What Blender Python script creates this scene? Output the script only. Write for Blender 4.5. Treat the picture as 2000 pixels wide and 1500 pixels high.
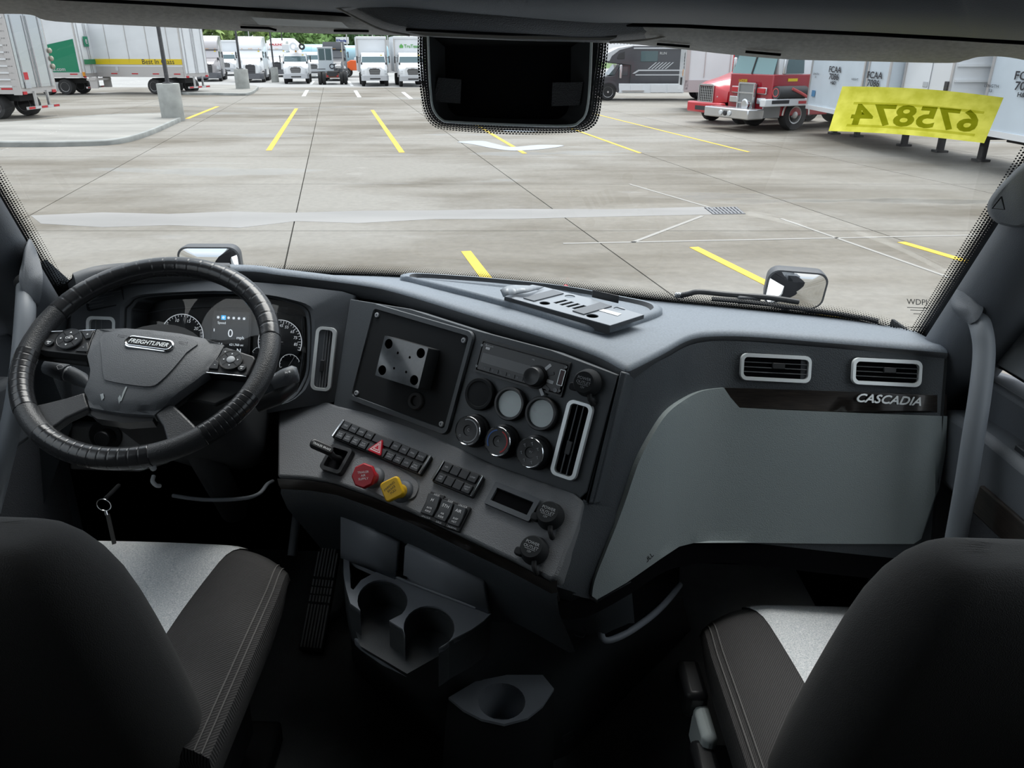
import bpy, bmesh, math, random
from mathutils import Vector as V, Matrix
from mathutils.bvhtree import BVHTree
from mathutils.geometry import delaunay_2d_cdt
for _o in list(bpy.data.objects): bpy.data.objects.remove(_o)
SC = bpy.context.scene
COL = SC.collection
R_ = math.radians

# ------------------------------------------------------------ camera
FPX, PITCH, CAMH, ROLL = 1500.0, R_(23.525), 2.8, R_(2.2)
cam_data = bpy.data.cameras.new('camera'); cam = bpy.data.objects.new('camera', cam_data); COL.objects.link(cam)
cam_data.sensor_fit = 'HORIZONTAL'; cam_data.sensor_width = 36; cam_data.lens = FPX / 2000 * 36
cam_data.clip_start = 0.02; cam_data.clip_end = 600
cam.location = (0, 0, CAMH); cam.rotation_euler = (math.pi / 2 - PITCH, 0, 0)
SC.camera = cam

# ------------------------------------------------------------ sky: overcast, brighter towards the zenith
w = bpy.data.worlds.new('overcast_sky'); SC.world = w; w.use_nodes = True
nt = w.node_tree; N = nt.nodes; LK = nt.links; N.clear()
tc = N.new('ShaderNodeTexCoord'); sx = N.new('ShaderNodeSeparateXYZ'); LK.new(tc.outputs['Generated'], sx.inputs[0])
rz = N.new('ShaderNodeMapRange'); rz.inputs[1].default_value = 0; rz.inputs[2].default_value = 1
rz.inputs[3].default_value = 0.36; rz.inputs[4].default_value = 1.0; LK.new(sx.outputs['Z'], rz.inputs[0])
mp = N.new('ShaderNodeMapping'); mp.inputs['Scale'].default_value = (1, 1, 3.5); LK.new(tc.outputs['Generated'], mp.inputs[0])
nz = N.new('ShaderNodeTexNoise'); nz.inputs['Scale'].default_value = 2.6; nz.inputs['Detail'].default_value = 6; LK.new(mp.outputs[0], nz.inputs[0])
cr = N.new('ShaderNodeValToRGB'); cr.color_ramp.elements[0].position = .38; cr.color_ramp.elements[0].color = (.74, .86, 1.0, 1)
cr.color_ramp.elements[1].position = .62; cr.color_ramp.elements[1].color = (1.0, 1.0, 1.0, 1); LK.new(nz.outputs[0], cr.inputs[0])
mx = N.new('ShaderNodeMix'); mx.data_type = 'RGBA'; mx.blend_type = 'MULTIPLY'; mx.inputs[0].default_value = 1
LK.new(cr.outputs[0], mx.inputs[6]); LK.new(rz.outputs[0], mx.inputs[7])
bg = N.new('ShaderNodeBackground'); bg.inputs[1].default_value = 1.65; LK.new(mx.outputs[2], bg.inputs[0])
wo = N.new('ShaderNodeOutputWorld'); LK.new(bg.outputs[0], wo.inputs[0])
# soft sun behind the cloud
sl = bpy.data.lights.new('sun_behind_cloud', 'SUN'); sl.energy = 2.6; sl.angle = R_(42); sl.color = (1, .97, .92)
so = bpy.data.objects.new('sun_behind_cloud', sl); COL.objects.link(so); so.rotation_euler = (R_(-27), R_(6), 0)
SC.view_settings.view_transform = 'Standard'; SC.view_settings.look = 'None'
SC.view_settings.gamma = 1; SC.view_settings.use_curve_mapping = False
SC.view_settings.exposure = 0.58
SC.cycles.max_bounces = 8; SC.cycles.diffuse_bounces = 5; SC.cycles.glossy_bounces = 4
SC.cycles.transparent_max_bounces = 16; SC.cycles.caustics_reflective = False; SC.cycles.caustics_refractive = False

# ------------------------------------------------------------ pixel -> place
CAB = Matrix.Translation((0, 0, CAMH)) @ Matrix.Rotation(ROLL, 4, 'Y')   # cab frame: origin at the camera, x right, y ahead, z up
_CR = Matrix.Rotation(-ROLL, 3, 'Y')
def wray(px, py):
    x = (px - 1000) / FPX; u = (750 - py) / FPX
    return V((x, math.cos(PITCH) + u * math.sin(PITCH), -math.sin(PITCH) + u * math.cos(PITCH)))
def ray(px, py): return _CR @ wray(px, py)
def at(px, py, d): return ray(px, py) * d
def onY(px, py, y): r = ray(px, py); return r * (y / r.y)
def onZ(px, py, z): r = ray(px, py); return r * (z / r.z)
def onX(px, py, x): r = ray(px, py); return r * (x / r.x)
def gnd(px, py, z=0): r = wray(px, py); t = (z - CAMH) / r.z; return V((r.x * t, r.y * t, z))
class Frame:
    """a flat panel: origin o, u to the right, v up, n towards the viewer"""
    def __init__(s, o, yaw, tilt):
        y, t = R_(yaw), R_(tilt); s.o = V(o)
        s.u = V((math.cos(y), -math.sin(y), 0)); n0 = V((-math.sin(y), -math.cos(y), 0))
        s.n = n0 * math.cos(t) + V((0, 0, 1)) * math.sin(t); s.v = s.n.cross(s.u)
    def hit(s, px, py, off=0):
        r = ray(px, py); o = s.o + s.n * off
        return r * (o.dot(s.n) / r.dot(s.n))
    def p(s, a, b, c=0): return s.o + s.u * a + s.v * b + s.n * c
    def at(s, p): f = Frame(s.o, 0, 0); f.o = V(p); f.u, f.v, f.n = s.u, s.v, s.n; return f
    def rot(s, deg):
        f = s.at(s.o); c, k = math.cos(R_(deg)), math.sin(R_(deg)); f.u = s.u * c + s.v * k; f.v = s.v * c - s.u * k; return f
def qframe(F, q, off=0):
    """frame, width and height of a quad given as TL,TR,BR,BL pixels on panel F"""
    P = [F.hit(x, y, off) for x, y in q]
    c = sum(P, V()) / 4; u = (P[1] - P[0]) + (P[2] - P[3]); wd = u.length / 2; u.normalize()
    v = (P[0] - P[3]) + (P[1] - P[2]); ht = v.length / 2
    v = F.n.cross(u); f = F.at(c); f.u, f.v = u, v
    return f, wd, ht

# ------------------------------------------------------------ materials
MATS = {}
def mat(name, col, rough=.5, metal=0, bump=None, var=None, spec=.5, coat=0, emit=0, aniso=None, alpha=None):
    if name in MATS: return MATS[name]
    m = bpy.data.materials.new(name); m.use_nodes = True; MATS[name] = m
    t = m.node_tree; b = t.nodes['Principled BSDF']; c = (*col, 1)
    b.inputs['Base Color'].default_value = c; b.inputs['Roughness'].default_value = rough; b.inputs['Metallic'].default_value = metal
    b.inputs['Specular IOR Level'].default_value = spec
    if coat: b.inputs['Coat Weight'].default_value = coat; b.inputs['Coat Roughness'].default_value = .08
    if emit: b.inputs['Emission Color'].default_value = c; b.inputs['Emission Strength'].default_value = emit
    co = t.nodes.new('ShaderNodeTexCoord')
    if bump:
        sc, st = bump[:2]; n = t.nodes.new('ShaderNodeTexNoise'); n.inputs['Scale'].default_value = sc; n.inputs['Detail'].default_value = 2
        bp = t.nodes.new('ShaderNodeBump'); bp.inputs['Strength'].default_value = st; bp.inputs['Distance'].default_value = .002
        t.links.new(co.outputs['Object'], n.inputs[0]); t.links.new(n.outputs[0], bp.inputs['Height']); t.links.new(bp.outputs[0], b.inputs['Normal'])
    if var:
        sc, am = var[:2]; n = t.nodes.new('ShaderNodeTexNoise'); n.inputs['Scale'].default_value = sc; n.inputs['Detail'].default_value = 5
        mp = t.nodes.new('ShaderNodeMapping'); mp.inputs['Scale'].default_value = var[2] if len(var) > 2 else (1, 1, 1)
        t.links.new(co.outputs['Object'], mp.inputs[0]); t.links.new(mp.outputs[0], n.inputs[0])
        r = t.nodes.new('ShaderNodeValToRGB'); r.color_ramp.elements[0].position = .3; r.color_ramp.elements[1].position = .7
        r.color_ramp.elements[0].color = (*[x * (1 - am) for x in col], 1); r.color_ramp.elements[1].color = (*[min(1, x * (1 + am)) for x in col], 1)
        t.links.new(n.outputs[0], r.inputs[0]); t.links.new(r.outputs[0], b.inputs['Base Color'])
    return m
def emat(name, col, *a, **k): return mat(name, tuple(c * .85 for c in col), *a, **k)      # outdoor paints, evenly darkened to balance the bright yard with the cab
def glass(name, tint=(1, 1, 1), refl=.08, rough=.02):
    m = bpy.data.materials.new(name); m.use_nodes = True; t = m.node_tree; t.nodes.clear(); MATS[name] = m
    tr = t.nodes.new('ShaderNodeBsdfTransparent'); tr.inputs[0].default_value = (*tint, 1)
    gl = t.nodes.new('ShaderNodeBsdfGlossy'); gl.inputs['Roughness'].default_value = rough; gl.inputs[0].default_value = (1, 1, 1, 1)
    ms = t.nodes.new('ShaderNodeMixShader'); ms.inputs[0].default_value = refl
    o = t.nodes.new('ShaderNodeOutputMaterial')
    t.links.new(tr.outputs[0], ms.inputs[1]); t.links.new(gl.outputs[0], ms.inputs[2]); t.links.new(ms.outputs[0], o.inputs[0]); return m

# ------------------------------------------------------------ mesh building
WL = {}          # world place of interior roots
def tag(o, label=None, cat=None, group=None, kind=None):
    if label: o['label'] = label
    if cat: o['category'] = cat
    if group: o['group'] = group
    if kind: o['kind'] = kind
    return o
def thing(name, label, cat, loc=(0, 0, 0), group=None, cab=True, rz=0, kind=None):
    o = bpy.data.objects.new(name, None); COL.objects.link(o); o.empty_display_size = .05
    p = CAB @ V(loc) if cab else V(loc); o.location = p; o.rotation_euler = (0, 0, rz)
    if cab: WL[o] = p
    return tag(o, label, cat, group, kind)
def smoothstep(t): return t * t * (3 - 2 * t)
class M:
    def __init__(s, cab=True): s.v = []; s.f = []; s.cab = cab; s.uv = None
    def add(s, vs, fs):
        k = len(s.v); s.v += [V(p) for p in vs]; s.f += [[i + k for i in f] for f in fs]; return s
    def ngon(s, P): return s.add(P, [list(range(len(P)))])
    def prism(s, P, off, taper=0):
        """polygon P pushed along off (a vector); taper shrinks the far end about its centre"""
        n = len(P); off = V(off); c = sum((V(p) for p in P), V()) / n
        Q = [V(p) + (c - V(p)) * taper + off for p in P]
        fs = [list(range(n))[::-1], list(range(n, 2 * n))] + [[i, (i + 1) % n, n + (i + 1) % n, n + i] for i in range(n)]
        return s.add(list(P) + Q, fs)
    def box(s, c, sx, sy, sz, ax=None, taper=(1, 1)):
        c = V(c); X, Y, Z = ax if ax else (V((1, 0, 0)), V((0, 1, 0)), V((0, 0, 1)))
        vs = []
        for k in (-.5, .5):
            tx, ty = (1, 1) if k < 0 else taper
            for a, b in ((-.5, -.5), (.5, -.5), (.5, .5), (-.5, .5)): vs.append(c + X * (a * sx * tx) + Y * (b * sy * ty) + Z * (k * sz))
        return s.add(vs, [[3, 2, 1, 0], [4, 5, 6, 7], [0, 1, 5, 4], [1, 2, 6, 5], [2, 3, 7, 6], [3, 0, 4, 7]])
    def fbox(s, F, a, b, c, wx, wy, wz, taper=(1, 1)): return s.box(F.p(a, b, c), wx, wy, wz, (F.u, F.v, F.n), taper)
    def tube(s, path, r, n=12, closed=False, caps=True, flat=1.0, up=None):
        P = [V(p) for p in path]; L = len(P); rs = r if isinstance(r, (list, tuple)) else [r] * L
        k0 = len(s.v); prev = None
        for i, p in enumerate(P):
            if closed: t = P[(i + 1) % L] - P[i - 1]
            else: t = P[min(i + 1, L - 1)] - P[max(i - 1, 0)]
            t.normalize()
            if prev is None:
                a = V(up) if up else (V((0, 0, 1)) if abs(t.z) < .9 else V((1, 0, 0)))
            else: a = prev
            a = (a - t * a.dot(t)).normalized(); prev = a; b = t.cross(a)
            for j in range(n):
                q = 2 * math.pi * j / n; s.v.append(p + a * (math.cos(q) * rs[i]) + b * (math.sin(q) * rs[i] * flat))
        for i in range(L if closed else L - 1):
            for j in range(n):
                A = k0 + i * n; B = k0 + ((i + 1) % L) * n
                s.f.append([A + j, A + (j + 1) % n, B + (j + 1) % n, B + j])
        if caps and not closed:
            s.f.append([k0 + j for j in range(n)][::-1]); s.f.append([k0 + (L - 1) * n + j for j in range(n)])
        return s
    def lathe(s, prof, F, seg=24, cap0=True, cap1=True, ang=2 * math.pi, a0=0):
        """prof = [(radius, height along n)]"""
        k0 = len(s.v)
        for r, h in prof:
            for j in range(seg):
                q = a0 + ang * j / seg; s.v.append(F.o + F.u * (math.cos(q) * r) + F.v * (math.sin(q) * r) + F.n * h)
        for i in range(len(prof) - 1):
            for j in range(seg):
                A = k0 + i * seg; B = A + seg; s.f.append([A + j, A + (j + 1) % seg, B + (j + 1) % seg, B + j])
        if cap0: s.f.append([k0 + j for j in range(seg)][::-1])
        if cap1: s.f.append([k0 + (len(prof) - 1) * seg + j for j in range(seg)])
        return s
    def loft(s, rings, closed=True, cap=True):
        k0 = len(s.v); n = len(rings[0])
        for r in rings: s.v += [V(p) for p in r]
        for i in range(len(rings) - 1):
            for j in range(n if closed else n - 1):
                A = k0 + i * n; B = A + n; s.f.append([A + j, A + (j + 1) % n, B + (j + 1) % n, B + j])
        if cap and closed:
            s.f.append([k0 + j for j in range(n)][::-1]); s.f.append([k0 + (len(rings) - 1) * n + j for j in range(n)])
        return s
    def ringframe(s, F, w, h, t, d, r=0, z0=0, seg=5):
        """picture-frame: outer w x h, border t, depth d, corner radius r"""
        O = rrect(w, h, r, seg); I = rrect(w - 2 * t, h - 2 * t, max(r - t * .6, .0005), seg)
        rings = [[F.p(a, b, z0) for a, b in O], [F.p(a * .985, b * .985, z0 + d) for a, b in O], [F.p(a * 1.02, b * 1.02, z0 + d) for a, b in I], [F.p(a, b, z0) for a, b in I]]
        return s.loft(rings, True, False)
    def rplate(s, F, w, h, d, r=.003, z0=0, seg=4, taper=1.0):
        O = rrect(w, h, r, seg); n = len(O)
        return s.prism([F.p(a, b, z0) for a, b in O], F.n * d, 1 - taper)
    def disc(s, F, r, z=0, seg=20): return s.ngon([F.p(math.cos(q) * r, math.sin(q) * r, z) for q in [2 * math.pi * j / seg for j in range(seg)]])
    def arc(s, F, r0, r1, a0, a1, z=0, seg=24):
        """flat ring sector, degrees"""
        k = len(s.v)
        for i in range(seg + 1):
            q = R_(a0 + (a1 - a0) * i / seg)
            s.v += [F.p(math.cos(q) * r0, math.sin(q) * r0, z), F.p(math.cos(q) * r1, math.sin(q) * r1, z)]
        for i in range(seg): s.f.append([k + 2 * i, k + 2 * i + 1, k + 2 * i + 3, k + 2 * i + 2])
        return s
    def line2(s, F, a0, b0, a1, b1, w, z=0):
        d = V((a1 - a0, b1 - b0)); d.normalize(); n = V((-d.y, d.x)) * (w / 2)
        return s.ngon([F.p(a0 + n.x, b0 + n.y, z), F.p(a0 - n.x, b0 - n.y, z), F.p(a1 - n.x, b1 - n.y, z), F.p(a1 + n.x, b1 + n.y, z)])
    def ell(s, c, rx, ry, rz, seg=14, rings=8, ax=None):
        c = V(c); X, Y, Z = ax if ax else (V((1, 0, 0)), V((0, 1, 0)), V((0, 0, 1)))
        R = []
        for i in range(1, rings):
            t = math.pi * i / rings
            R.append([c + X * (rx * math.sin(t) * math.cos(q)) + Y * (ry * math.sin(t) * math.sin(q)) + Z * (-rz * math.cos(t)) for q in [2 * math.pi * j / seg for j in range(seg)]])
        return s.loft(R, True, True)
    def build(s, name, material, parent=None, smooth=35, bevel=None, sub=0, solid=None, origin=None, bseg=2):
        T = CAB if s.cab else None
        P = [T @ p for p in s.v] if T else s.v
        xs = [p.x for p in P]; ys = [p.y for p in P]; zs = [p.z for p in P]
        o = V(((min(xs) + max(xs)) / 2, (min(ys) + max(ys)) / 2, min(zs) if parent is None else (min(zs) + max(zs)) / 2)) if origin is None else V(origin)
        me = bpy.data.meshes.new(name); me.from_pydata([p - o for p in P], [], s.f); me.update()
        ms = material if isinstance(material, (list, tuple)) else [material]
        for x in ms: me.materials.append(x)
        if getattr(s, 'mi', None): me.polygons.foreach_set('material_index', s.mi)
        if s.uv:
            ul = me.uv_layers.new(name='UVMap')
            for l in me.loops: ul.data[l.index].uv = s.uv[l.vertex_index]
        if smooth:
            me.polygons.foreach_set('use_smooth', [True] * len(me.polygons)); me.set_sharp_from_angle(angle=R_(smooth))
        ob = bpy.data.objects.new(name, me); COL.objects.link(ob)
        if parent is None:
            ob.location = o
            if s.cab: WL[ob] = o
        else:
            ob.parent = parent; ob.location = o - (WL[parent] if s.cab else V())
            if s.cab: WL[ob] = o
            elif parent in LOCO: ob.location = o - LOCO[parent]
            if not s.cab: LOCO[ob] = o
        if solid: md = ob.modifiers.new('solid', 'SOLIDIFY'); md.thickness = solid; md.offset = -1
        if bevel: md = ob.modifiers.new('bevel', 'BEVEL'); md.width = bevel; md.segments = bseg; md.limit_method = 'ANGLE'; md.angle_limit = R_(40)
        if sub: md = ob.modifiers.new('sub', 'SUBSURF'); md.levels = sub; md.render_levels = sub
        return ob
LOCO = {}
def rrect(w, h, r, seg=4):
    r = min(r, w / 2 - 1e-5, h / 2 - 1e-5); out = []
    for cx, cy, a0 in ((w / 2 - r, h / 2 - r, 0), (-w / 2 + r, h / 2 - r, 90), (-w / 2 + r, -h / 2 + r, 180), (w / 2 - r, -h / 2 + r, 270)):
        for i in range(seg + 1):
            q = R_(a0 + 90 * i / seg); out.append((cx + math.cos(q) * r, cy + math.sin(q) * r))
    return out
def copy_tree(o, parent=None):
    c = o.copy(); COL.objects.link(c); c.parent = parent
    for ch in o.children: copy_tree(ch, c)
    return c
_TC = {}
def text_geo(txt, fat=0):
    if (txt, fat) in _TC: return _TC[(txt, fat)]
    cu = bpy.data.curves.new('t', 'FONT'); cu.body = txt; cu.size = 1; cu.align_x = 'CENTER'; cu.align_y = 'CENTER'; cu.resolution_u = 3; cu.offset = fat
    ob = bpy.data.objects.new('t', cu); me = ob.to_mesh()
    r = ([tuple(v.co) for v in me.vertices], [list(p.vertices) for p in me.polygons]); ob.to_mesh_clear()
    bpy.data.objects.remove(ob); bpy.data.curves.remove(cu); _TC[(txt, fat)] = r; return r
def text(m, txt, F, a, b, size, z=.0004, shear=0, sx=1.0, mirror=False, bold=0):
    vs, fs = text_geo(txt); k = -1 if mirror else 1
    for i, db in enumerate(((0, 0),) if not bold else ((0, 0), (bold, 0), (-bold, 0), (0, bold), (0, -bold))):
        m.add([F.p(a + k * size * sx * (x + shear * y) + db[0], b + size * y + db[1], z + i * size * .008) for x, y, _ in vs], fs)
    return m
def catmull(P, n=6, closed=False):
    P = [V(p) for p in P]; L = len(P); out = []
    for i in range(L if closed else L - 1):
        p0 = P[i - 1] if (closed or i > 0) else P[0]; p1 = P[i]; p2 = P[(i + 1) % L]; p3 = P[(i + 2) % L] if closed else P[min(i + 2, L - 1)]
        for k in range(n):
            t = k / n; out.append(.5 * ((2 * p1) + (p2 - p0) * t + (2 * p0 - 5 * p1 + 4 * p2 - p3) * t * t + (3 * p1 - p0 - 3 * p2 + p3) * t ** 3))
    if not closed: out.append(P[-1])
    return out
def skin(poly, hit, step=24, off=.006, thick=.01):
    """patch following a curved surface inside a pixel outline; hit(px,py) -> (point, normal)"""
    n = len(poly); xs = [p[0] for p in poly]; ys = [p[1] for p in poly]
    pts = [V((x, y)) for x, y in poly]
    def inside(x, y):
        r = False
        for i in range(n):
            (x0, y0), (x1, y1) = poly[i], poly[i - 1]
            if (y0 > y) != (y1 > y) and x < (x1 - x0) * (y - y0) / (y1 - y0) + x0: r = not r
        return r
    y = min(ys) + step / 2
    while y < max(ys):
        x = min(xs) + step / 2
        while x < max(xs):
            if inside(x, y) and min((V((x, y)) - q).length for q in pts[:n]) > step * .45: pts.append(V((x, y)))
            x += step
        y += step
    vo, _, fo, *_r = delaunay_2d_cdt(pts, [], [list(range(n))], 1, 1e-4)
    top, bot = [], []
    for p in vo:
        h, nn = hit(p.x, p.y); top.append(h + nn * off); bot.append(h + nn * (off - thick))
    m = M(); m.add(top, [list(f)[::-1] for f in fo]); k = len(vo)
    cnt = {}
    for f in fo:
        for i in range(len(f)):
            e = (f[i - 1], f[i]); cnt[e] = 1
    m.v += bot; 
    for a, b in list(cnt):
        if (b, a) not in cnt: m.f.append([a, b, b + k, a + k])
    return m
# ============================================================ interior materials
m_top = mat('dash_pad_grey', (.168, .196, .228), .62, bump=(900, .25), var=(260, .13))
m_lip = mat('dash_lip_charcoal', (.050, .054, .060), .5, bump=(700, .3))
m_fas = mat('fascia_charcoal', (.095, .105, .117), .5, bump=(800, .2))
m_cp = mat('centre_panel_charcoal', (.085, .095, .104), .5, bump=(800, .2))
m_lp = mat('lower_panel_grey', (.175, .182, .192), .55, bump=(550, .5))
m_knee = mat('knee_panel_grey', (.29, .335, .34), .5, bump=(600, .35))
m_side = mat('side_panel_dark', (.062, .072, .082), .48, bump=(500, .5))
m_blk = mat('black_plastic', (.018, .019, .021), .4)
m_mblk = mat('matt_black', (.024, .026, .028), .8, spec=.25)
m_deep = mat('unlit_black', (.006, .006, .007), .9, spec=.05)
m_sil = mat('satin_silver_trim', (.92, .96, .96), .42, metal=.55)
m_chr = mat('chrome', (.80, .82, .84), .12, metal=1)
m_wood = mat('dark_wood_veneer', (.022, .017, .014), .28, var=(30, .6, (1, 1, 22)), coat=.3)
m_con = mat('console_plastic', (.30, .325, .36), .42, bump=(700, .15))
m_wht = mat('white_print', (.80, .82, .84), .6)
m_gry = mat('grey_print', (.42, .44, .46), .6)
m_trim = mat('pillar_trim_grey', (.115, .128, .145), .6, bump=(700, .25))
m_head = mat('headliner_fabric', (.60, .58, .545), .95, bump=(900, .5), var=(140, .12))
m_btn = mat('switch_black', (.028, .031, .035), .38)
m_leath = mat('wheel_leather', (.032, .034, .037), .42, bump=(500, .35))
m_wrap = mat('wheel_wrap_gloss', (.022, .023, .025), .22, bump=(120, .12))
m_hub = mat('wheel_hub_grey', (.082, .089, .098), .52, bump=(700, .4))
m_seat = mat('seat_charcoal_fabric', (.075, .073, .071), .95, bump=(700, .6))
m_seatg = mat('seat_grey_melange', (.80, .86, .90), .95, bump=(600, .6), var=(420, .30))
m_carp = mat('floor_mat_black', (.11, .117, .118), .85, bump=(300, .5), var=(6, .25))
m_red = mat('red_plastic', (.42, .012, .022), .35)
m_yel = mat('yellow_plastic', (.78, .46, .01), .4)
m_dial = mat('gauge_face_grey', (.72, .80, .80), .45)
m_rub = mat('rubber_black', (.022, .023, .024), .7)

# ============================================================ cab shell
FL = -1.45
XL, XR = -1.02, .96
def wallbox(name, x0, x1, y0, y1, z0, z1, material):
    m = M(); m.box(((x0 + x1) / 2, (y0 + y1) / 2, (z0 + z1) / 2), x1 - x0, y1 - y0, z1 - z0)
    return tag(m.build(name, material, smooth=0), kind='structure')
wallbox('floor', XL - .05, XR + .05, -2.2, 2.05, FL - .06, FL, m_carp)
wallbox('wall_rear', XL - .05, XR + .05, -2.26, -2.2, FL, .9, m_trim)
wallbox('wall_front', XL, XR, 1.98, 2.03, FL, -.70, m_deep)          # firewall below the glass
wallbox('ceiling', XL - .05, XR + .05, -2.2, .55, .84, .9, m_head)
# high roof comes down to the windscreen header
m = M(); m.prism([(XL - .05, .55, .84), (XL - .05, .55, .90), (XL - .05, 1.40, .20), (XL - .05, 1.34, .16)], (XR - XL + .1, 0, 0))
tag(m.build('ceiling_front', m_head, smooth=0), kind='structure')
for side, x0, x1, sgn in (('left', XL - .06, XL, -1), ('right', XR, XR + .06, 1)):
    wallbox('wall_' + side, x0, x1, -2.2, .28, FL, .86, m_trim)           # sleeper side
    m = M(); m.prism([(x0, .28, .42), (x0, 1.0, .18), (x0, 1.34, .10), (x0, 1.4, .2), (x0, .55, .9), (x0, .28, .9)], (x1 - x0, 0, 0))
    tag(m.build('trim_1' if sgn < 0 else 'trim_2', m_trim, smooth=0), kind='structure')

# ------------------------------------------------------------ windscreen
base = [(-.935, 1.50, -.53), (-.925, 1.555, -.51), (-.77, 1.645, -.51), (-.586, 1.715, -.51), (-.40, 1.735, -.51), (-.24, 1.738, -.51), (-.05, 1.722, -.51), (.105, 1.69, -.51), (.27, 1.645, -.51), (.354, 1.622, -.51), (.54, 1.585, -.51), (.72, 1.54, -.51), (.845, 1.475, -.53), (.865, 1.40, -.53)]
bc = catmull(base, 4); NB = len(bc)
def glass_pt(i, t):           # i along the curve, t 0 bottom .. 1 top
    b = bc[i]; k = (i / (NB - 1) - .5) * 2
    return V((b.x * (1 - .055 * t), b.y - (.37 - .02 * k * k) * t, b.z + (.57 + .02 * k) * t + 0))
GR = 14
grid = [[glass_pt(i, 1.18 * j / GR) for i in range(NB)] for j in range(GR + 1)]
m = M(); m.loft(grid, False, False)
m_glass = glass('windscreen_glass', (.97, .985, .985), .035)
tag(m.build('window_1', m_glass, smooth=60), kind='structure')
GBVH = BVHTree.FromPolygons(m.v, m.f)
def ghit(px, py, off=0):
    r = ray(px, py).normalized(); h, n, *_ = GBVH.ray_cast(V(), r)
    if h is None: return None
    if n.dot(r) > 0: n = -n
    return h + n * off, n
m = M(); m.loft([[glass_pt(i, -.02) + V((0, .004, 0)) for i in range(NB)], [V((glass_pt(i, 0).x * 1.06, 1.99, -.69)) for i in range(NB)]], False, False); tag(m.build('wall_cowl', m_deep, smooth=0), kind='structure')
m = M(); m.loft([[glass_pt(0, -.02), glass_pt(0, 0) + V((-.09, 0, -.02))], [V((-.99, 1.99, -.69)), V((-1.03, 1.99, -.69))]], False, False); tag(m.build('wall_cowl_side', m_deep, smooth=0), kind='structure')
# ceramic dot band on the glass: solid at the rim, dots thinning inward
def frit_mat():
    m = bpy.data.materials.new('ceramic_dots'); m.use_nodes = True; t = m.node_tree; t.nodes.clear(); n = t.nodes.new; L = t.links.new
    uv = n('ShaderNodeUVMap'); sp = n('ShaderNodeSeparateXYZ'); L(uv.outputs[0], sp.inputs[0])
    def mt(op, a, b=None, c=None):
        x = n('ShaderNodeMath'); x.operation = op
        for i, k in enumerate((a, b, c)):
            if k is None: continue
            if isinstance(k, (int, float)): x.inputs[i].default_value = k
            else: L(k, x.inputs[i])
        return x.outputs[0]
    P = .0052
    u = mt('DIVIDE', sp.outputs[0], P); v = mt('DIVIDE', sp.outputs[1], P * .9)
    row = mt('FLOOR', v); odd = mt('MODULO', row, 2); u2 = mt('ADD', u, mt('MULTIPLY', odd, .5))
    fu = mt('SUBTRACT', mt('FRACT', u2), .5); fv = mt('SUBTRACT', mt('FRACT', v), .5)
    d = mt('SQRT', mt('ADD', mt('MULTIPLY', fu, fu), mt('MULTIPLY', fv, fv)))
    # row centre height decides the dot size; UV z channel not available, so v is the distance from the solid edge in metres
    rc = mt('MULTIPLY', mt('ADD', row, .5), P * .9)
    rad = mt('SUBTRACT', .74, mt('MULTIPLY', rc, .60 / .034))
    on = mt('LESS_THAN', d, rad)
    tr = n('ShaderNodeBsdfTransparent'); bl = n('ShaderNodeBsdfPrincipled'); bl.inputs['Base Color'].default_value = (.012, .012, .014, 1); bl.inputs['Roughness'].default_value = .45
    ms = n('ShaderNodeMixShader'); o = n('ShaderNodeOutputMaterial'); L(on, ms.inputs[0]); L(tr.outputs[0], ms.inputs[1]); L(bl.outputs[0], ms.inputs[2]); L(ms.outputs[0], o.inputs[0])
    MATS['ceramic_dots'] = m; return m
m_frit = frit_mat()
win = [o for o in COL.objects if o.name == 'window_1'][0]
def frit(path_in, path_out, name='ceramic_band'):
    """strip between the solid edge (path_out) and the clear edge (path_in), lists of points on the glass"""
    m = M(); uv = []; s = 0; K = 2
    for i, (a, b) in enumerate(zip(path_in, path_out)):
        if i: s += (b - path_out[i - 1]).length
        m.v += [b, a]; uv += [(s, 0), (s, (a - b).length)]
    for i in range(len(path_in) - 1): m.f.append([2 * i, 2 * i + 1, 2 * i + 3, 2 * i + 2])
    m.uv = uv; return m.build(name, m_frit, win, smooth=60)
def gofs(i, t): return glass_pt(i, t) + V((0, -.003, .0015))
def gl_at(x, t):              # point on the glass at fraction x (0..1) of the curve
    k = x * (NB - 1); i = min(int(k), NB - 2); return gofs(i, t).lerp(gofs(i + 1, t), k - i)
T = [j / 30 for j in range(31)]
frit([gl_at(.088, t) for t in T], [gl_at(.066, t) for t in T])
frit([gl_at(.905, t) for t in T], [gl_at(.925, t) for t in T])
XS = [.066 + .859 * j / 50 for j in range(51)]
frit([gl_at(x, .085) for x in XS], [gl_at(x, .03) for x in XS])
def tfr(x): return .905 + .055 * min(1, max(0, (abs(x - .53) - .10) / .06))
frit([gl_at(x, tfr(x)) for x in XS], [gl_at(x, tfr(x) + .06) for x in XS])
for a, b, c, d in ((.052, 0, .066, 1), (.925, 0, .935, 1)):
    m = M(); m.loft([[gl_at(a + (c - a) * k / 6, t) for k in range(7)] for t in T], False, False); m.build('ceramic_edge', m_mblk, win, smooth=60)
for t0, t1 in ((-.02, .03), (1.02, 1.12)):
    m = M(); m.loft([[gl_at(x, t0 + (t1 - t0) * k / 3) for x in XS] for k in range(4)], False, False); m.build('ceramic_edge', m_mblk, win, smooth=60)

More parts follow.
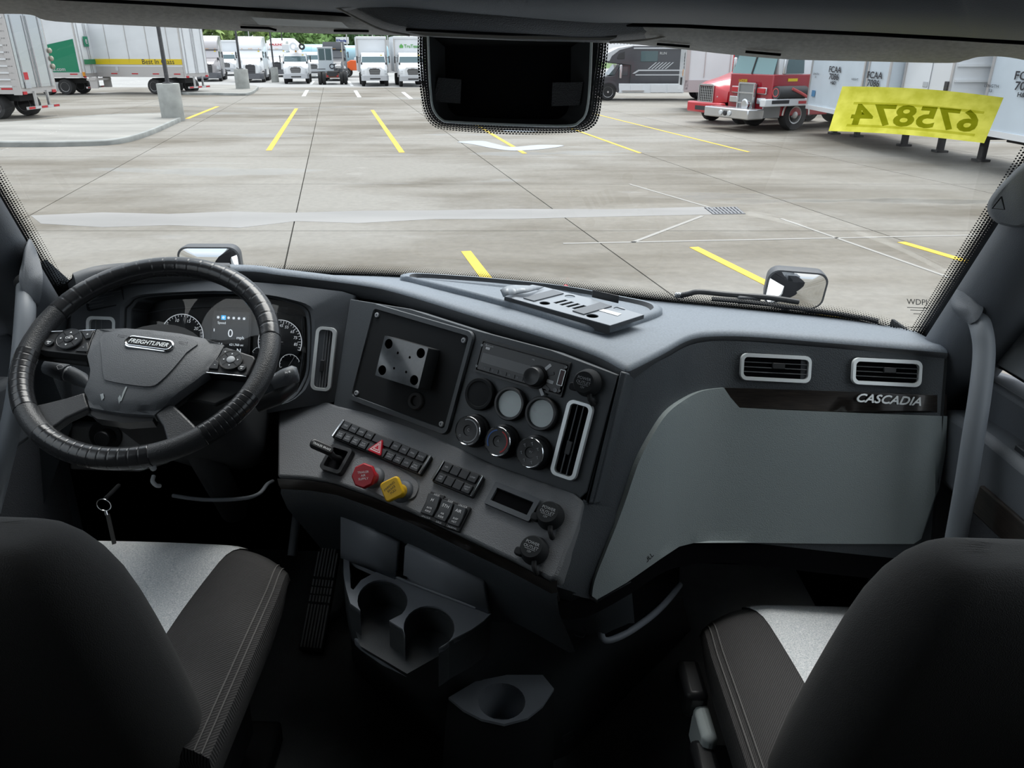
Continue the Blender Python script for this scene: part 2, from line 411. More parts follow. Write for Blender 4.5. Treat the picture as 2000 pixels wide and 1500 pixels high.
# ------------------------------------------------------------ pillars
def pillar(name, i0, sgn):
    rings = []
    for j in range(-2, 13):
        t = j / 11; A = glass_pt(i0, t) + V((-sgn * .032, -.022, 0)); 
        s = sgn
        rings.append([A + V((s * .012, .012, 0)), A, A + V((s * .004, -.03, -.004)), A + V((s * .014, -.06, -.01)), A + V((s * .036, -.082, -.015)), A + V((s * .07, -.086, -.02)), A + V((s * .145, -.06, 0)), A + V((s * .15, .03, 0))])
    m = M(); m.loft(rings, True, True); return tag(m.build(name, m_trim, smooth=60), kind='structure')
pl = pillar('trim_3', 3, -1); pr = pillar('trim_4', NB - 4, 1)
# ============================================================ dashboard
CP = Frame(at(1020, 718, 1.37), 32, 23)
FA = Frame(CP.hit(680, 580), 4, 22)
LPo = CP.hit(880, 862)
LP = Frame(LPo + CP.n * .0, 32, 52)
PP = Frame((.60, 1.372, -.50), 3, 22)
dash = thing('dashboard', 'charcoal truck dashboard with grey padded top, angled centre stack and grey knee panel', 'dashboard', (0, 1.5, -1.0))
brow = [(146, 541, -.43), (200, 525, -.432), (300, 519, -.43), (480, 522, -.43), (550, 530, -.433), (700, 549, -.448), (781, 566, -.458), (935, 613, -.47), (1075, 655, -.476), (1165, 687, -.479), (1212, 711, -.48), (1226, 716, -.48), (1245, 709, -.48), (1300, 681, -.48), (1345, 657, -.48), (1390, 649, -.48), (1475, 650, -.48), (1650, 664, -.48), (1853, 681, -.48)]
far = [(130, 556), (200, 550), (300, 545), (480, 535), (550, 535), (700, 538), (781, 541), (935, 551), (1075, 566), (1165, 575), (1212, 580), (1235, 582), (1265, 586), (1320, 591), (1380, 596), (1440, 602), (1520, 610), (1660, 624), (1785, 646)]
BR = catmull([onZ(*p) for p in brow], 5); FR = catmull([onZ(x, y, -.49) for x, y in far], 5)
NC = len(BR); LIP = []
rings = []
for i, (b, f) in enumerate(zip(BR, FR)):
    k = i / (NC - 1); lh = .036 if k < .5 else .036 + (.029 - .036) * min(1, (k - .5) / .25)
    # direction from far to brow, flat
    out = b - f; out.z = 0; out.normalize()                                  # towards the cabin
    L0 = b + out * .002 + V((0, 0, -lh * .45)); L1 = b - out * .006 + V((0, 0, -lh)); L2 = b - out * .035 + V((0, 0, -lh - .004))
    LIP.append(L1)
    rings.append([f + V((0, .01, -.06)), f, f.lerp(b, .35), f.lerp(b, .7), b - out * .018 + V((0, 0, .0005)), b - out * .006 - V((0, 0, .002)), b - V((0, 0, .008)), L0, L1, L2])
m = M(); m.loft(rings, False, False)
pad = m.build('top_pad', m_top, dash, smooth=50)
PADB = BVHTree.FromPolygons(m.v, m.f)
m = M(); m.loft([[p + V((0, 0, .0)) + (p - r[6]).normalized() * .001 + V((0, -.001, -.0005)) for p in r[6:]] for r in rings], False, False)
m.build('pad_lip', m_lip, dash, smooth=50)
m = M(); m.ngon(rings[0]); m.build('pad_end', m_lip, dash, smooth=0)
m = M(); m.ngon(rings[-1][::-1]); m.build('pad_end', m_lip, dash, smooth=0)
m = M(); m.loft([[p + V((0, -.001, .003)) for p in r[1:8]] for r in rings[:15]], False, False); m.build('brow_cap', m_lip, dash, smooth=50)
def padhit(px, py):
    h, n, *_ = PADB.ray_cast(V(), ray(px, py).normalized()); 
    if h is None: return onZ(px, py, -.48), V((0, 0, 1))
    if n.z < 0: n = -n
    return h, n

# ---- instrument fascia with the hooded opening
outer = [(140, 556), (250, 545), (420, 545), (560, 556), (690, 572), (672, 680), (655, 785), (560, 800), (400, 830), (250, 840), (140, 800), (138, 660)]
inner = [(255, 625), (262, 598), (290, 581), (420, 573), (500, 578), (560, 590), (596, 612), (600, 690), (590, 745), (540, 790), (350, 800), (262, 750)]
def resamp(P, n):
    P = [V((*p, 0)) for p in P]; P = P + [P[0]]; L = [0]
    for i in range(1, len(P)): L.append(L[-1] + (P[i] - P[i - 1]).length)
    out = []
    for k in range(n):
        s = L[-1] * k / n; i = max(j for j in range(len(L)) if L[j] <= s + 1e-9); i = min(i, len(P) - 2)
        out.append(P[i].lerp(P[i + 1], (s - L[i]) / (L[i + 1] - L[i])))
    return out
inc = catmull([(*p, 0) for p in inner], 5, True); cen = V((420, 680, 0))
def raypoly(c, d, P):
    best = None
    for i in range(len(P)):
        a, b = P[i], P[(i + 1) % len(P)]; e = b - a; den = d.x * e.y - d.y * e.x
        if abs(den) < 1e-9: continue
        t = ((a.x - c.x) * e.y - (a.y - c.y) * e.x) / den; q = ((a.x - c.x) * d.y - (a.y - c.y) * d.x) / den
        if t > 0 and 0 <= q <= 1 and (best is None or t < best): best = t
    return c + d * best
outc = [raypoly(cen, (p - cen), [V((*q, 0)) for q in outer]) for p in inc]
R0 = [FA.hit(p.x, p.y, 0) for p in outc]; R1 = [FA.hit(p.x, p.y, .0) for p in inc]
mid = [FA.hit(*(p.lerp(q, .82)).to_2d(), .012) for p, q in zip(outc, inc)]
R2 = [p - FA.n * .075 for p in R1]
m = M(); m.loft([[p - FA.n * .05 for p in R0], R0, mid, R1, R2], True, False)
m.build('instrument_fascia', m_fas, dash, smooth=40)
m = M(); m.loft([[p + FA.n * .0015 for p in [a.lerp(b, .5) for a, b in zip(mid, R1)]], [p - FA.n * .004 for p in R1], R2], True, False)
m.build('binnacle_hood', m_mblk, dash, smooth=50)

m = M(); m.ngon([FA.hit(141, 552, -.012), FA.hit(141, 830, -.012), V((-1.0, 1.40, -1.0)), V((-1.0, 1.52, -.47)), V((-.96, 1.58, -.44))]); m.build('end_filler', m_side, dash, smooth=0)
# ---- centre stack panel
cpo = [(684, 584), (800, 603), (935, 646), (1075, 683), (1206, 732), (1146, 960), (1120, 985), (1050, 960), (960, 925), (870, 880), (780, 840), (700, 815), (650, 800)]
m = M(); m.prism([CP.hit(x, y, 0) for x, y in cpo], -CP.n * .06); m.build('centre_panel', m_cp, dash, bevel=.0015)
# narrow facing between the centre panel and the side of the stack
m = M(); m.prism([CP.hit(x, y, -.002) for x, y in [(1211, 724), (1224, 728), (1160, 985), (1148, 985)]], -CP.n * .05); m.build('stack_edge', m_side, dash, bevel=.003)
# ---- light grey lower panel with a soft upper roll
lpo = [(543, 766), (575, 762), (615, 775), (660, 792), (730, 806), (800, 830), (880, 866), (960, 905), (1045, 935), (1120, 962), (1139, 977), (1128, 1020), (1088, 1128), (1075, 1133), (1000, 1094), (900, 1046), (800, 998), (720, 966), (650, 942), (600, 934), (541, 931)]
P = [LP.hit(x, y) for x, y in lpo]
m = M(); m.prism(P, -LP.n * .05); m.build('lower_panel', m_lp, dash, bevel=.011, bseg=3)
# dark gloss strip below it
lo = [(541, 931), (600, 934), (650, 942), (720, 966), (800, 998), (900, 1046), (1000, 1094), (1075, 1133), (1088, 1130)]
A = [LP.hit(x, y, -.002) for x, y in lo]
def below(p, a, b): return p + LP.n * a + V((0, 0, b))
m = M(); m.loft([[below(p, -.012, .0) for p in A], [below(p, .0, -.004) for p in A], [below(p, -.004, -.018) for p in A], [below(p, -.03, -.034) for p in A]], False, False)
m.build('wood_strip', m_wood, dash, smooth=60)
m = M(); m.loft([[below(p, -.012, -.02) for p in A], [below(p, -.008, -.034) for p in A], [below(p, -.03, -.06) for p in A], [below(p, -.16, -.10) for p in A]], False, False)
m.build('lower_edge', m_side, dash, smooth=60)

# ---- passenger side surface
cols = [(1207, 722), (1226, 730), (1250, 722), (1300, 699), (1345, 675), (1395, 666), (1475, 668), (1650, 682), (1845, 697)]
TOP = [onZ(x, y, -.497) for x, y in cols]; TOP[0] = CP.hit(1211, 724, -.004)
BOT = []
for i, t in enumerate(TOP):
    k = min(1, i / 5.0); sh = V((-.115, -.185, 0)).lerp(V((-.012, -.20, 0)), k); BOT.append(t + sh + V((0, 0, -.50)))
TOPc, BOTc = catmull(TOP, 6), catmull(BOT, 6)
BOTc = [a.lerp(b, .80) for a, b in zip(TOPc, BOTc)]
m = M(); m.loft([[a.lerp(b, j / 10) for a, b in zip(TOPc, BOTc)] for j in range(11)], False, False); m.mi = [1 if k // (len(TOPc) - 1) >= 9 else 0 for k in range(len(m.f))]  # bottom row near-black: shade below the knee panel put into the colour
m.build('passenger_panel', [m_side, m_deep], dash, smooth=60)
SIDEB = BVHTree.FromPolygons(m.v, m.f)
def sidehit(px, py):
    r = ray(px, py).normalized(); h, n, *_ = SIDEB.ray_cast(V(), r)
    if h is None:
        p = PP.hit(px, py); return p, PP.n
    if n.dot(r) > 0: n = -n
    return h, n
kp = [(1410, 757), (1424, 776), (1442, 796), (1520, 800), (1640, 805), (1845, 812), (1842, 880), (1830, 950), (1795, 1050), (1780, 1060), (1640, 1060), (1480, 1058), (1350, 1058), (1320, 1065), (1280, 1090), (1215, 1135), (1160, 1167), (1151, 1160)] + [tuple(p.to_2d()) for p in catmull([(1151, 1160, 0), (1156, 1130, 0), (1180, 1065, 0), (1210, 985, 0), (1237, 905, 0), (1262, 855, 0), (1295, 805, 0), (1335, 776, 0), (1370, 762, 0), (1410, 757, 0)], 4)[2:-1]]
skin(kp, sidehit, 22, .010, .014).build('knee_panel', m_knee, dash, smooth=60, bevel=.004)
wt = [(1411, 757), (1540, 761), (1700, 766), (1846, 771), (1845, 811), (1640, 804), (1443, 795), (1425, 775)]
skin(wt, sidehit, 30, .007, .01).build('wood_strip', m_wood, dash, smooth=60)
# end cap at the passenger door and the dark underside
e0, e1 = TOPc[-1], BOTc[-1]
m = M(); m.prism([e0, e1, e1 + V((0, .45, 0)), e0 + V((0, .22, 0))], (.006, 0, 0)); m.build('end_cap', m_mblk, dash, smooth=0)
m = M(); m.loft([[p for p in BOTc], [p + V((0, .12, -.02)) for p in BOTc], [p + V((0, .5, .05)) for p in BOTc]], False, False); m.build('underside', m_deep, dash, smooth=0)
m = M(); m.prism([(-.98, 1.50, -.80), (-.45, 1.46, -.80), (-.45, 1.9, -.9), (-.98, 1.9, -.9)], (0, 0, .05)); m.build('underside', m_deep, dash, smooth=0)
# side of the stack between the grey panel and the knee panel
def sh(px, py): h, n = sidehit(px, py); return h + n * .004
m = M(); m.loft([[LP.hit(1139, 975, -.006), LP.hit(1128, 1020, -.008), LP.hit(1106, 1078, -.010), LP.hit(1086, 1132, -.012), LP.hit(1080, 1150, -.03)], [sh(1160, 985), sh(1158, 1040), sh(1150, 1090), sh(1140, 1140), sh(1135, 1165)], [sh(1200, 990), sh(1195, 1040), sh(1180, 1090), sh(1168, 1140), sh(1165, 1172)]], False, False); m.build('stack_side', m_side, dash, smooth=60)
f = Frame(sidehit(1256, 1089)[0] + sidehit(1256, 1089)[1] * .0105, -18, 15).rot(38); m = M(); text(m, 'PULL', f, 0, 0, .012, .0, .1, bold=.0002); m.build('pull_mark', m_mblk, dash, smooth=0)
# lettering
f, wd, ht = qframe(PP, [(1662, 772), (1806, 776), (1806, 791), (1662, 787)])
pt, nn = sidehit(1733, 781); f = Frame(pt + nn * .009, 3, 22)
m = M()
vs, fs = text_geo('CASCADIA'); wx = max(v[0] for v in vs) - min(v[0] for v in vs); hy = max(v[1] for v in vs) - min(v[1] for v in vs)
L = (sidehit(1804, 783)[0] - sidehit(1664, 778)[0]).length; H = (sidehit(1733, 774)[0] - sidehit(1733, 790)[0]).length
sz = H / hy
for dz in (0, .0015): text(m, 'CASCADIA', f.rot(-.4), 0, 0, sz, dz, .35, L / (wx * sz) * .93, bold=.0006)
m.build('badge_lettering', m_sil, dash, smooth=0)
# ============================================================ instruments and controls
def cell_plate(F, outer, holes, th, m=None):
    """flat plate with real holes; outlines are lists of (u,v) on F"""
    m = m or M(); pts = []; edges = []
    for L in [outer] + holes:
        k = len(pts); pts += [V(p) for p in L]; n = len(L); edges.append(list(range(k, k + n)))
    vo, eo, fo, *_ = delaunay_2d_cdt(pts, [], edges, 2, 1e-6)
    k = len(vo); cnt = set()
    for f in fo:
        for i in range(len(f)): cnt.add((f[i - 1], f[i]))
    m2 = [F.p(p.x, p.y, 0) for p in vo] + [F.p(p.x, p.y, -th) for p in vo]
    fs = [list(f) for f in fo] + [[i + k for i in f][::-1] for f in fo] + [[a, a + k, b + k, b] for a, b in cnt if (b, a) not in cnt]
    m.add(m2, fs); return m
def circ(cx, cy, r, n=20, ry=None): ry = ry or r; return [(cx + math.cos(2 * math.pi * j / n) * r, cy + math.sin(2 * math.pi * j / n) * ry) for j in range(n)]
def uvof(F, px, py): d = F.hit(px, py) - F.o; return d.dot(F.u), d.dot(F.v)

# ---- instrument cluster
CL = FA.at(FA.p(0, 0, -.062))
c0 = CL.hit(430, 680)
clu = thing('instrument_cluster', 'dark instrument cluster with dials and lit screen behind steering wheel', 'instrument cluster', c0)
m = M(); m.ngon([CL.hit(x, y, -.004) for x, y in [(235, 565), (620, 565), (620, 810), (235, 810)]]); m.build('face_plate', m_blk, clu, smooth=0)
m = M(); a = [CL.hit(x, y, .002) for x, y in [(270, 640), (280, 612), (330, 603), (400, 598), (500, 602), (592, 618), (594, 690), (585, 745), (540, 775), (280, 770)]]
b = [p + (CL.hit(430, 690, .002) - p) * .015 for p in a]; m.loft([a, [p + CL.n * .003 for p in a], [p + CL.n * .003 for p in b], b], True, False); m.build('inner_bezel', m_fas, clu, smooth=0)
m_lit = mat('dial_print_lit', (.75, .80, .85), .5, emit=.35)
m_lcd = mat('screen_dark', (.010, .014, .020), .25)
m_lcdw = mat('screen_white', (.8, .88, .95), .5, emit=.55); m_lcdb = mat('screen_blue', (.05, .42, .80), .5, emit=.7); m_lcdg = mat('screen_grey', (.10, .12, .14), .5, emit=.15)
def dial(cx, cy, rpx, a0, a1, nt, labels, needle=None, tick=.10, name='dial'):
    f = CL.at(CL.hit(cx, cy, .001)); r = (CL.hit(cx + rpx, cy) - CL.hit(cx - rpx, cy)).length / 2
    d = M(); d.disc(f, r, 0, 32); d = d.build(name, m_lcd, clu, smooth=0)
    m = M(); m.arc(f, r * .965, r, a0, a1, .001, 40)
    for i in range(nt + 1):
        q = R_(a0 + (a1 - a0) * i / nt); k = tick * (1.5 if i % 5 == 0 else .8)
        m.line2(f, math.cos(q) * r * .95, math.sin(q) * r * .95, math.cos(q) * r * (.95 - k), math.sin(q) * r * (.95 - k), r * .02, .001)
    for tx, q, s in labels: text(m, tx, f, math.cos(R_(q)) * r * .73, math.sin(R_(q)) * r * .73, r * s, .001, .2)
    m.build('dial_markings', m_lit, d, smooth=0)
    if needle is not None:
        q = R_(needle); m = M(); m.line2(f, -math.cos(q) * r * .15, -math.sin(q) * r * .15, math.cos(q) * r * .88, math.sin(q) * r * .88, r * .035, .002); m.build('needle', m_wht, d, smooth=0)
dial(356, 656, 42, 205, -25, 25, [('5', 150, .2), ('10', 112, .2), ('15', 68, .2), ('20', 30, .2)], 145)
dial(547, 668, 43, 200, -20, 28, [('5', 170, .18), ('15', 150, .18), ('45', 88, .18), ('55', 68, .18), ('65', 42, .18), ('75', 18, .18), ('85', -5, .18)], 182)
dial(566, 712, 20, 200, 20, 8, [], 60)
dial(508, 694, 16, 160, -20, 8, [], 100)
dial(318, 706, 18, 200, 20, 8, [], 100)
f, wd, ht = qframe(CL, [(419, 607), (489, 611), (484, 700), (412, 696)], .002)
m = M(); m.rplate(f, wd * 1.1, ht * 1.08, .0015, .004); scr = m.build('screen', m_blk, clu, smooth=0)
m = M(); m.rplate(f, wd, ht, .0022, .001); m.build('display', m_lcd, scr, smooth=0)
m = M(); text(m, '0', f, -.0, .002, .024, .003); text(m, 'mph', f, .022, -.006, .0095, .003); text(m, 'Speed', f, -.020, .024, .0075, .003)
text(m, '65 F', f, -.022, -.0215, .0065, .003); text(m, '621,760 mi', f, .014, -.0215, .0068, .003); text(m, 'N', f, .020, -.034, .013, .003)
m.rplate(f.at(f.p(-.036, .008, 0)), .0015, .006, .003, .0002)
for i in range(6):
    g = f.at(f.p(-.028 + i * .0113, .0355, .003)); m.disc(g, .0028, .0004, 10)
m.build('screen_print', m_lcdw, scr, smooth=0)
for i in range(6):
    m = M(); m.rplate(f.at(f.p(-.028 + i * .0113, .0355, .0024)), .0102, .0095, .0003, .0006); m.build('screen_icon', m_lcdb if i == 1 else m_lcdg, scr, smooth=0)
m = M(); m.ngon([CL.hit(x, y, .022) for x, y in [(258, 640), (270, 600), (330, 586), (420, 582), (500, 586), (590, 608), (598, 690), (585, 750), (540, 782), (270, 770)]]); m.build('cover_lens', glass('cluster_lens', (.97, .97, .97), .045), clu, smooth=0)

# ---- air vents
def vent(q, F, label, nsl, horiz, tabs=True, off=0, frame_t=.0075, mt=None, hit=None, r=.012):
    f, wd, ht = qframe(F, q, off)
    t = thing('air_vent', label, 'air vent', f.o, 'air vents in the dashboard')
    m = M(); m.ringframe(f, wd, ht, frame_t, .008, r); m.build('frame', mt or m_sil, t, smooth=40)
    m = M(); m.rplate(f, wd - .006, ht - .006, .0008, r * .7); m.build('cavity', m_deep, t, smooth=0)
    iw, ih = wd - 2 * frame_t, ht - 2 * frame_t
    for i in range(nsl):
        k = (i + 1) / (nsl + 1) - .5; m = M()
        if horiz: m.box(f.p(0, k * ih, .003), iw, .0016, .004, (f.u, f.v, f.n))
        else: m.box(f.p(k * iw, 0, .003), .0016, ih, .004, (f.u, f.v, f.n))
        m.build('slat', m_lp, t, smooth=0)
    if tabs:
        m = M()
        if horiz: m.box(f.p(iw * .04, ih * .12, .005), iw * .2, ih * .30, .006, (f.u, f.v, f.n))
        else: m.box(f.p(-iw * .05, -ih * .12, .005), iw * .3, ih * .2, .006, (f.u, f.v, f.n))
        m.build('adjuster_tab', m_blk, t, bevel=.001)
    return t
vent([(620, 637), (659.6, 640), (647.3, 766.7), (607, 760.8)], FA, 'tall silver-framed air vent between cluster and mounting plate', 4, False, off=.004)
vent([(1114, 777.6), (1165, 792), (1124, 941.7), (1075, 925)], CP, 'tall silver-framed air vent right of the climate knobs', 2, False, off=.002)
def pv(x0, y0, x1, y1, x2, y2, x3, y3, label):
    c, n = sidehit((x0 + x2) / 2, (y0 + y2) / 2); F2 = PP.at(c + n * .003); return vent([(x0, y0), (x1, y1), (x2, y2), (x3, y3)], F2, label, 3, True)
pv(1446, 689, 1584, 696, 1582, 749, 1443, 742, 'wide silver-framed vent on passenger dash, nearer the centre stack')
pv(1664, 698, 1799, 704, 1797, 757, 1660, 750, 'wide silver-framed vent above the chrome lettering by passenger door')
vent([(173, 617), (230, 619), (228, 690), (170, 688)], FA, 'small silver-framed air vent behind left of steering wheel', 3, False, False, off=.003)
vent([(172, 566), (246, 563), (244, 590), (170, 614)], FA, 'black slatted defroster vent at driver end of dashboard', 4, True, False, off=.003, mt=m_mblk, r=.004, frame_t=.003)

# ---- mounting plate with the black box
f, wd, ht = qframe(CP, [(734, 604), (916, 657), (871, 839), (691, 772)], .002)
pl_ = thing('mounting_plate', 'black screwed-down plate with glossy bracket box on centre panel', 'mounting plate', f.o)
m = M(); m.ringframe(f, wd + .022, ht + .022, .012, .006, .014); m.build('recess_frame', m_cp, pl_, smooth=40)
m = M(); m.rplate(f, wd, ht, .003, .006); m.build('plate', m_mblk, pl_, bevel=.0008)
for x, y in ((737, 615.5), (906.3, 665), (862.6, 828.3), (697, 767.8)):
    g = f.at(CP.hit(x, y, .005)); m = M(); m.lathe([(.0052, 0), (.0052, .002), (.004, .0032), (.002, .0032), (.002, .001)], g, 12); m.build('screw', m_gry, pl_, smooth=30)
g, bw, bh = qframe(CP, [(751, 655), (835, 679), (818, 760), (733, 733)], .045)
box = cell_plate(g.at(g.p(0, 0, 0)), rrect(bw, bh, .002, 2), [circ(bw * a, bh * b, .0095, 16) for a, b in ((-.37, .33), (.37, .33), (-.37, -.33), (.37, -.33))] + [circ(bw * a, bh * b, .0026, 8) for a, b in ((-.12, .18), (.16, .16), (-.12, -.2), (.16, -.2))], .002)
bx = box.build('bracket_box', mat('gloss_bracket', (.10, .11, .12), .14, coat=.6, var=(18, .5)), pl_, smooth=0)
m = M(); O = rrect(bw, bh, .002, 2); m.loft([[g.p(a, b, -.001) for a, b in O], [g.p(a, b, -.04) for a, b in O]], True, False); m.build('box_side', m_mblk, pl_, smooth=0)
m = M(); m.rplate(g.at(g.p(0, 0, -.039)), bw * .98, bh * .98, .001, .002); m.build('box_back', m_deep, pl_, smooth=0)
g = f.at(CP.hit(814, 783, .005)); m = M(); m.lathe([(.0175, 0), (.0175, .005), (.0155, .007), (.010, .007), (.009, .001)], g, 24); m.build('cable_grommet', m_rub, pl_, smooth=40)

# ---- radio
f, wd, ht = qframe(CP, [(945, 664), (1114, 710), (1098, 775), (930, 724)], .001)
rad = thing('car_radio', 'black single-slot radio with round volume knob in centre panel', 'radio', f.o)
m = M(); m.ringframe(f, wd + .004, ht + .004, .005, .004, .003); m.build('surround', m_blk, rad, smooth=30)
m = M(); m.rplate(f, wd - .008, ht - .008, .006, .002); m.build('faceplate', mat('radio_gloss', (.010, .011, .013), .32), rad, smooth=0, bevel=.0008)
m = M(); m.rplate(f.at(f.p(-.022, -.002, .006)), wd * .66, ht * .30, .0008, .001); m.build('display', mat('radio_screen', (.15, .155, .16), .4), rad, smooth=0)
for i in range(6):
    m = M(); m.rplate(f.at(f.p(-.066 + i * .0175, -.0195, .006)), .0155, .0072, .0012, .0012); b = m.build('preset_button', m_btn, rad, smooth=0)
    m = M(); text(m, str(i + 1), f, -.0695 + i * .0175, -.0195, .0045, .0075); m.build('preset_number', m_gry, b, smooth=0)
k = f.at(f.p(.036, -.009, .006)); m = M(); m.lathe([(.021, 0), (.021, .004), (.0175, .005), (.0165, .018), (.015, .020), (.011, .0195), (.006, .018)], k, 28); m.build('volume_knob', m_blk, rad, smooth=40)
for i, q in enumerate((52, 26, -2, -28, -52)):
    c, s = math.cos(R_(q)), math.sin(R_(q)); g = k.at(k.p(.0285 * c, .0285 * s, 0)); g.u, g.v = k.u * c + k.v * s, k.v * c - k.u * s
    m = M(); m.rplate(g, .013, .0058, .0012, .001); m.build('side_button', m_wht if i in (0, 2, 4) else m_btn, rad, smooth=0)
m = M(); m.ringframe(f.at(f.p(.083, .002, .006)), .011, .028, .0012, .0012, .001); m.build('usb_port', m_sil, rad, smooth=0)
m = M(); m.rplate(f.at(f.p(.083, .002, .006)), .0085, .025, .0006, .0006); m.build('usb_slot', mat('port_red', (.05, .004, .006), .4), rad, smooth=0)
for a, b, r in ((.078, -.0215, .004), (.0862, -.0205, .0022), (.0865, .0215, .0022), (-.088, .019, .0022), (-.088, -.02, .0022)):
    m = M(); m.lathe([(r, 0), (r, .001), (r * .6, .001), (r * .6, .0002)], f.at(f.p(a, b, .0062)), 12); m.build('jack_socket' if r > .003 else 'fixing_screw', m_gry, rad, smooth=0)
m = M(); text(m, 'Bluetooth', f, -.072, .0215, .0042, .0066); text(m, 'VOL', f, .022, .019, .003, .0066)
m.rplate(f.at(f.p(-.074, .0165, .0064)), .009, .0045, .0004, .0005); m.build('front_print', m_wht, rad, smooth=0)

# ---- round gauges, blank cover, climate knobs
def on_cp(px, py, off=0): return CP.at(CP.hit(px, py, off))
g = on_cp(941, 770); t = tag(M().lathe([(.030, 0), (.030, .010), (.0285, .0125), (.024, .0125), (.0225, .0105), (0.0005, .0115)], g, 36).build('blank_gauge_cover', m_mblk, None, smooth=40), 'round black blank cover left of the two pale gauges', 'cover')
for px, py, lab, tx, nd in ((1000.5, 789, 'small round pale gauge directly beside the black blank cover', 'AIR', 165), (1061.5, 808, 'small round pale gauge nearer the tall right vent', 'AIR', 178)):
    g = on_cp(px, py); t = thing('pressure_gauge', lab, 'gauge', g.o, 'round pressure gauges')
    m = M(); m.lathe([(.0305, 0), (.0305, .012), (.029, .014), (.0255, .014), (.0235, .008)], g, 36, True, False); m.build('bezel', m_blk, t, smooth=40)
    m = M(); m.disc(g, .0245, .0085, 32); m.build('dial_face', m_dial, t, smooth=0)
    m = M()
    for i in range(31):
        q = R_(225 - 270 * i / 30); k = .003 if i % 5 == 0 else .0015; m.line2(g, math.cos(q) * .0225, math.sin(q) * .0225, math.cos(q) * (.0225 - k), math.sin(q) * (.0225 - k), .0004, .009)
    for i, tx2 in enumerate(('0', '30', '60', '90', '120', '150')):
        q = R_(225 - 54 * i); text(m, tx2, g, math.cos(q) * .0165, math.sin(q) * .0165, .0042, .009)
    text(m, tx, g, 0, -.011, .005, .009); m.build('dial_markings', m_wht, t, smooth=0)
    m = M(); q = R_(nd); m.line2(g, -math.cos(q) * .005, -math.sin(q) * .005, math.cos(q) * .019, math.sin(q) * .019, .0012, .0095); m.build('needle', m_wht, t, smooth=0)
for i, (px, py, lab) in enumerate(((914, 841, 'round fan-speed knob with chrome ring, leftmost of the three'), (972, 862, 'round temperature knob with blue and red arcs'), (1035, 884, 'round airflow knob printed with figure symbols'))):
    g = on_cp(px, py, -.0); g = CP.at(g.o - (ray(px, py).normalized() * .03)); g.o = CP.hit(px, py, .026) - CP.n * .026
    t = thing('climate_knob', lab, 'knob', g.o, 'climate control knobs')
    m = M(); m.lathe([(.031, 0), (.0305, .006), (.027, .008), (.0265, .026)], g, 36, True, False); m.build('skirt', m_blk, t, smooth=40)
    m = M(); m.lathe([(.0265, .0245), (.0268, .027), (.0255, .0285), (.0245, .0275)], g, 36, False, False); m.build('chrome_ring', m_chr, t, smooth=60)
    m = M(); m.lathe([(.0248, .0272), (.010, .0262), (.009, .024), (.0005, .0235)], g, 36, False, True); m.build('cap', m_blk, t, smooth=40)
    m = M(); z = .0276
    if i == 0: m.arc(g, .0195, .0212, 120, -100, z); text(m, 'O', g, -.013, -.013, .006, z)
    elif i == 2:
        for k in range(7):
            q = R_(90 + 360 * k / 7); h = g.at(g.p(math.cos(q) * .0165, math.sin(q) * .0165, z)); m.line2(h, -.002, 0, .001, .0022, .0009, 0); m.line2(h, .001, .0022, .001, -.002, .0009, 0); m.line2(h, .001, -.002, .003, -.002, .0009, 0)
    text(m, 'A' if i == 1 else ('C' if i == 0 else 'W'), g, 0, .001, .007, .025); m.build('knob_print', m_gry, t, smooth=0)
    if i == 1:
        m = M(); m.arc(g, .0185, .021, 105, 220, z); m.build('cold_arc', mat('print_blue', (.03, .12, .40), .5), t, smooth=0)
        m = M(); m.arc(g, .0185, .021, 75, -60, z); m.build('warm_arc', mat('print_red', (.55, .03, .03), .5), t, smooth=0)

# ---- power outlets with capped lids
def outlet(F, px, py, lab, q=-60):
    g = F.at(F.hit(px, py)); t = thing('power_outlet', lab, 'power outlet', g.o, 'capped power outlets')
    m = M(); m.lathe([(.024, 0), (.024, .006), (.0215, .0095), (.0205, .0195), (.018, .0225), (.0005, .023)], g, 32); m.build('cap', m_mblk, t, smooth=40)
    m = M(); m.rplate(g.at(g.p(-.021, -.012, .004)), .016, .014, .010, .005); m.build('cap_tab', m_mblk, t, bevel=.002)
    a, b = math.cos(R_(q)), math.sin(R_(q)); m = M(); m.tube([g.p(a * .02, b * .02, .010), g.p(a * .030, b * .030, .013), g.p(a * .037, b * .037, .006), g.p(a * .037, b * .037, -.002)], .0045, 8); m.build('lid_strap', m_rub, t, smooth=60)
    m = M(); text(m, 'POWER', g, 0, .006, .0072, .0236); text(m, 'OUTLET', g, 0, -.001, .0072, .0236); m.line2(g, -.01, -.005, .01, -.005, .0006, .0236); text(m, '12V', g, 0, -.009, .005, .0236); m.build('cap_print', m_gry, t, smooth=0)
outlet(CP, 1150, 748, 'capped power outlet on dark panel right of the radio')
outlet(LP, 1076, 1010, 'capped power outlet beside the blank display, upper of the lower pair')
outlet(LP, 1045, 1077, 'capped power outlet at bottom corner of grey lower panel')

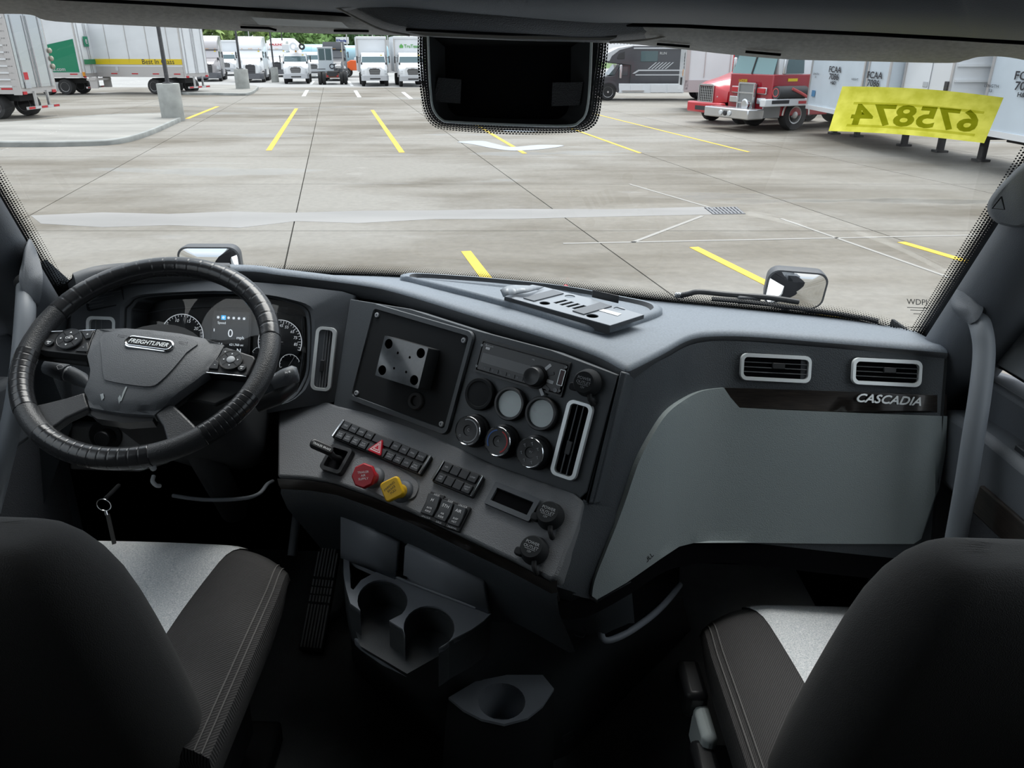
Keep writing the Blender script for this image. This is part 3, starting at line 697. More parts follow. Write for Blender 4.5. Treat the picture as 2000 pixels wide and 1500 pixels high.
# ---- switch banks
def bank(q, lab, nx, rows, wide=None, txt=()):
    f, wd, ht = qframe(LP, q, .004); t = thing('switch_bank', lab, 'switch panel', f.o, 'button switch banks')
    m = M(); m.rplate(f, wd, ht, .008, .003, -.004); m.build('base', m_blk, t, bevel=.001)
    for s in (-1, 1):
        m = M(); m.rplate(f.at(f.p(s * (wd / 2 - .0025), 0, .004)), .004, ht * .96, .004, .0015); m.build('chrome_end', m_chr, t, bevel=.0008)
    iw = wd - .014; n = sum(nx); x = -iw / 2; gh = (ht - .009) / 2; k = 0
    for ci, wgt in enumerate(nx):
        cw = iw * wgt / n
        for r in (0, 1):
            g = f.at(f.p(x + cw / 2, (.5 - r) * (gh + .005), .004)); m = M(); m.rplate(g, cw - .0012, gh, .004, .0012, taper=.94); b = m.build('push_button', m_btn, t, bevel=.0006)
            tx = txt[k] if k < len(txt) else ''; k += 1
            if tx: m = M(); [text(m, s, g, 0, (.0022 if '/' in tx else 0) - .0045 * j, min(.0046, cw * .22), .0046) for j, s in enumerate(tx.split('/'))]; m.build('button_print', m_gry, b, smooth=0)
        x += cw
    return f, t, wd, ht
f, t, wd, ht = bank([(666.6, 822), (842, 890), (825.4, 932.6), (656, 855.6)], 'long two-row button bank with red hazard triangle', [1, 1, 1, 1, 2.3, 1, 1, 1, 1], 2, txt=('IDLE', 'SUSP/DUMP', 'FOG', 'ASST/LIGHT', 'LAMP', 'ASST/ROLL', 'CAB', 'AUX/LIGHT', '', '', 'HDC', 'UTILITY/LIGHT', 'CRS', 'ATC/OPN', 'FAN', 'LCD', 'AUTO', 'ENG/BRAKE'))
g = f.at(LP.hit(739, 876, .010)); m = M(); tri = [(0, .021), (-.019, -.013), (.019, -.013)]
def rtri(s, n=3):
    out = []
    for i in range(3):
        a, b, c = V(tri[i - 1]) * s, V(tri[i]) * s, V(tri[(i + 1) % 3]) * s
        for j in range(n + 1):
            q = j / n; out.append(tuple((b + (a - b) * .14).lerp(b, q).lerp(b.lerp(b + (c - b) * .14, q), q)))
    return out
m.prism([g.p(a, b, -.004) for a, b in rtri(1)], g.n * .009, .06); hz = m.build('hazard_switch', mat('hazard_red', (.55, .01, .03), .3), t, bevel=.001)
m = M()
for s0, s1 in ((.66, .56), (.40, .30)): m.loft([[g.p(a * s0, b * s0, .0053) for a, b in tri], [g.p(a * s1, b * s1, .0053) for a, b in tri]], True, False)
m.build('triangle_print', m_wht, hz, smooth=0)
bank([(861.8, 899.8), (943, 931), (927.6, 974.6), (849, 942)], 'short two-row button bank left of the blank display', [1, 1, 1, 1], 2, txt=('NO', 'ASR/OFF', '', '', '', '', 'LAMP', 'LIGHT/TEST'))

# ---- three rocker switches
for q, lab, a, b, c, d in (([(835, 960), (866, 968), (851, 1021), (827, 1011)], 'black rocker switch nearest the yellow knob', 'LOCK', 'H', 'INTR/AXLE', 'UNLOCK'),
                           ([(862, 971), (890, 982), (877, 1032), (852, 1021)], 'black rocker switch in the middle of the three', 'SLIDE', '5TH', 'AIR/SLIDE', 'LOCK'),
                           ([(888, 982), (917, 990), (901, 1042), (876, 1031)], 'black rocker switch nearest the blank display', 'UNLOCK', 'AIR', 'SUSP/HGT', 'NORMAL')):
    f, wd, ht = qframe(LP, q, .003); t = thing('rocker_switch', lab, 'rocker switch', f.o, 'rocker switches')
    m = M(); m.rplate(f, wd, ht, .008, .002, -.004); m.build('housing', m_blk, t, bevel=.001)
    P = [(ht * .36, .004), (ht * .36, .013), (.0, .007), (-ht * .36, .008), (-ht * .36, .004)]
    m = M(); m.prism([f.p(-wd * .42, y, z) for y, z in P], f.u * (wd * .84)); rk = m.build('rocker', m_btn, t, bevel=.0012)
    m = M(); fa = f.at(f.p(0, ht * .17, .0098 + .0008)); text(m, b, fa, 0, 0, .008, .0004); fb = f.at(f.p(0, -ht * .18, .0080)); [text(m, s, fb, 0, .003 - .006 * j, .0048, .0004) for j, s in enumerate(c.split('/'))]
    text(m, a, f, 0, ht * .43, .0045, .0044); text(m, d, f, 0, -ht * .44, .0045, .0044); m.build('switch_print', m_wht, t, smooth=0)

# ---- blank display
f, wd, ht = qframe(LP, [(965, 941), (1053, 976), (1040, 1023.6), (951, 986)], .001)
t = thing('blank_display', 'empty dark rectangular display in grey bezel on lower panel', 'display', f.o)
m = M(); m.ringframe(f, wd, ht, .010, .006, .003); m.build('bezel', m_fas, t, smooth=30)
m = M(); m.rplate(f, wd - .012, ht - .012, .0015, .002); m.build('screen', m_deep, t, smooth=0)

# ---- brake valve knobs
def valve(px, py, lab, mt, shape, pr):
    base = LP.hit(px + 22, py + 6, -.001); tip = at(px, py, (base.length / ray(px + 22, py + 6).length) - .055)
    ax = (tip - base).normalized(); F = LP.at(tip); F.n = ax; F.u = (LP.u - ax * LP.u.dot(ax)).normalized(); F.v = ax.cross(F.u)
    t = thing('brake_valve_knob', lab, 'brake knob', base)
    L = (tip - base).length; Fb = F.at(base)
    m = M(); m.lathe([(.022, -.004), (.022, .006), (.019, .010), (.013, .012)], LP.at(base), 24, True, True); m.build('collar', m_fas, t, smooth=40)
    m = M(); m.lathe([(.013, 0), (.013, L - .004)], Fb, 20); m.build('stem', mt, t, smooth=40)
    if shape == 8: O = [(math.cos(R_(22.5 + 45 * i)) * .0235, math.sin(R_(22.5 + 45 * i)) * .0235) for i in range(8)]
    else: O = [(a * .7071 - b * .7071, a * .7071 + b * .7071) for a, b in rrect(.037, .037, .006, 3)]
    rings = [[F.p(a * s, b * s, z) for a, b in O] for s, z in ((.80, -.012), (1, -.008), (1, -.002), (.92, .0012))]
    m = M(); m.loft(rings, True, True); m.build('head', mt, t, bevel=.0012)
    m = M(); [text(m, s, F.rot(25 if shape == 8 else 60), 0, (.006 - .006 * j), .0058, .0016) for j, s in enumerate(pr)]; m.build('head_print', m_wht if shape == 8 else m_blk, t, smooth=0)
valve(710, 929, 'red octagonal trailer air supply knob', m_red, 8, ('TRAILER', 'AIR', 'SUPPLY'))
valve(765, 955, 'yellow diamond-shaped parking brake knob', m_yel, 4, ('PARKING', 'BRAKE', 'PULL'))
m = M(); P = catmull([LP.hit(x, y, .0012) for x, y in [(690, 905), (715, 893), (760, 905), (812, 938), (815, 962), (800, 976), (760, 975), (715, 952), (690, 930)]], 4, True); m.prism(P, LP.n * .0015); m.build('valve_plinth', m_lp, dash, bevel=.001)

# ---- trailer brake lever
f, wd, ht = qframe(LP, [(648, 871), (688, 880), (676, 935), (634, 918)], .001)
t = thing('trailer_brake_lever', 'black lettered hand lever in a recessed gate below buttons', 'lever', f.o)
m = M(); m.ringframe(f, wd, ht, .008, .012, .008); m.build('gate_frame', m_blk, t, smooth=40)
m = M(); m.rplate(f, wd - .01, ht - .01, .001, .004); m.build('gate_slot', m_deep, t, smooth=0)
a = f.p(0, .004, 0); d0 = a.y / ray(655, 900).y; k1 = at(640, 884, d0 - .05); 
m = M(); m.tube([a, at(652, 893, d0 - .03), at(645, 885, d0 - .06)], [.007, .006, .006], 10); m.build('lever_stalk', m_blk, t, smooth=60)
hc = at(629, 871, d0 - .075); e1, e2 = at(608, 863, d0 - .075), at(652, 882, d0 - .068); ux = (e2 - e1).normalized(); nn = (V((0, -.5, .8)) - ux * V((0, -.5, .8)).dot(ux)).normalized(); H = f.at(hc); H.u, H.n = ux, nn; H.v = nn.cross(ux)
m = M(); m.rplate(H, (e2 - e1).length, .017, .012, .008, -.012, 5); m.build('handle', m_blk, t, bevel=.003, bseg=3)
m = M(); text(m, 'TRAILER BRAKE', H, 0, -.001, .0062, .0004, 0, .8); m.build('handle_print', m_wht, t, smooth=0)

# ---- storage tray in the dash top and the sheet metal bracket lying in it
def pz(px, py, dz=0): h, n = padhit(px, py); return h + V((0, 0, dz))
tro = [(781, 547), (795, 541), (870, 545), (960, 552), (1100, 567), (1212, 587), (1275, 600), (1294, 611), (1282, 621), (1235, 637), (1190, 650), (1165, 651), (1130, 643), (1040, 615), (960, 592), (860, 566), (800, 551)]
O = [pz(x, y, .001) for x, y in tro]; c = sum(O, V()) / len(O)
Oc = catmull(O, 4, True); c = sum(Oc, V()) / len(Oc)
def shr(p, k, dz): q = c + (p - c) * k; return V((q.x, q.y, p.z + dz))
t = thing('dash_tray', 'shallow oblong storage tray moulded in the dash top', 'tray', c)
m = M(); m.loft([[shr(p, 1, -.004) for p in Oc], [shr(p, .995, .007) for p in Oc], [shr(p, .96, .011) for p in Oc], [shr(p, .925, .011) for p in Oc]], True, False); m.build('rim', m_top, t, smooth=60)
m = M(); m.loft([[shr(p, .925, .011) for p in Oc], [shr(p, .90, .002) for p in Oc]], True, False); m.build('tray_wall', m_lip, t, smooth=60)  # charcoal inner wall: the shadow inside the tray put into the colour
m = M(); m.ngon([shr(p, .91, .0025) for p in Oc]); m.build('tray_floor', m_top, t, smooth=0)
zb = -.459
BF = Frame(onZ(1120, 600, zb), 0, 90); BF.o = onZ(1120, 600, zb)
br = thing('laptop_bracket', 'black sheet-metal bracket with slots lying in the dash tray', 'bracket', BF.o)
def bu(px, py): p = onZ(px, py, zb); return (p.x - BF.o.x, p.y - BF.o.y)
BF.u, BF.v, BF.n = V((1, 0, 0)), V((0, 1, 0)), V((0, 0, 1))
outl = [bu(*p) for p in [(985, 579), (1192, 636), (1258, 615), (1210, 601), (1150, 582), (1062, 560), (1040, 556), (1000, 566)]]
def hole(px, py, ru): u, v = bu(px, py); return circ(u, v, ru, 14)
def slot(x0, y0, x1, y1, wv):
    a, b = V(bu(x0, y0)), V(bu(x1, y1)); d = (b - a).normalized(); n = V((-d.y, d.x)) * wv; return [tuple(a - n), tuple(b - n), tuple(b + n), tuple(a + n)]
hl = [hole(1113, 579, .011), hole(1064, 592, .011), hole(1210, 603, .012), hole(1157, 617, .012)] + [slot(1083 + 12 * i, 592 + 3.6 * i, 1107 + 12 * i, 586 + 3.6 * i, .0045) for i in range(5)]
m_sheet = mat('sheet_metal_sheen', (.26, .285, .315), .38)  # dark metal lightened: grazing sky sheen mixed into the base colour
m = cell_plate(BF, outl, hl, .002); m.build('sheet_plate', m_sheet, br, smooth=0)
m = M(); m.ngon([BF.p(a * .93, b * .93, -.012) for a, b in outl]); m.build('under_tray', m_deep, br, smooth=0)
fe = [onZ(985, 579, zb), onZ(1192, 636, zb)]; m = M(); m.prism([fe[0], fe[1], fe[1] + V((0, 0, -.018)), fe[0] + V((0, 0, -.018))], V((0, .002, 0))); m.build('front_flange', m_blk, br, smooth=0)
re = [onZ(1192, 636, zb), onZ(1258, 615, zb)]; m = M(); m.prism([re[0], re[1], re[1] + V((0, 0, -.008)), re[0] + V((0, 0, -.008))], V((-.002, 0, 0))); m.build('side_flange', m_lip, br, smooth=0)
for q in ([(1022, 583), (1043, 589), (1101, 574), (1080, 567)], [(1118, 608), (1140, 615), (1195, 599), (1172, 592)]):
    m = M(); m.prism([onZ(x, y, zb + .0005) for x, y in q], (0, 0, .002)); m.build('foam_pad', m_trim, br, smooth=0)
e = [onZ(1156, 581, zb), onZ(1208, 593, zb)]; m = M(); m.prism([e[0], e[1], e[1] + V((0, 0, .016)), e[0] + V((0, 0, .016))], V((0, .003, 0))); m.build('upright_tab', m_blk, br, bevel=.004)
m = M(); A = catmull([onZ(978, 566, zb + .014), onZ(990, 560, zb + .018), onZ(1004, 558, zb + .010), onZ(1030, 559, zb + .014), onZ(1062, 560, zb + .004)], 4); B = catmull([onZ(984, 580, zb), onZ(992, 577, zb + .008), onZ(1006, 575, zb + .004), onZ(1030, 571, zb + .010), onZ(1050, 566, zb + .002)], 4)
m.loft([A, B], False, False); m.build('bent_flap', m_sheet, br, smooth=60, solid=.002)
m = M(); m.prism([onZ(x, y, zb + .0006) for x, y in [(1168, 606), (1176, 603), (1214, 613), (1206, 617)]], (0, 0, .0004)); m.build('paper_sticker', m_wht, br, smooth=0)
m = M(); m.ell(pz(1104, 571, .012), .006, .006, .006); tag(m.build('red_bead', m_red, None, smooth=60), 'tiny red bead behind the metal bracket on dash', 'bead')
# ============================================================ steering wheel
W = Frame(at(291, 692, 1.33), 0, 58)
WR = .2055
sw = thing('steering_wheel', 'black leather-wrapped four-spoke steering wheel with grey hub', 'steering wheel', W.p(0, 0, -.05))
def rim_pt(q, z=0): return W.p(math.cos(R_(q)) * WR, math.sin(R_(q)) * WR, z)
def rim_seg(a0, a1, r, name, mt, seams=0):
    n = max(6, int((a1 - a0) / 2)) if not seams else seams * 12
    path = [rim_pt(a0 + (a1 - a0) * i / n) for i in range(n + 1)]
    rs = [r] * (n + 1)
    if seams:
        for i in range(n + 1):
            k = i % 12; rs[i] = r * (.968 if k == 0 else 1.0)
    m = M(); m.tube(path, rs, 18, up=W.n); return m.build(name, mt, sw, smooth=70 if not seams else 80)
# angles of grips from the photograph: left grip, right grip, bottom left, bottom right
def wang(px, py): a, b = uvof(W, px, py); return math.degrees(math.atan2(b, a)) % 360
g1, g2 = wang(115, 612), wang(52, 688)      # left grip (upper, lower)
g3, g4 = wang(52, 800), wang(82, 845)       # lower left spoke
g5, g6 = wang(295, 880), wang(395, 850)     # lower right spoke
g7, g8 = wang(480, 770), wang(538, 660)     # right grip
def seg2(a, b, *k):
    if b < a: b += 360
    return rim_seg(a, b, *k)
seg2(g8, g1, .0185, 'rim_wrap', m_wrap, 22)
seg2(g1, g2, .0178, 'rim_grip', m_leath)
seg2(g2, g3, .0185, 'rim_wrap', m_wrap, 9)
seg2(g3, g4, .0178, 'rim_grip', m_leath)
seg2(g4, g5, .0185, 'rim_wrap', m_wrap, 13)
seg2(g5, g6, .0178, 'rim_grip', m_leath)
seg2(g6, g7, .0185, 'rim_wrap', m_wrap, 10)
seg2(g7, g8, .0178, 'rim_grip', m_leath)
hub_px = [(189, 643), (245, 641), (300, 645), (350, 651), (400, 661), (438, 674), (424, 700), (406, 727), (380, 745), (350, 766), (335, 778), (318, 797), (301, 811), (245, 808), (205, 802), (175, 796), (164, 762), (174, 738), (176, 722), (170, 695), (180, 662)]
hcx, hcy = 290, 715
def hubhit(px, py, lift=.022):
    u, v = uvof(W, px, py); k = max(0, 1 - (u * u / .0125 + (v + .02) ** 2 / .0095)); return W.hit(px, py, lift * k ** .5 - .004), W.n
skin(hub_px, hubhit, 12, 0, .02).build('hub_pad', m_hub, sw, smooth=60, bevel=.002)
inp = [(205, 652), (300, 655), (385, 668), (365, 690), (340, 720), (315, 745), (295, 756), (250, 752), (213, 745), (204, 738), (200, 700)]
skin([tuple(p.to_2d()) for p in catmull([(*p, 0) for p in inp], 3, True)], lambda x, y: (hubhit(x, y)[0], W.n), 12, .0025, .004).build('hub_boss', m_hub, sw, smooth=60)
skin([(175, 797), (205, 803), (245, 809), (301, 812), (298, 822), (245, 826), (190, 818), (178, 810)], lambda x, y: (W.hit(x, y, -.012), W.n), 14, 0, .02).build('hub_lower', m_blk, sw, smooth=60)
m = M(); W0 = W.at(W.p(0, -.02, -.012)); m.lathe([(.10, -.004), (.085, -.03), (.05, -.06)], W0, 32); m.build('hub_back', m_mblk, sw, smooth=50)
# spokes, swept from hub to rim
def spoke(pts, name, mt, z0=-.004, th=.018, b=.004):
    m = M(); m.prism([W.hit(x, y, z0) for x, y in pts], -W.n * th); return m.build(name, mt, sw, bevel=b, bseg=3)
spoke([(165, 765), (174, 796), (130, 816), (100, 838), (78, 845), (48, 812), (62, 792), (90, 786), (130, 776)], 'spoke', m_leath)
spoke([(334, 786), (303, 808), (318, 832), (325, 858), (345, 872), (392, 844), (378, 828), (356, 806)], 'spoke', m_leath)
lp_ = [(96, 648), (186, 645), (177, 668), (170, 690), (172, 694), (76, 684), (84, 664)]
rp_ = [(440, 677), (496, 695), (499, 701), (484, 734), (480, 735), (403, 727), (420, 704)]
for pod, cpx in ((lp_, None), (rp_, None)):
    spoke(pod, 'spoke', m_blk, -.002, .02, .003)
m = M(); m.prism([W.hit(x, y, -.024) for x, y in [(62, 686), (172, 697), (172, 712), (66, 698)]], -W.n * .01); m.build('spoke_back', m_mblk, sw, bevel=.003)
m = M(); m.prism([W.hit(x, y, -.024) for x, y in [(345, 775), (405, 728), (485, 735), (478, 762), (420, 790)]], -W.n * .01); m.build('spoke_back', m_mblk, sw, bevel=.003)
# chrome edges of the pods
m = M(); m.tube([W.hit(x, y, 0) for x, y in [(403, 727.5), (440, 731), (481, 735)]], .0011, 6); m.build('pod_trim', m_chr, sw, smooth=60)
m = M(); m.tube([W.hit(x, y, 0) for x, y in [(97, 647.5), (140, 646), (187, 644.5)]], .0009, 6); m.build('pod_trim', m_chr, sw, smooth=60)
def pad4(cx, cy, rpx, ok):
    g = W.at(W.hit(cx, cy, -.001)); r = (W.hit(cx + rpx, cy) - W.hit(cx - rpx, cy)).length / 2
    m = M(); m.lathe([(r, 0), (r, .003), (r * .93, .0045), (r * .9, .004), (r * .42, .004), (r * .40, .003)], g, 28); p = m.build('thumb_pad', m_btn, sw, smooth=30)
    m = M(); m.lathe([(r * .36, 0), (r * .36, .005), (r * .3, .0058), (.0003, .006)], g, 20); m.build('pad_centre', m_btn if ok else m_gry, p, smooth=40)
    m = M(); m.arc(g, r * .95, r * 1.02, 0, 360, .0043, 32); m.build('pad_ring', m_chr, p, smooth=0)
    m = M()
    for k in range(4):
        q = R_(45 + 90 * k); m.line2(g, math.cos(q) * r * .42, math.sin(q) * r * .42, math.cos(q) * r * .9, math.sin(q) * r * .9, .0007, .0048)
    m.build('pad_gap', m_deep, p, smooth=0)
    m = M()
    for k in range(4):
        q = R_(90 * k); c, s = math.cos(q), math.sin(q); T3 = [(.70, 0), (.56, .09), (.56, -.09)]
        m.ngon([g.p((a * c - b * s) * r, (a * s + b * c) * r, .0049) for a, b in T3])
    if ok: text(m, 'OK', g, 0, 0, r * .3, .0066)
    m.build('pad_print', m_wht, p, smooth=0)
pad4(136, 664, 25, True); pad4(452, 705, 22.5, False)
for cx, cy, r in ((97, 670, 9), (473, 719, 8.5)):
    g = W.at(W.hit(cx, cy, -.001)); rr = (W.hit(cx + r, cy) - W.hit(cx - r, cy)).length / 2; m = M(); m.lathe([(rr, 0), (rr, .002), (rr * .9, .003), (.0003, .003)], g, 18); b = m.build('round_button', m_btn, sw, smooth=40)
    m = M(); text(m, '~', g, 0, .001, rr * 1.5, .0034, bold=.0004); text(m, '-', g, 0, -.002, rr * 1.4, .0034, bold=.0004); m.build('button_print', m_wht, b, smooth=0)
for q, tx in (([(159, 648), (183, 647), (177, 661), (168, 663)], '+'), ([(172, 670), (172, 688), (146, 686), (166, 672)], '-'), ([(437, 681), (456, 685), (441, 690), (428, 700)], '+'), ([(420, 703), (428, 708), (426, 722), (408, 720)], '-')):
    m = M(); P = [W.hit(x, y, -.001) for x, y in q]; m.prism(P, W.n * .002); b = m.build('corner_button', m_btn, sw, bevel=.0008)
    c = sum(P, V()) / 4; m = M(); text(m, tx, W.at(c), 0, 0, .008, .0026); m.build('button_print', m_wht, b, smooth=0)
# oval badge
pc, _ = hubhit(293, 674); bf = W.at(pc + W.n * .002).rot(-6.5); bl = (W.hit(337, 680) - W.hit(249, 668)).length
def oval(w, h, n=8): return rrect(w, h, h / 2 - 1e-4, n)
bh = .020
m = M(); m.loft([[bf.p(a, b, z) for a, b in oval(bl * s, bh * t)] for s, t, z in ((1.05, 1.25, 0), (1.05, 1.25, .003), (1, 1.0, .0045), (.96, .80, .0040), (.955, .78, .002))], True, False); bd = m.build('badge_ring', m_chr, sw, smooth=50)
m = M(); m.ngon([bf.p(a, b, .003) for a, b in oval(bl * .96, bh * .8)]); m.build('badge_field', m_blk, bd, smooth=0)
m = M(); _v = text_geo('FREIGHTLINER')[0]; _w = max(v[0] for v in _v) - min(v[0] for v in _v); text(m, 'FREIGHTLINER', bf, 0, 0, .0118, .0042, .25, bl * .84 / (_w * .0118), bold=.0002); m.build('badge_lettering', m_sil, bd, smooth=0)
for px, py, s in ((241, 659, -1), (358, 672, 1)):
    m = M(); pc, _ = hubhit(px, py); g = W.at(pc + W.n * .0035).rot(-6); m.line2(g, -.008, .0015, .008, .0015, .0007); m.line2(g, -.006, -.0018, .004, -.0022, .0007); m.line2(g, s * .008, .003, s * .008, -.002, .0007); m.build('horn_symbol', m_mblk, sw, smooth=0)
# scuffs on the hub
m_scuff = mat('scuff_pale', (.42, .46, .47), .6)
for P in ([(237, 747), (244, 744), (247, 748), (241, 750)], [(231, 778), (235, 772), (237, 778), (233, 790)], [(246, 756), (249, 756), (243, 770), (238, 783), (235, 785), (240, 768)], [(196, 771), (202, 769), (204, 778), (199, 783)]):
    m = M(); m.ngon([hubhit(x, y)[0] + W.n * .0012 for x, y in P]); m.build('scuff_mark', m_scuff, sw, smooth=0)

# ---- column shroud, stalks
colu = thing('steering_column', 'black steering column shroud below the steering wheel', 'steering column', W.p(0, 0, -.2))
m = M(); ax = -W.n
ring = lambda c, a, b: [c + W.u * x + W.v * y for x, y in rrect(a, b, min(a, b) * .3, 4)]
m.loft([ring(W.p(.03, -.03, -.06), .20, .13), ring(W.p(.03, -.02, -.12), .23, .15), ring(W.p(.03, .0, -.22), .22, .16), ring(W.p(.03, .05, -.36), .18, .16)], True, True); m.build('shroud', m_mblk, colu, smooth=50)
m = M(); m.tube([W.p(.03, -.05, -.2), W.p(.03, -.06, -.5)], .03, 14); m.build('steering_shaft', m_mblk, colu, smooth=60)
st = thing('wiper_stalk', 'black wiper stalk left below the wheel hub', 'stalk', W.hit(150, 735, -.07))
def stalk_body(pts, d, r, name, mt, par, flat=1): m = M(); m.tube([W.hit(x, y, z) for x, y, z in pts], r, 12, flat=flat, up=W.n); return m.build(name, mt, par, smooth=50)
stalk_body([(92, 716, -.075), (118, 724, -.075), (131, 729, -.075)], 0, [.014, .017, .016], 'stalk_knob', m_fas, st)
stalk_body([(133, 730, -.075), (136, 731, -.075)], 0, [.0145, .0145], 'stalk_collar', m_gry, st)
stalk_body([(137, 731, -.075), (158, 741, -.075), (172, 750, -.075), (195, 765, -.075)], 0, [.015, .014, .009, .008], 'stalk_arm', m_fas, st)
g = W.at(W.hit(116, 718, -.055)).rot(-14); m = M(); m.arc(g, .006, .007, 20, 160, 0); m.line2(g, -.007, .002, 0, -.004, .0008); m.line2(g, 0, -.004, .007, .002, .0008); m.ngon([g.p(.012, .002), g.p(.012, -.003), g.p(.017, -.0005)]); m.build('stalk_print', m_wht, st, smooth=0)
st = thing('shift_stalk', 'chunky black gear stalk right of the steering wheel', 'stalk', W.hit(560, 740, -.05))
stalk_body([(470, 785, -.09), (510, 765, -.075), (535, 752, -.07)], 0, [.014, .017, .019], 'stalk_arm', m_fas, st)
stalk_body([(533, 753, -.068), (560, 738, -.064), (577, 730, -.062), (582, 729, -.062)], 0, [.020, .021, .019, .013], 'stalk_knob', m_fas, st, .8)
stalk_body([(500, 792, -.085), (540, 775, -.080), (572, 752, -.078), (578, 745, -.077)], 0, [.016, .019, .015, .008], 'stalk_lower', m_blk, st, .8)
g = W.at(W.hit(553, 728, -.042)).rot(18); m = M(); text(m, 'D', g, -.016, 0, .007, .0); text(m, 'N R', g, .008, -.001, .006, 0); m.build('stalk_print', m_wht, st, smooth=0)
# ============================================================ centre console with cup holders
ZC = -.97
con = thing('centre_console', 'black floor console with two open cup holders below the switches', 'console', (.05, 1.3, FL))
def zl(L, z): return [onZ(x, y, z) for x, y in L]
A = zl([(668, 1112), (680, 1190), (704, 1262), (795, 1316), (880, 1268), (962, 1212), (1110, 1200), (1325, 1150)], -1.03)
B = zl([(688, 1288), (705, 1320), (735, 1350), (830, 1425), (905, 1485), (985, 1520), (1110, 1475), (1350, 1230)], FL)
# back rim points closing the footprint against the firewall
A += [V((.42, 1.75, -1.03)), V((-.32, 1.75, -1.03))]; B += [V((.55, 1.9, FL)), V((-.36, 1.9, FL))]
C = [a.lerp(b, .5) + V((0, .015, 0)) for a, b in zip(A, B)]
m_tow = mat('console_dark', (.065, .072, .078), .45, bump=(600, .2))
m = M(); m.loft([A, C, B], True, True); m.build('body', m_tow, con, smooth=50)
# cup plate
def pell(cx, cy, rx, ry, a0, a1, n=18): return [(cx + rx * math.cos(R_(a0 + (a1 - a0) * i / n)), cy + ry * math.sin(R_(a0 + (a1 - a0) * i / n))) for i in range(n + 1)]
c1 = pell(747, 1173, 49, 41, 152, 400); c2 = pell(838, 1226, 50, 43, 160, 428)
plate = [(671, 1086), (671, 1120), (676, 1150), (684, 1178)] + c1 + [(760, 1212), (786, 1228)] + c2 + [(886, 1247), (920, 1230), (945, 1212), (959, 1198), (958, 1193), (930, 1184), (840, 1150), (742, 1112), (700, 1094)]
PF = Frame((0, 1.2, ZC), 0, 90); PF.o = V((0, 1.2, ZC)); PF.u, PF.v, PF.n = V((1, 0, 0)), V((0, 1, 0)), V((0, 0, 1))
pu = [((onZ(x, y, ZC) - PF.o).x, (onZ(x, y, ZC) - PF.o).y) for x, y in plate]
tri_h = [((onZ(x, y, ZC) - PF.o).x, (onZ(x, y, ZC) - PF.o).y) for x, y in [(682, 1094), (735, 1117), (705, 1133), (690, 1152), (685, 1148)]]
m = cell_plate(PF, pu, [tri_h[::-1]], .012); m.build('cup_plate', m_con, con, bevel=.002)
for c in (c1, c2):
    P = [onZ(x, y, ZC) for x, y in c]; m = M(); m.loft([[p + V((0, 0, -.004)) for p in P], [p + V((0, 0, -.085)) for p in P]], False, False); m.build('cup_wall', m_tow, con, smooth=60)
for L in ([(671, 1086), (671, 1120), (676, 1150), (684, 1178), c1[0]], [c1[-1], (760, 1212), (786, 1228), c2[0]], [c2[-1], (886, 1247), (920, 1230), (945, 1212), (959, 1198)]):
    P = [onZ(x, y, ZC) for x, y in L]; m = M(); m.loft([[p + V((0, 0, -.003)) for p in P], [p + V((0, 0, -.09)) for p in P]], False, False); m.build('front_wall', m_tow, con, smooth=40)
lip = zl([(690, 1244), (704, 1257), (745, 1285), (797, 1310), (806, 1306), (812, 1285), (790, 1290), (745, 1266), (715, 1245)], -1.045)
m = M(); m.prism(lip, (0, 0, -.02)); m.build('front_lip', m_con, con, bevel=.004)
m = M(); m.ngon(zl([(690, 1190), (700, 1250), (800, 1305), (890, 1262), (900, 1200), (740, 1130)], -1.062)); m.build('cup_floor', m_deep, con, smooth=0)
# panels behind the cup plate
def pan(L0, z0, L1, z1, name, mt): m = M(); m.loft([zl(L0, z0), [a.lerp(b, .8) for a, b in zip(zl(L0, z0), zl(L1, z1))], zl(L1, z1)], False, False); return m.build(name, mt, con, smooth=60, solid=.01)
pan([(672, 1004), (782, 1056)], -.86, [(671, 1084), (776, 1126)], ZC, 'back_panel', m_con)
pan([(797, 1060), (948, 1130)], -.86, [(792, 1130), (958, 1192)], ZC, 'back_panel', m_con)
m = M(); m.prism(zl([(780, 1054), (800, 1062), (794, 1132), (774, 1124)], -.95), (0, .02, -.01)); m.build('cable_slot', m_deep, con, smooth=0)
m = M(); m.tube(zl([(690, 1092), (742, 1114), (840, 1153), (930, 1187)], ZC + .004), .0035, 8); m.build('plate_ridge', m_con, con, smooth=60)
# right flank up to the knee panel
U = [LP.hit(650, 975, -.09), LP.hit(800, 1040, -.07), LP.hit(940, 1105, -.05), LP.hit(1060, 1150, -.03), LP.hit(1088, 1146, -.02), sh(1135, 1160), sh(1162, 1172), sh(1230, 1125) - V((0, 0, .01))]
D = zl([(690, 1140), (790, 1165), (962, 1215), (1060, 1222), (1110, 1228), (1150, 1240), (1180, 1248), (1240, 1222)], -1.035)
m = M(); m.loft([U, [a.lerp(b, .5) for a, b in zip(U, D)], D], False, False); m.build('flank_panel', m_side, con, smooth=50)
m = M(); m.tube(catmull([onZ(x, y, z) for x, y, z in [(1168, 1170, -.93), (1172, 1225, -1.0), (1182, 1250, -1.03), (1225, 1236, -1.03), (1285, 1192, -1.03), (1328, 1142, -1.03)]], 5), .007, 8); m.build('bin_rim', m_con, con, smooth=60)
m = M(); m.ngon([onZ(x, y, z) for x, y, z in [(1168, 1172, -.93), (1174, 1228, -1.0), (1184, 1248, -1.028), (1225, 1233, -1.028), (1285, 1189, -1.028), (1326, 1142, -1.028), (1330, 1062, -.92), (1240, 1120, -.92)]]); m.build('bin_opening', m_deep, con, smooth=0)
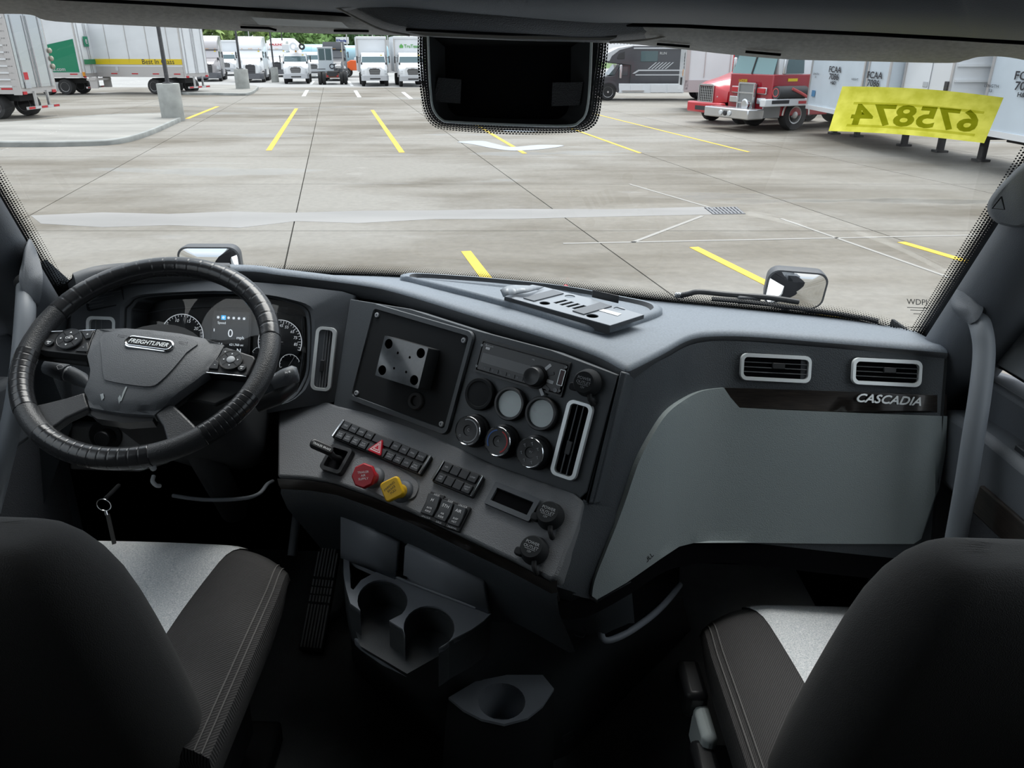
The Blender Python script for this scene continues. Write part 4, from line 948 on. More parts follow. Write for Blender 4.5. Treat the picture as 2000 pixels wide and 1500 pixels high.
m = M(); m.ringframe(Frame(onZ(1135, 1222, -1.0), 20, 20), .022, .045, .0015, .002, .006); m.build('blank_cap', m_side, con, smooth=0)
# lower pod with the third cup
ZP = -1.16
pod = [(876, 1362), (930, 1330), (990, 1318), (1060, 1318), (1082, 1345), (1060, 1378), (1030, 1402), (985, 1414), (940, 1404), (905, 1386)]
QF = PF.at((0, 1.1, ZP)); q = [((onZ(x, y, ZP) - QF.o).x, (onZ(x, y, ZP) - QF.o).y) for x, y in pod]
hc = onZ(980, 1369, ZP) - QF.o
m = cell_plate(QF, q, [circ(hc.x, hc.y, .046, 24)], .006); m.build('pod_plate', m_con, con, smooth=0)
m = M(); m.lathe([(.047, -.002), (.043, -.09)], QF.at(QF.o + V((hc.x, hc.y, 0))), 24, False, True); m.build('pod_cup', m_con, con, smooth=50)
P = zl(pod, ZP - .005); c = sum(P, V()) / len(P); m = M(); m.loft([P, [c + (p - c) * 1.05 + V((0, 0, -.07)) for p in P], [V((c.x + (p.x - c.x) * 1.15, c.y + (p.y - c.y) * 1.15, FL)) for p in P]], True, False); m.build('pod_skirt', m_mblk, con, smooth=50)
for px, py in ((1110, 1438), (1030, 1482)):
    m = M(); m.ringframe(Frame(onZ(px, py, -1.38), -35, 30), .035, .014, .0015, .002, .004); m.build('trim_clip', m_side, con, smooth=0)

# ============================================================ pedals and footwell
PDf = Frame(onZ(606, 1271, FL + .02), 0, 48)
f, wd, ht = qframe(PDf, [(626, 1063), (664, 1064), (634, 1276), (578, 1268)])
wd *= .98
pd = thing('accelerator_pedal', 'long ribbed black accelerator pedal standing on the floor mat', 'pedal', f.p(0, -ht / 2, 0))
m = M(); m.prism([f.p(a, b, 0) for a, b in [(-wd * .5, -ht * .5), (wd * .5, -ht * .5), (wd * .47, ht * .44), (wd * .3, ht * .5), (-wd * .3, ht * .5), (-wd * .47, ht * .44)]], -f.n * .02); m.build('pedal_plate', m_rub, pd, bevel=.003)
for i in range(7):
    x = (i - 3) / 7 * wd * .93; w = wd * .085
    for b0, b1 in ((.18, .47 if abs(i - 3) < 3 else .42), (.095, .155), (.02, .08), (-.055, .005), (-.47, -.075)):
        m = M(); m.fbox(f, x, (b0 + b1) / 2 * ht, .003, w, (b1 - b0) * ht, .006, (.8, .98)); m.build('tread_rib', mat('pedal_rubber', (.26, .27, .275), .6), pd, smooth=0)
m = M(); m.tube([at(594, 880, 1.80), at(585, 965, 1.75), at(578, 1020, 1.72), at(570, 1085, 1.70)], .010, 8); tag(m.build('pedal_rod', m_trim, None, smooth=60), 'thin upright metal rod in dark footwell above the driver seat edge', 'rod')
m = M(); m.tube(catmull([at(338, 968, 1.55), at(400, 976, 1.52), at(470, 974, 1.52), at(505, 965, 1.53), at(522, 946, 1.56), at(533, 940, 1.58)], 5), .004, 8); tag(m.build('bent_rod', m_trim, None, smooth=60), 'thin bent grey rod under the steering column', 'rod')
kl = thing('knee_bolster', 'grey lower dash panel with round light knob behind wheel', 'panel', (-.82, 1.45, -.85))
KF = Frame((-.8, 1.46, -.80), 0, 12)
m = M(); m.prism([KF.hit(x, y) for x, y in [(135, 828), (330, 836), (330, 905), (270, 923), (135, 918)]], -KF.n * .03); m.build('panel', m_lp, kl, bevel=.006)
m = M(); m.lathe([(.034, 0), (.034, .006), (.028, .010), (.026, .010)], KF.at(KF.hit(208, 850)), 24); m.build('knob_base', m_mblk, kl, smooth=40)
m = M(); m.lathe([(.019, 0), (.018, .022), (.015, .026), (.0005, .027)], KF.at(KF.hit(211, 852, .008)), 20); m.build('knob', m_blk, kl, smooth=40)
m = M(); m.tube(catmull([at(262, 912, 1.46), at(278, 912, 1.45), at(292, 905, 1.44), at(300, 915, 1.46)], 4), [.006] * 13, 8); m.build('tilt_lever', m_gry, kl, smooth=60)
m = M(); m.tube(catmull([at(300, 930, 1.46), at(298, 940, 1.45), at(305, 948, 1.45), at(312, 949, 1.46)], 4), .004, 8); m.build('release_hook', m_gry, kl, smooth=60)
ky = thing('key_ring', 'key ring with strap hanging below the dash left of the column', 'keys', at(207, 1000, 1.45))
m = M(); c = at(203, 986, 1.42); m.tube([c + V((math.cos(a) * .013, 0, math.sin(a) * .0125)) for a in [2 * math.pi * i / 20 for i in range(20)]], .0011, 6, True); m.build('ring', m_chr, ky, smooth=60)
m = M(); m.tube([at(232, 948, 1.5), at(218, 962, 1.46), at(206, 974, 1.42)], .004, 6); m.build('key', m_blk, ky, smooth=60)
m = M(); m.tube([at(206, 998, 1.42), at(208, 1006, 1.42)], .003, 6); m.build('clasp', m_chr, ky, smooth=60)
m = M(); m.prism([at(206, 1005, 1.42), at(213, 1005, 1.42), at(226, 1062, 1.42), at(219, 1064, 1.42)], (0, .003, 0)); m.build('strap', m_seat, ky, smooth=0)

# ============================================================ seats
def stripe_mat(name, col, ang, sc=260):
    mm = mat(name, col, .95); t = mm.node_tree; co = [n for n in t.nodes if n.type == 'TEX_COORD'][0]; b = t.nodes['Principled BSDF']
    w_ = t.nodes.new('ShaderNodeTexWave'); w_.inputs['Scale'].default_value = sc; w_.inputs['Distortion'].default_value = 1.2; w_.inputs['Detail Scale'].default_value = 3
    mp = t.nodes.new('ShaderNodeMapping'); mp.inputs['Rotation'].default_value = (0, 0, ang); t.links.new(co.outputs['Object'], mp.inputs[0]); t.links.new(mp.outputs[0], w_.inputs[0])
    r = t.nodes.new('ShaderNodeValToRGB'); r.color_ramp.elements[0].color = (*[x * .6 for x in col], 1); r.color_ramp.elements[1].color = (*[x * 1.35 for x in col], 1)
    t.links.new(w_.outputs[1], r.inputs[0]); t.links.new(r.outputs[0], b.inputs['Base Color'])
    bp = t.nodes.new('ShaderNodeBump'); bp.inputs['Strength'].default_value = .4; bp.inputs['Distance'].default_value = .002; t.links.new(w_.outputs[1], bp.inputs['Height']); t.links.new(bp.outputs[0], b.inputs['Normal']); return mm
m_twill = stripe_mat('seat_charcoal_twill', (.062, .060, .060), R_(35), 95)
def seat(label, s, cx, zt, yf, yb, hw, back, arm):
    """s=+1: the inner side of the seat is at +x; zt cushion top, yf front, yb rear; back = list of (y,z,halfwidth,thickness)"""
    t = thing('truck_seat', label, 'seat', (cx, (yf + yb) / 2, FL), 'cab seats')
    def zc(u, v):     # crown of the cushion, u -1..1 across, v 0 rear .. 1 front
        e = abs(u) ** 5; fr = max(0, (v - .78) / .22) ** 2
        return zt - .038 * e - .045 * fr + .012 * (1 - u * u) * (.5 - abs(v - .5)) + .012 * max(0, abs(u) - .35) * (1 - e)
    NU, NV = 26, 18; top = []
    for j in range(NV + 1):
        v = j / NV; row = []
        for i in range(NU + 1):
            u = -1 + 2 * i / NU; cut = 1 - .07 * max(0, (v - .7) / .3) ** 2
            row.append(V((cx + u * hw * cut, yb + (yf - yb) * v - .03 * (abs(u) ** 3) * v, zc(u, v))))
        top.append(row)
    loop = [top[0][i] for i in range(NU + 1)] + [top[j][NU] for j in range(1, NV + 1)] + [top[NV][i] for i in range(NU - 1, -1, -1)] + [top[j][0] for j in range(NV - 1, 0, -1)]
    cc = V((cx, (yf + yb) / 2, zt))
    m = M(); m.loft(top, False, False); m.loft([loop, [cc + (p - cc) * 1.012 + V((0, 0, -.02)) for p in loop], [V((cc.x + (p.x - cc.x) * .99, cc.y + (p.y - cc.y) * .985, zt - .10)) for p in loop], [V((cc.x + (p.x - cc.x) * .93, cc.y + (p.y - cc.y) * .94, zt - .15)) for p in loop]], True, False)
    m.build('cushion', m_twill, t, smooth=50)
    # grey insert
    ins = []
    for j in range(NV + 1):
        v = j / NV; w_ = .50 + .20 * max(0, (v - .25)) ** 1.6
        if v > .985: v = 1.0
        ins.append([V((cx + u * hw * w_ * 1.0, yb + (yf - yb) * v - .03 * (abs(u * w_) ** 3) * v + .0015, zc(u * w_, v) + .004 - (.003 if abs(u) > .99 else 0))) for u in [-1 + 2 * i / 16 for i in range(17)]])
    ins.append([p + V((0, .003, -.02)) for p in ins[-1]])
    m = M(); m.loft(ins, False, False); m.build('seat_insert', m_seatg, t, smooth=60)
    # piping along the inner edge
    for uu in (.965, .93):
        P = []
        for j in range(NV + 1):
            v = j / NV; cut = 1 - .07 * max(0, (v - .7) / .3) ** 2; P.append(V((cx + s * uu * hw * cut, yb + (yf - yb) * v - .03 * v * uu ** 3, zc(uu, v) + .0012)))
        m = M(); m.tube(P, .0013, 5); m.build('seam', mat('seam_thread', (.16, .155, .15), .9), t, smooth=60)
    # backrest
    rings = []
    for y, z, w_, th in back:
        O = rrect(2 * w_, th, min(th * .48, w_ * .6), 6); rings.append([V((cx + a, y + b, z)) for a, b in O])
    m = M(); m.loft(rings, True, True); m.build('backrest', m_seat, t, smooth=70, sub=1)
    m = M(); m.box((cx, (yf + yb) / 2 - .02, (zt - .15 + FL + .12) / 2), hw * 1.3, (yf - yb) * .72, zt - .15 - FL - .10); m.build('suspension_box', m_mblk, t, bevel=.02)
    m = M(); m.box((cx, (yf + yb) / 2, FL + .03), hw * 1.5, (yf - yb) * .95, .06); m.build('base_plate', m_mblk, t, bevel=.01)
    if arm:
        xi = cx + s * hw
        for y0, z0, L, mt, nm in ((yf - .12, zt - .15, .10, m_blk, 'seat_lever'), (yf - .27, zt - .20, .10, m_blk, 'seat_lever')):
            m = M(); m.box((xi + s * .015, y0, z0), .045, L, .06); m.build(nm, mt, t, bevel=.012)
        for y0, z0 in ((yf - .20, zt - .19), (yf - .34, zt - .24)):
            m = M(); m.box((xi + s * .005, y0, z0), .03, .09, .09); m.build('side_cover', m_dial, t, bevel=.012)
    return t
def backlist(yb, zb, yt, zt2, wb, wt, th):
    H = zt2 - zb; P = lambda k: yb + (yt - yb) * k
    return [(P(0), zb, wb * .96, th * .9), (P(.08), zb + H * .08, wb, th), (P(.35), zb + H * .35, wb, th * 1.05), (P(.62), zb + H * .62, wb * .97, th * 1.02), (P(.82), zb + H * .82, (wb * .35 + wt * .65), th * .95), (P(.94), zb + H * .94, wt * .93, th * .8), (P(.99), zb + H * .99, wt * .80, th * .55), (P(1), zb + H, wt * .70, th * .25)]
seat('driver seat with charcoal back and pale grey cushion insert, under the steering wheel', 1, -.665, -.892, 1.285, .78, .274, backlist(.84, -1.0, .70, -.50, .25, .225, .14), False)
seat('passenger seat with charcoal back and pale grey insert, facing the knee panel', -1, .675, -.975, 1.255, .76, .268, backlist(.84, -1.05, .70, -.485, .25, .23, .14), True)

# ============================================================ doors
m_mesh = mat('door_mesh_fabric', (.10, .105, .115), .9, bump=(420, .9))
for n_, x, s in (('door_1', XL, -1), ('door_2', XR, 1)):
    d = thing(n_, None, None, (x, .85, FL), kind='structure')
    xi = x - s * .035
    def slab(P, x0, x1, nm, mt, b=.006): m = M(); m.prism([(x0, y, z) for y, z in P], (x1 - x0, 0, 0)); return m.build(nm, mt, d, bevel=b)
    slab([(.28, FL + .002), (1.55, FL + .002), (1.55, -.58), (1.34, -.54), (.28, -.50)], xi, x + s * .05, 'door_panel', m_trim)
    slab([(.45, -1.12), (1.50, -1.15), (1.50, -.76), (.45, -.72)], xi - s * .012, xi, 'mesh_insert', m_mesh)
    slab([(.40, -.70), (1.34, -.735), (1.34, -.60), (1.20, -.585), (.40, -.585)], xi - s * .075, xi, 'armrest', m_fas, .014)
    slab([(.55, -.585), (1.32, -.60), (1.32, -.53), (.55, -.50)], xi - s * .022, xi, 'armrest_tray_wall', m_fas, .008)
    slab([(.50, -.70), (1.16, -.72), (1.16, -.665), (.50, -.645)], xi - s * .082, xi - s * .06, 'wood_strip', m_wood, .003)
    m = M(); m.tube([(xi - s * .014, .5 + i * .1, -.712 - .0025 * i) for i in range(9)], .0014, 5); m.build('stitching', m_gry, d, smooth=60)
    m = M(); m.box((xi - s * .04, 1.12, -.582), .03, .05, .012); m.build('window_switch', m_btn, d, bevel=.002)
    # window frame and pane
    fr = [(.28, -.50), (1.34, -.52), (1.60, -.55), (1.34, .10), (1.0, .18), (.28, .42)]
    inn = [(.36, -.47), (1.30, -.49), (1.44, -.50), (1.25, .06), (.95, .13), (.36, .33)]
    m = M(); m.loft([[(x - s * .01, y, z) for y, z in fr], [(x - s * .012, y, z) for y, z in inn], [(x + s * .03, y, z) for y, z in inn], [(x + s * .03, y, z) for y, z in fr]], True, False); m.build('window_frame', m_blk, d, smooth=0)
    m = M(); m.ngon([(x + s * .012, y, z) for y, z in inn]); m.build('pane', glass('door_glass_' + n_, (.93, .96, .96), .05), d, smooth=0)
    m = M(); m.prism([(x - s * .03, 1.10, -.50), (x - s * .03, 1.40, -.51), (x - s * .03, 1.33, -.28), (x - s * .03, 1.26, -.22)], (s * .015, 0, 0)); m.build('sail_panel', mat('sail_panel_grey', (.42, .44, .45), .5), d, bevel=.004)
    # closing strip between the door and the pillar
    m = M(); m.prism([(x - s * .02, 1.40, -.56), (x - s * .02, 1.52, -.58), (x - s * .02, 2.0, -.70), (x - s * .02, 2.0, FL), (x - s * .02, 1.40, FL)], (s * .05, 0, 0)); m.build('kick_panel', m_deep, d, smooth=0)

# ============================================================ grab handles
def grab(label, pts, r, boss):
    t = thing('grab_handle', label, 'grab handle', at(*pts[-1]), 'pillar grab handles')
    m = M(); m.tube(catmull([at(*p) for p in pts], 5), r, 14); m.build('bar', mat('grab_grey', (.20, .22, .245), .5), t, smooth=60)
    P = [at(b[0], b[1], b[2] * .965) for b in boss]; c = sum(P, V()) / len(P); Pc = catmull(P, 4, True)
    m = M(); m.loft([[p * 1.06 for p in Pc], Pc, [c + (p - c) * .8 + V((0, -.012, 0)) for p in Pc], [c + (p - c) * .35 + V((0, -.02, 0)) for p in Pc]], True, True); m.build('end_boss', m_trim, t, smooth=60)
    m = M(); p0 = at(*pts[0]); m.ell(p0, r * 1.25, r * 1.25, r * 1.25); m.build('end_collar', m_mblk, t, smooth=60)
    return t
grab('grey tubular grab handle on driver-side pillar', [(52, 555, 1.40), (50, 600, 1.36), (46, 660, 1.34), (40, 720, 1.33), (28, 800, 1.33), (5, 900, 1.33), (-20, 1000, 1.35)], .0165, [(57, 466, 1.46), (75, 500, 1.45), (84, 545, 1.42), (74, 600, 1.42), (55, 580, 1.42), (40, 545, 1.42), (48, 500, 1.45)])
grab('grey tubular grab handle on passenger-side pillar', [(1900, 598, 1.38), (1916, 640, 1.335), (1922, 690, 1.32), (1914, 770, 1.31), (1900, 860, 1.31), (1884, 960, 1.32), (1862, 1080, 1.34), (1835, 1220, 1.36)], .0175, [(1880, 556, 1.42), (1905, 572, 1.40), (1920, 600, 1.38), (1900, 632, 1.38), (1880, 625, 1.40), (1858, 600, 1.42), (1862, 575, 1.43)])
# tweeter housing on the passenger pillar
tw = thing('pillar_speaker', 'moulded grille bump high on passenger-side pillar', 'speaker', at(1965, 405, 1.2))
P = [at(*p) for p in [(1928, 408, 1.235), (1935, 385, 1.225), (1965, 350, 1.20), (2010, 315, 1.17), (2030, 380, 1.15), (2000, 440, 1.18), (1960, 440, 1.215), (1938, 428, 1.23)]]; c = sum(P, V()) / len(P); Pc = catmull(P, 4, True)
m = M(); m.loft([[p + V((.05, .05, 0)) for p in Pc], Pc, [c + (p - c) * .85 + V((-.006, -.014, 0)) for p in Pc]], True, True); m.build('housing', m_trim, tw, smooth=50)
m = M(); q = [at(*p) for p in [(1956, 384, 1.178), (1938, 407, 1.19), (1962, 409, 1.176)]]; m.tube(q + [q[0]], .0012, 6, True); m.build('triangle_mark', m_mblk, tw, smooth=0)

# ============================================================ header, visors, overhead console
def gpt(px, py, k=0):            # on the glass, moved along the line of sight by the fraction k
    h, n = ghit(px, py); return h * (1 + k)
hd = [(-60, 26), (0, 27), (60, 29), (108, 42), (300, 52), (480, 61), (640, 66), (760, 69), (880, 74), (1000, 79), (1120, 82), (1230, 86), (1330, 96), (1430, 107), (1540, 116), (1700, 120), (1850, 123), (1885, 118), (1915, 111), (1970, 112), (2060, 130)]
hg = [(-60, -25), (0, -20), (60, -14), (108, -4), (300, 6), (480, 17), (640, 26), (760, 34), (880, 42), (1000, 46), (1120, 48), (1230, 48), (1330, 50), (1430, 55), (1540, 59), (1700, 66), (1850, 74), (1885, 76), (1915, 78), (1970, 81), (2060, 86)]
HY = []
for x, y in hd:
    r = ghit(x, y); HY.append((x, (r[0].y if r else HY[-1][1] if HY else 1.2) - .025))
HY[0] = (HY[0][0], HY[1][1] - .02)
def hY(px):
    for (x0, y0), (x1, y1) in zip(HY, HY[1:]):
        if x0 <= px <= x1: return y0 + (y1 - y0) * (px - x0) / (x1 - x0)
    return HY[0][1] if px < HY[0][0] else HY[-1][1]
def strip(L0, d0, L1, d1, name, mt, par=None, bulge=.0):
    A = catmull([onY(x, y, hY(x) - d0) for x, y in L0], 5); B = catmull([onY(x, y, hY(x) - d1) for x, y in L1], 5)
    rows = []
    for k in range(7):
        t = k / 6; rows.append([a.lerp(b, t) + V((0, -bulge * math.sin(math.pi * t), -bulge * .3 * math.sin(math.pi * t))) for a, b in zip(A, B)])
    m = M(); m.loft([[p + V((0, .02, .03)) for p in rows[0]]] + rows, False, False); return m.build(name, mt, par, smooth=60)
head = thing('header_panel', 'grey fabric header panel along the top of the windscreen', 'header', onY(1000, 60, 1.33))
strip(hd, 0, hg, .095, 'header_fabric', m_head, head, .012)
strip([(x, y - 3) for x, y in hg], .12, [(x, y - 85) for x, y in hg], .25, 'upper_trim', m_trim, head, .02)
m = M(); m.tube([onY(x, y - 1, hY(x) - .10) for x, y in hg], .0035, 6); m.build('shadow_groove', m_deep, head, smooth=60)
strip([(x, y - 82) for x, y in hg], .25, [(x, y - 330) for x, y in hg], .38, 'overhead_shelf', m_trim, head, .01)
for q in ([(470, 53), (525, 55), (540, 59)], [(652, 60), (720, 60.5)], [(1283, 86), (1347, 91)], [(1456, 101), (1525, 107)]):
    m = M(); m.tube([onY(x, y, hY(x) - .045) for x, y in q], .0018, 6); m.build('visor_clip', m_deep, head, smooth=60)
m = M(); m.prism([onY(x, y, hY(x) - k - .016) for x, y, k in [(492, 34, .088), (668, 43, .088), (682, 55, .055), (508, 49, .055)]], (0, -.003, 0)); m.build('visor_label', mat('label_grey', (.62, .63, .61), .6), head, smooth=0)
oc = thing('overhead_console', 'dark rounded overhead console bulging above the windscreen centre', 'overhead console', onY(1000, 40, 1.2))
lowc = [(640, 2), (690, 30), (745, 56), (800, 67), (900, 72), (1000, 77), (1100, 81), (1190, 82), (1260, 76), (1310, 64), (1355, 42), (1398, 0)]
A = catmull([onY(x, y, 1.24) for x, y in lowc], 5); c = V((.015, 1.15, .20))
rows = []
for k, (s, dy) in enumerate(((1, .03), (1, 0), (.96, -.025), (.88, -.05), (.74, -.075), (.5, -.09), (.2, -.095))):
    rows.append([V((c.x + (p.x - c.x) * (s * .3 + .7 * s), p.y + dy, .24 + (p.z - .24) * s)) for p in A])
m = M(); m.loft(rows, False, False); m.build('shell', mat('overhead_vinyl', (.075, .08, .088), .5, bump=(500, .6)), oc, smooth=70)
m = M(); m.prism([onY(x, y, 1.225) for x, y in [(793, 62), (1000, 70), (1205, 73), (1190, 79), (1000, 76), (830, 70)]], (0, .004, 0)); m.build('lamp_strip', mat('lamp_lens_grey', (.42, .42, .40), .4), oc, smooth=0)
m = M(); m.tube([onY(x, y, 1.22) for x, y in [(793, 58), (1000, 66), (1205, 69)]], .0018, 6); m.build('shadow_gap', m_deep, oc, smooth=60)
m = M(); m.tube(catmull([onY(x, y, 1.222) for x, y in [(1190, 83), (1262, 78), (1315, 66), (1360, 43), (1403, 0)]], 5), .0016, 6); m.build('edge_bead', m_head, oc, smooth=60)
m = M(); m.tube(catmull([onY(x, y, 1.222) for x, y in [(620, -5), (690, 32), (745, 58), (800, 69)]], 5), .0016, 6); m.build('edge_bead', m_head, oc, smooth=60)
m = M(); m.box(onY(1750, -6, 1.10), .36, .01, .03); tag(m.build('cubby_lip', m_gry, None, bevel=.006), 'pale rounded edge of overhead cubby above passenger visor', 'shelf edge')

# ============================================================ sensor housing behind the mirror patch
sens = thing('camera_housing', 'black open sensor housing on the windscreen below the overhead console', 'sensor housing', onY(1000, 160, 1.45))
def gp(px, py, off=.004):
    r = ghit(px, py); return r[0] + r[1] * off
outp = [(836, 60), (836, 120), (840, 180), (846, 212), (862, 232), (890, 238), (1000, 241), (1110, 243), (1140, 236), (1154, 215), (1160, 160), (1168, 100), (1170, 60)]
OC = [tuple(p.to_2d()) for p in catmull([(*p, 0) for p in outp], 4)]
m = M(); m.ngon([gp(x, y, .0025) for x, y in OC]); m.build('ceramic_patch', m_mblk, sens, smooth=0)
def grow(p, k):
    cx, cy = 1003, 120; d = V((p[0] - cx, p[1] - cy)); L = d.length; d = d * ((L + k) / L); return (cx + d.x, cy + d.y)
pin = [gp(*grow(p, 20), .0022) for p in OC]; pout = [gp(*p, .0022) for p in OC]
frit(pin, pout)
inr = [(840, 62), (842, 120), (845, 175), (850, 208), (866, 228), (890, 233), (1000, 238), (1105, 240), (1130, 232), (1144, 210), (1150, 150), (1153, 62)]
IC = [tuple(p.to_2d()) for p in catmull([(*p, 0) for p in inr], 4)]
R0 = [gp(x, y, .004) for x, y in IC]
def dep(L, k, sc_): c = sum(L, V()) / len(L); return [c + (p - c) * sc_ + V((0, -k, 0)) for p in L]
m = M(); m.tube([p + V((0, -.03, 0)) for p in R0], .0022, 6); m.build('rim', m_dial, sens, smooth=60)
m = M(); R1 = [p + V((0, -.03, 0)) for p in R0]; m.loft([R0, R1, [c_ for c_ in dep(R1, -.002, .985)], dep(R0, .002, .80)], False, False); m.build('tray_wall', m_mblk, sens, smooth=40)
m = M(); m.ngon(dep(R0, .002, .82)); m.build('tray_floor', m_deep, sens, smooth=0)
for q in ([(860, 136), (905, 140), (903, 187), (848, 183)], [(1084, 146), (1143, 145), (1136, 190), (1082, 192)]):
    P = [gp(x, y, .022) for x, y in q]; m = M(); m.prism(P, (0, -.002, 0)); m.build('side_pad', mat('pad_texture', (.020, .021, .022), .6, bump=(400, 1.0)), sens, smooth=0)

# ============================================================ windscreen sticker
def paper_mat(name='yellow_paper', ca=(.50, .49, .055), cb=(.66, .64, .11)):
    m = bpy.data.materials.new(name); m.use_nodes = True; t = m.node_tree; t.nodes.clear(); n = t.nodes.new; L = t.links.new; MATS[name] = m
    co = n('ShaderNodeTexCoord'); nz = n('ShaderNodeTexNoise'); nz.inputs['Scale'].default_value = 45; nz.inputs['Detail'].default_value = 6; L(co.outputs['Object'], nz.inputs[0])
    r = n('ShaderNodeValToRGB'); r.color_ramp.elements[0].position = .35; r.color_ramp.elements[0].color = (*ca, 1); r.color_ramp.elements[1].position = .65; r.color_ramp.elements[1].color = (*cb, 1); L(nz.outputs[0], r.inputs[0])
    d = n('ShaderNodeBsdfDiffuse'); tr = n('ShaderNodeBsdfTranslucent'); ms = n('ShaderNodeMixShader'); ms.inputs[0].default_value = .75; o = n('ShaderNodeOutputMaterial')
    L(r.outputs[0], d.inputs[0]); L(r.outputs[0], tr.inputs[0]); L(d.outputs[0], ms.inputs[1]); L(tr.outputs[0], ms.inputs[2]); L(ms.outputs[0], o.inputs[0]); return m
m_paper = paper_mat()
stk = thing('windscreen_sticker', 'yellow-green paper sticker with mirrored number 675874 on the glass', 'sticker', gp(1790, 220))
tl, tr_, br_, bl_ = V((1645, 165)), V((1961, 187)), V((1923, 276)), V((1618, 252))
def sp(a, b):          # a,b in 0..1
    p = (tl.lerp(tr_, a)).lerp(bl_.lerp(br_, a), b); p.y -= 6 * math.sin(math.pi * a) * (1 - b * .3); return gp(p.x, p.y, .005)
m = M(); m.loft([[sp(i / 16, j / 6) for i in range(17)] for j in range(7)], False, False); m.build('paper', m_paper, stk, smooth=60)
m_olv = glass('olive_ink', (.33, .36, .08), .0); m_olv2 = glass('olive_line_ink', (.70, .71, .40), .0)
class SF:              # maps flat text onto the curved paper
    def p(s, a, b, c=0): q = sp(.5 + a, .5 - b); return q + V((0, -.0015, 0))
m = M(); vs, fs = text_geo('675874', .028); wx = max(v[0] for v in vs) - min(v[0] for v in vs)
for da, db in ((0, 0),): m.add([SF().p(-(x / wx) * .80 + .012 + da, (y - 0) * .62 - .12 - .04 * (x / wx) + db) for x, y, _ in vs], fs)
m.build('number_print', m_olv, stk, smooth=0)
for b0, b1 in ((.34, .395), (.83, .885)):
    m = M(); m.loft([[sp(.10 + .82 * i / 12, b) - V((0, .001, 0)) for i in range(13)] for b in (b0, b1)], False, False); m.build('print_line', m_olv2, stk, smooth=0)
m = M()
F5 = Frame(gp(1792, 592, .002), 0, 30); text(m, 'WDPI', F5, 0, .003, .016, 0); m.line2(F5, -.02, -.008, .02, -.008, .0012); m.line2(F5, -.014, -.013, .014, -.013, .0012); m.line2(F5, -.008, -.02, .008, -.02, .0012)
tag(m.build('glass_maker_mark', m_blk, None, smooth=0), 'tiny black maker mark low on the windscreen near passenger pillar', 'marking')

# ============================================================ wiper, hood, hood mirrors
wp = thing('windscreen_wiper', 'black windscreen wiper parked at the glass bottom before the passenger', 'wiper', gp(1500, 590, -.03))
m = M(); m.tube(catmull([gpt(*p, .03) for p in [(1325, 578), (1345, 574), (1366, 570), (1420, 575), (1500, 581), (1560, 590)]], 5), .006, 8); m.build('arm', m_blk, wp, smooth=60)
m = M(); m.tube(catmull([gpt(*p, .018) for p in [(1390, 584), (1450, 588), (1520, 597), (1600, 608), (1680, 620), (1716, 627)]], 5), [.005] * 26, 8, flat=1.6); m.build('blade', m_rub, wp, smooth=60)
m = M(); m.box(gpt(1462, 586, .025), .05, .015, .018); m.build('blade_clip', m_lip, wp, bevel=.004)
m = M(); m.box(gpt(1327, 577, .03), .02, .012, .012); m.build('arm_tip', m_gry, wp, bevel=.003)
hoodp = [(2.06, -.74), (2.25, -.82), (2.7, -.98), (3.1, -1.16), (3.3, -1.45), (3.32, -1.9)]
rings = []
for y, z in hoodp:
    hw = .86 - .07 * (y - 1.8); rings.append([V((hw * k, y, z - .10 * abs(k) ** 3)) for k in [-1 + .2 * i for i in range(11)]] + [V((hw * 1.02, y, -2.1)), V((-hw * 1.02, y, -2.1))])
m = M(); m.loft(rings, True, True); tag(m.build('engine_hood', mat('hood_white', (.7, .72, .74), .3, coat=.5), None, smooth=40), 'white sloping engine hood in front of the windscreen', 'hood')
m_mir = mat('mirror_glass', (.95, .97, .98), .015, metal=1)
def hood_mirror(label, q, d, yaw, tilt):
    F = Frame(at(sum(p[0] for p in q) / 4, sum(p[1] for p in q) / 4, d), yaw, tilt); f, w_, h_ = qframe(F, q)
    t = thing('hood_mirror', label, 'mirror', f.o, 'hood mirrors')
    O = rrect(w_, h_, h_ * .28, 6)
    m = M(); m.loft([[f.p(a, b, .004) for a, b in O], [f.p(a * 1.0, b * 1.0, -.01) for a, b in O], [f.p(a * .96, b * .95, -.04) for a, b in O], [f.p(a * .6, b * .6, -.08) for a, b in O]], True, True); m.build('housing', m_lip, t, smooth=50)
    m = M(); rows = []
    for k in range(7):
        s_ = .93 * (1 - k / 6); rows.append([f.p(a * s_, b * s_, .006 + .012 * (1 - (s_ / .93) ** 2)) for a, b in O])
    m.loft(rows, True, False); m.build('mirror_face', m_mir, t, smooth=80)
    m = M(); e_ = f.p(0, 0, 0); m.tube([f.p(0, -h_ * .35, -.05), f.p(0, -h_ * .35 - .10, -.07), V((e_.x * .76, e_.y + .05, -1.06))], .014, 10); m.build('arm', m_blk, t, smooth=60)
hood_mirror('hood mirror showing above the dash behind the steering wheel', [(348, 482), (468, 482), (474, 548), (352, 548)], 2.6, -4, -6)
hood_mirror('hood mirror standing above the parked wiper', [(1500, 527), (1617, 532), (1608, 606), (1490, 592)], 2.45, 8, -10)
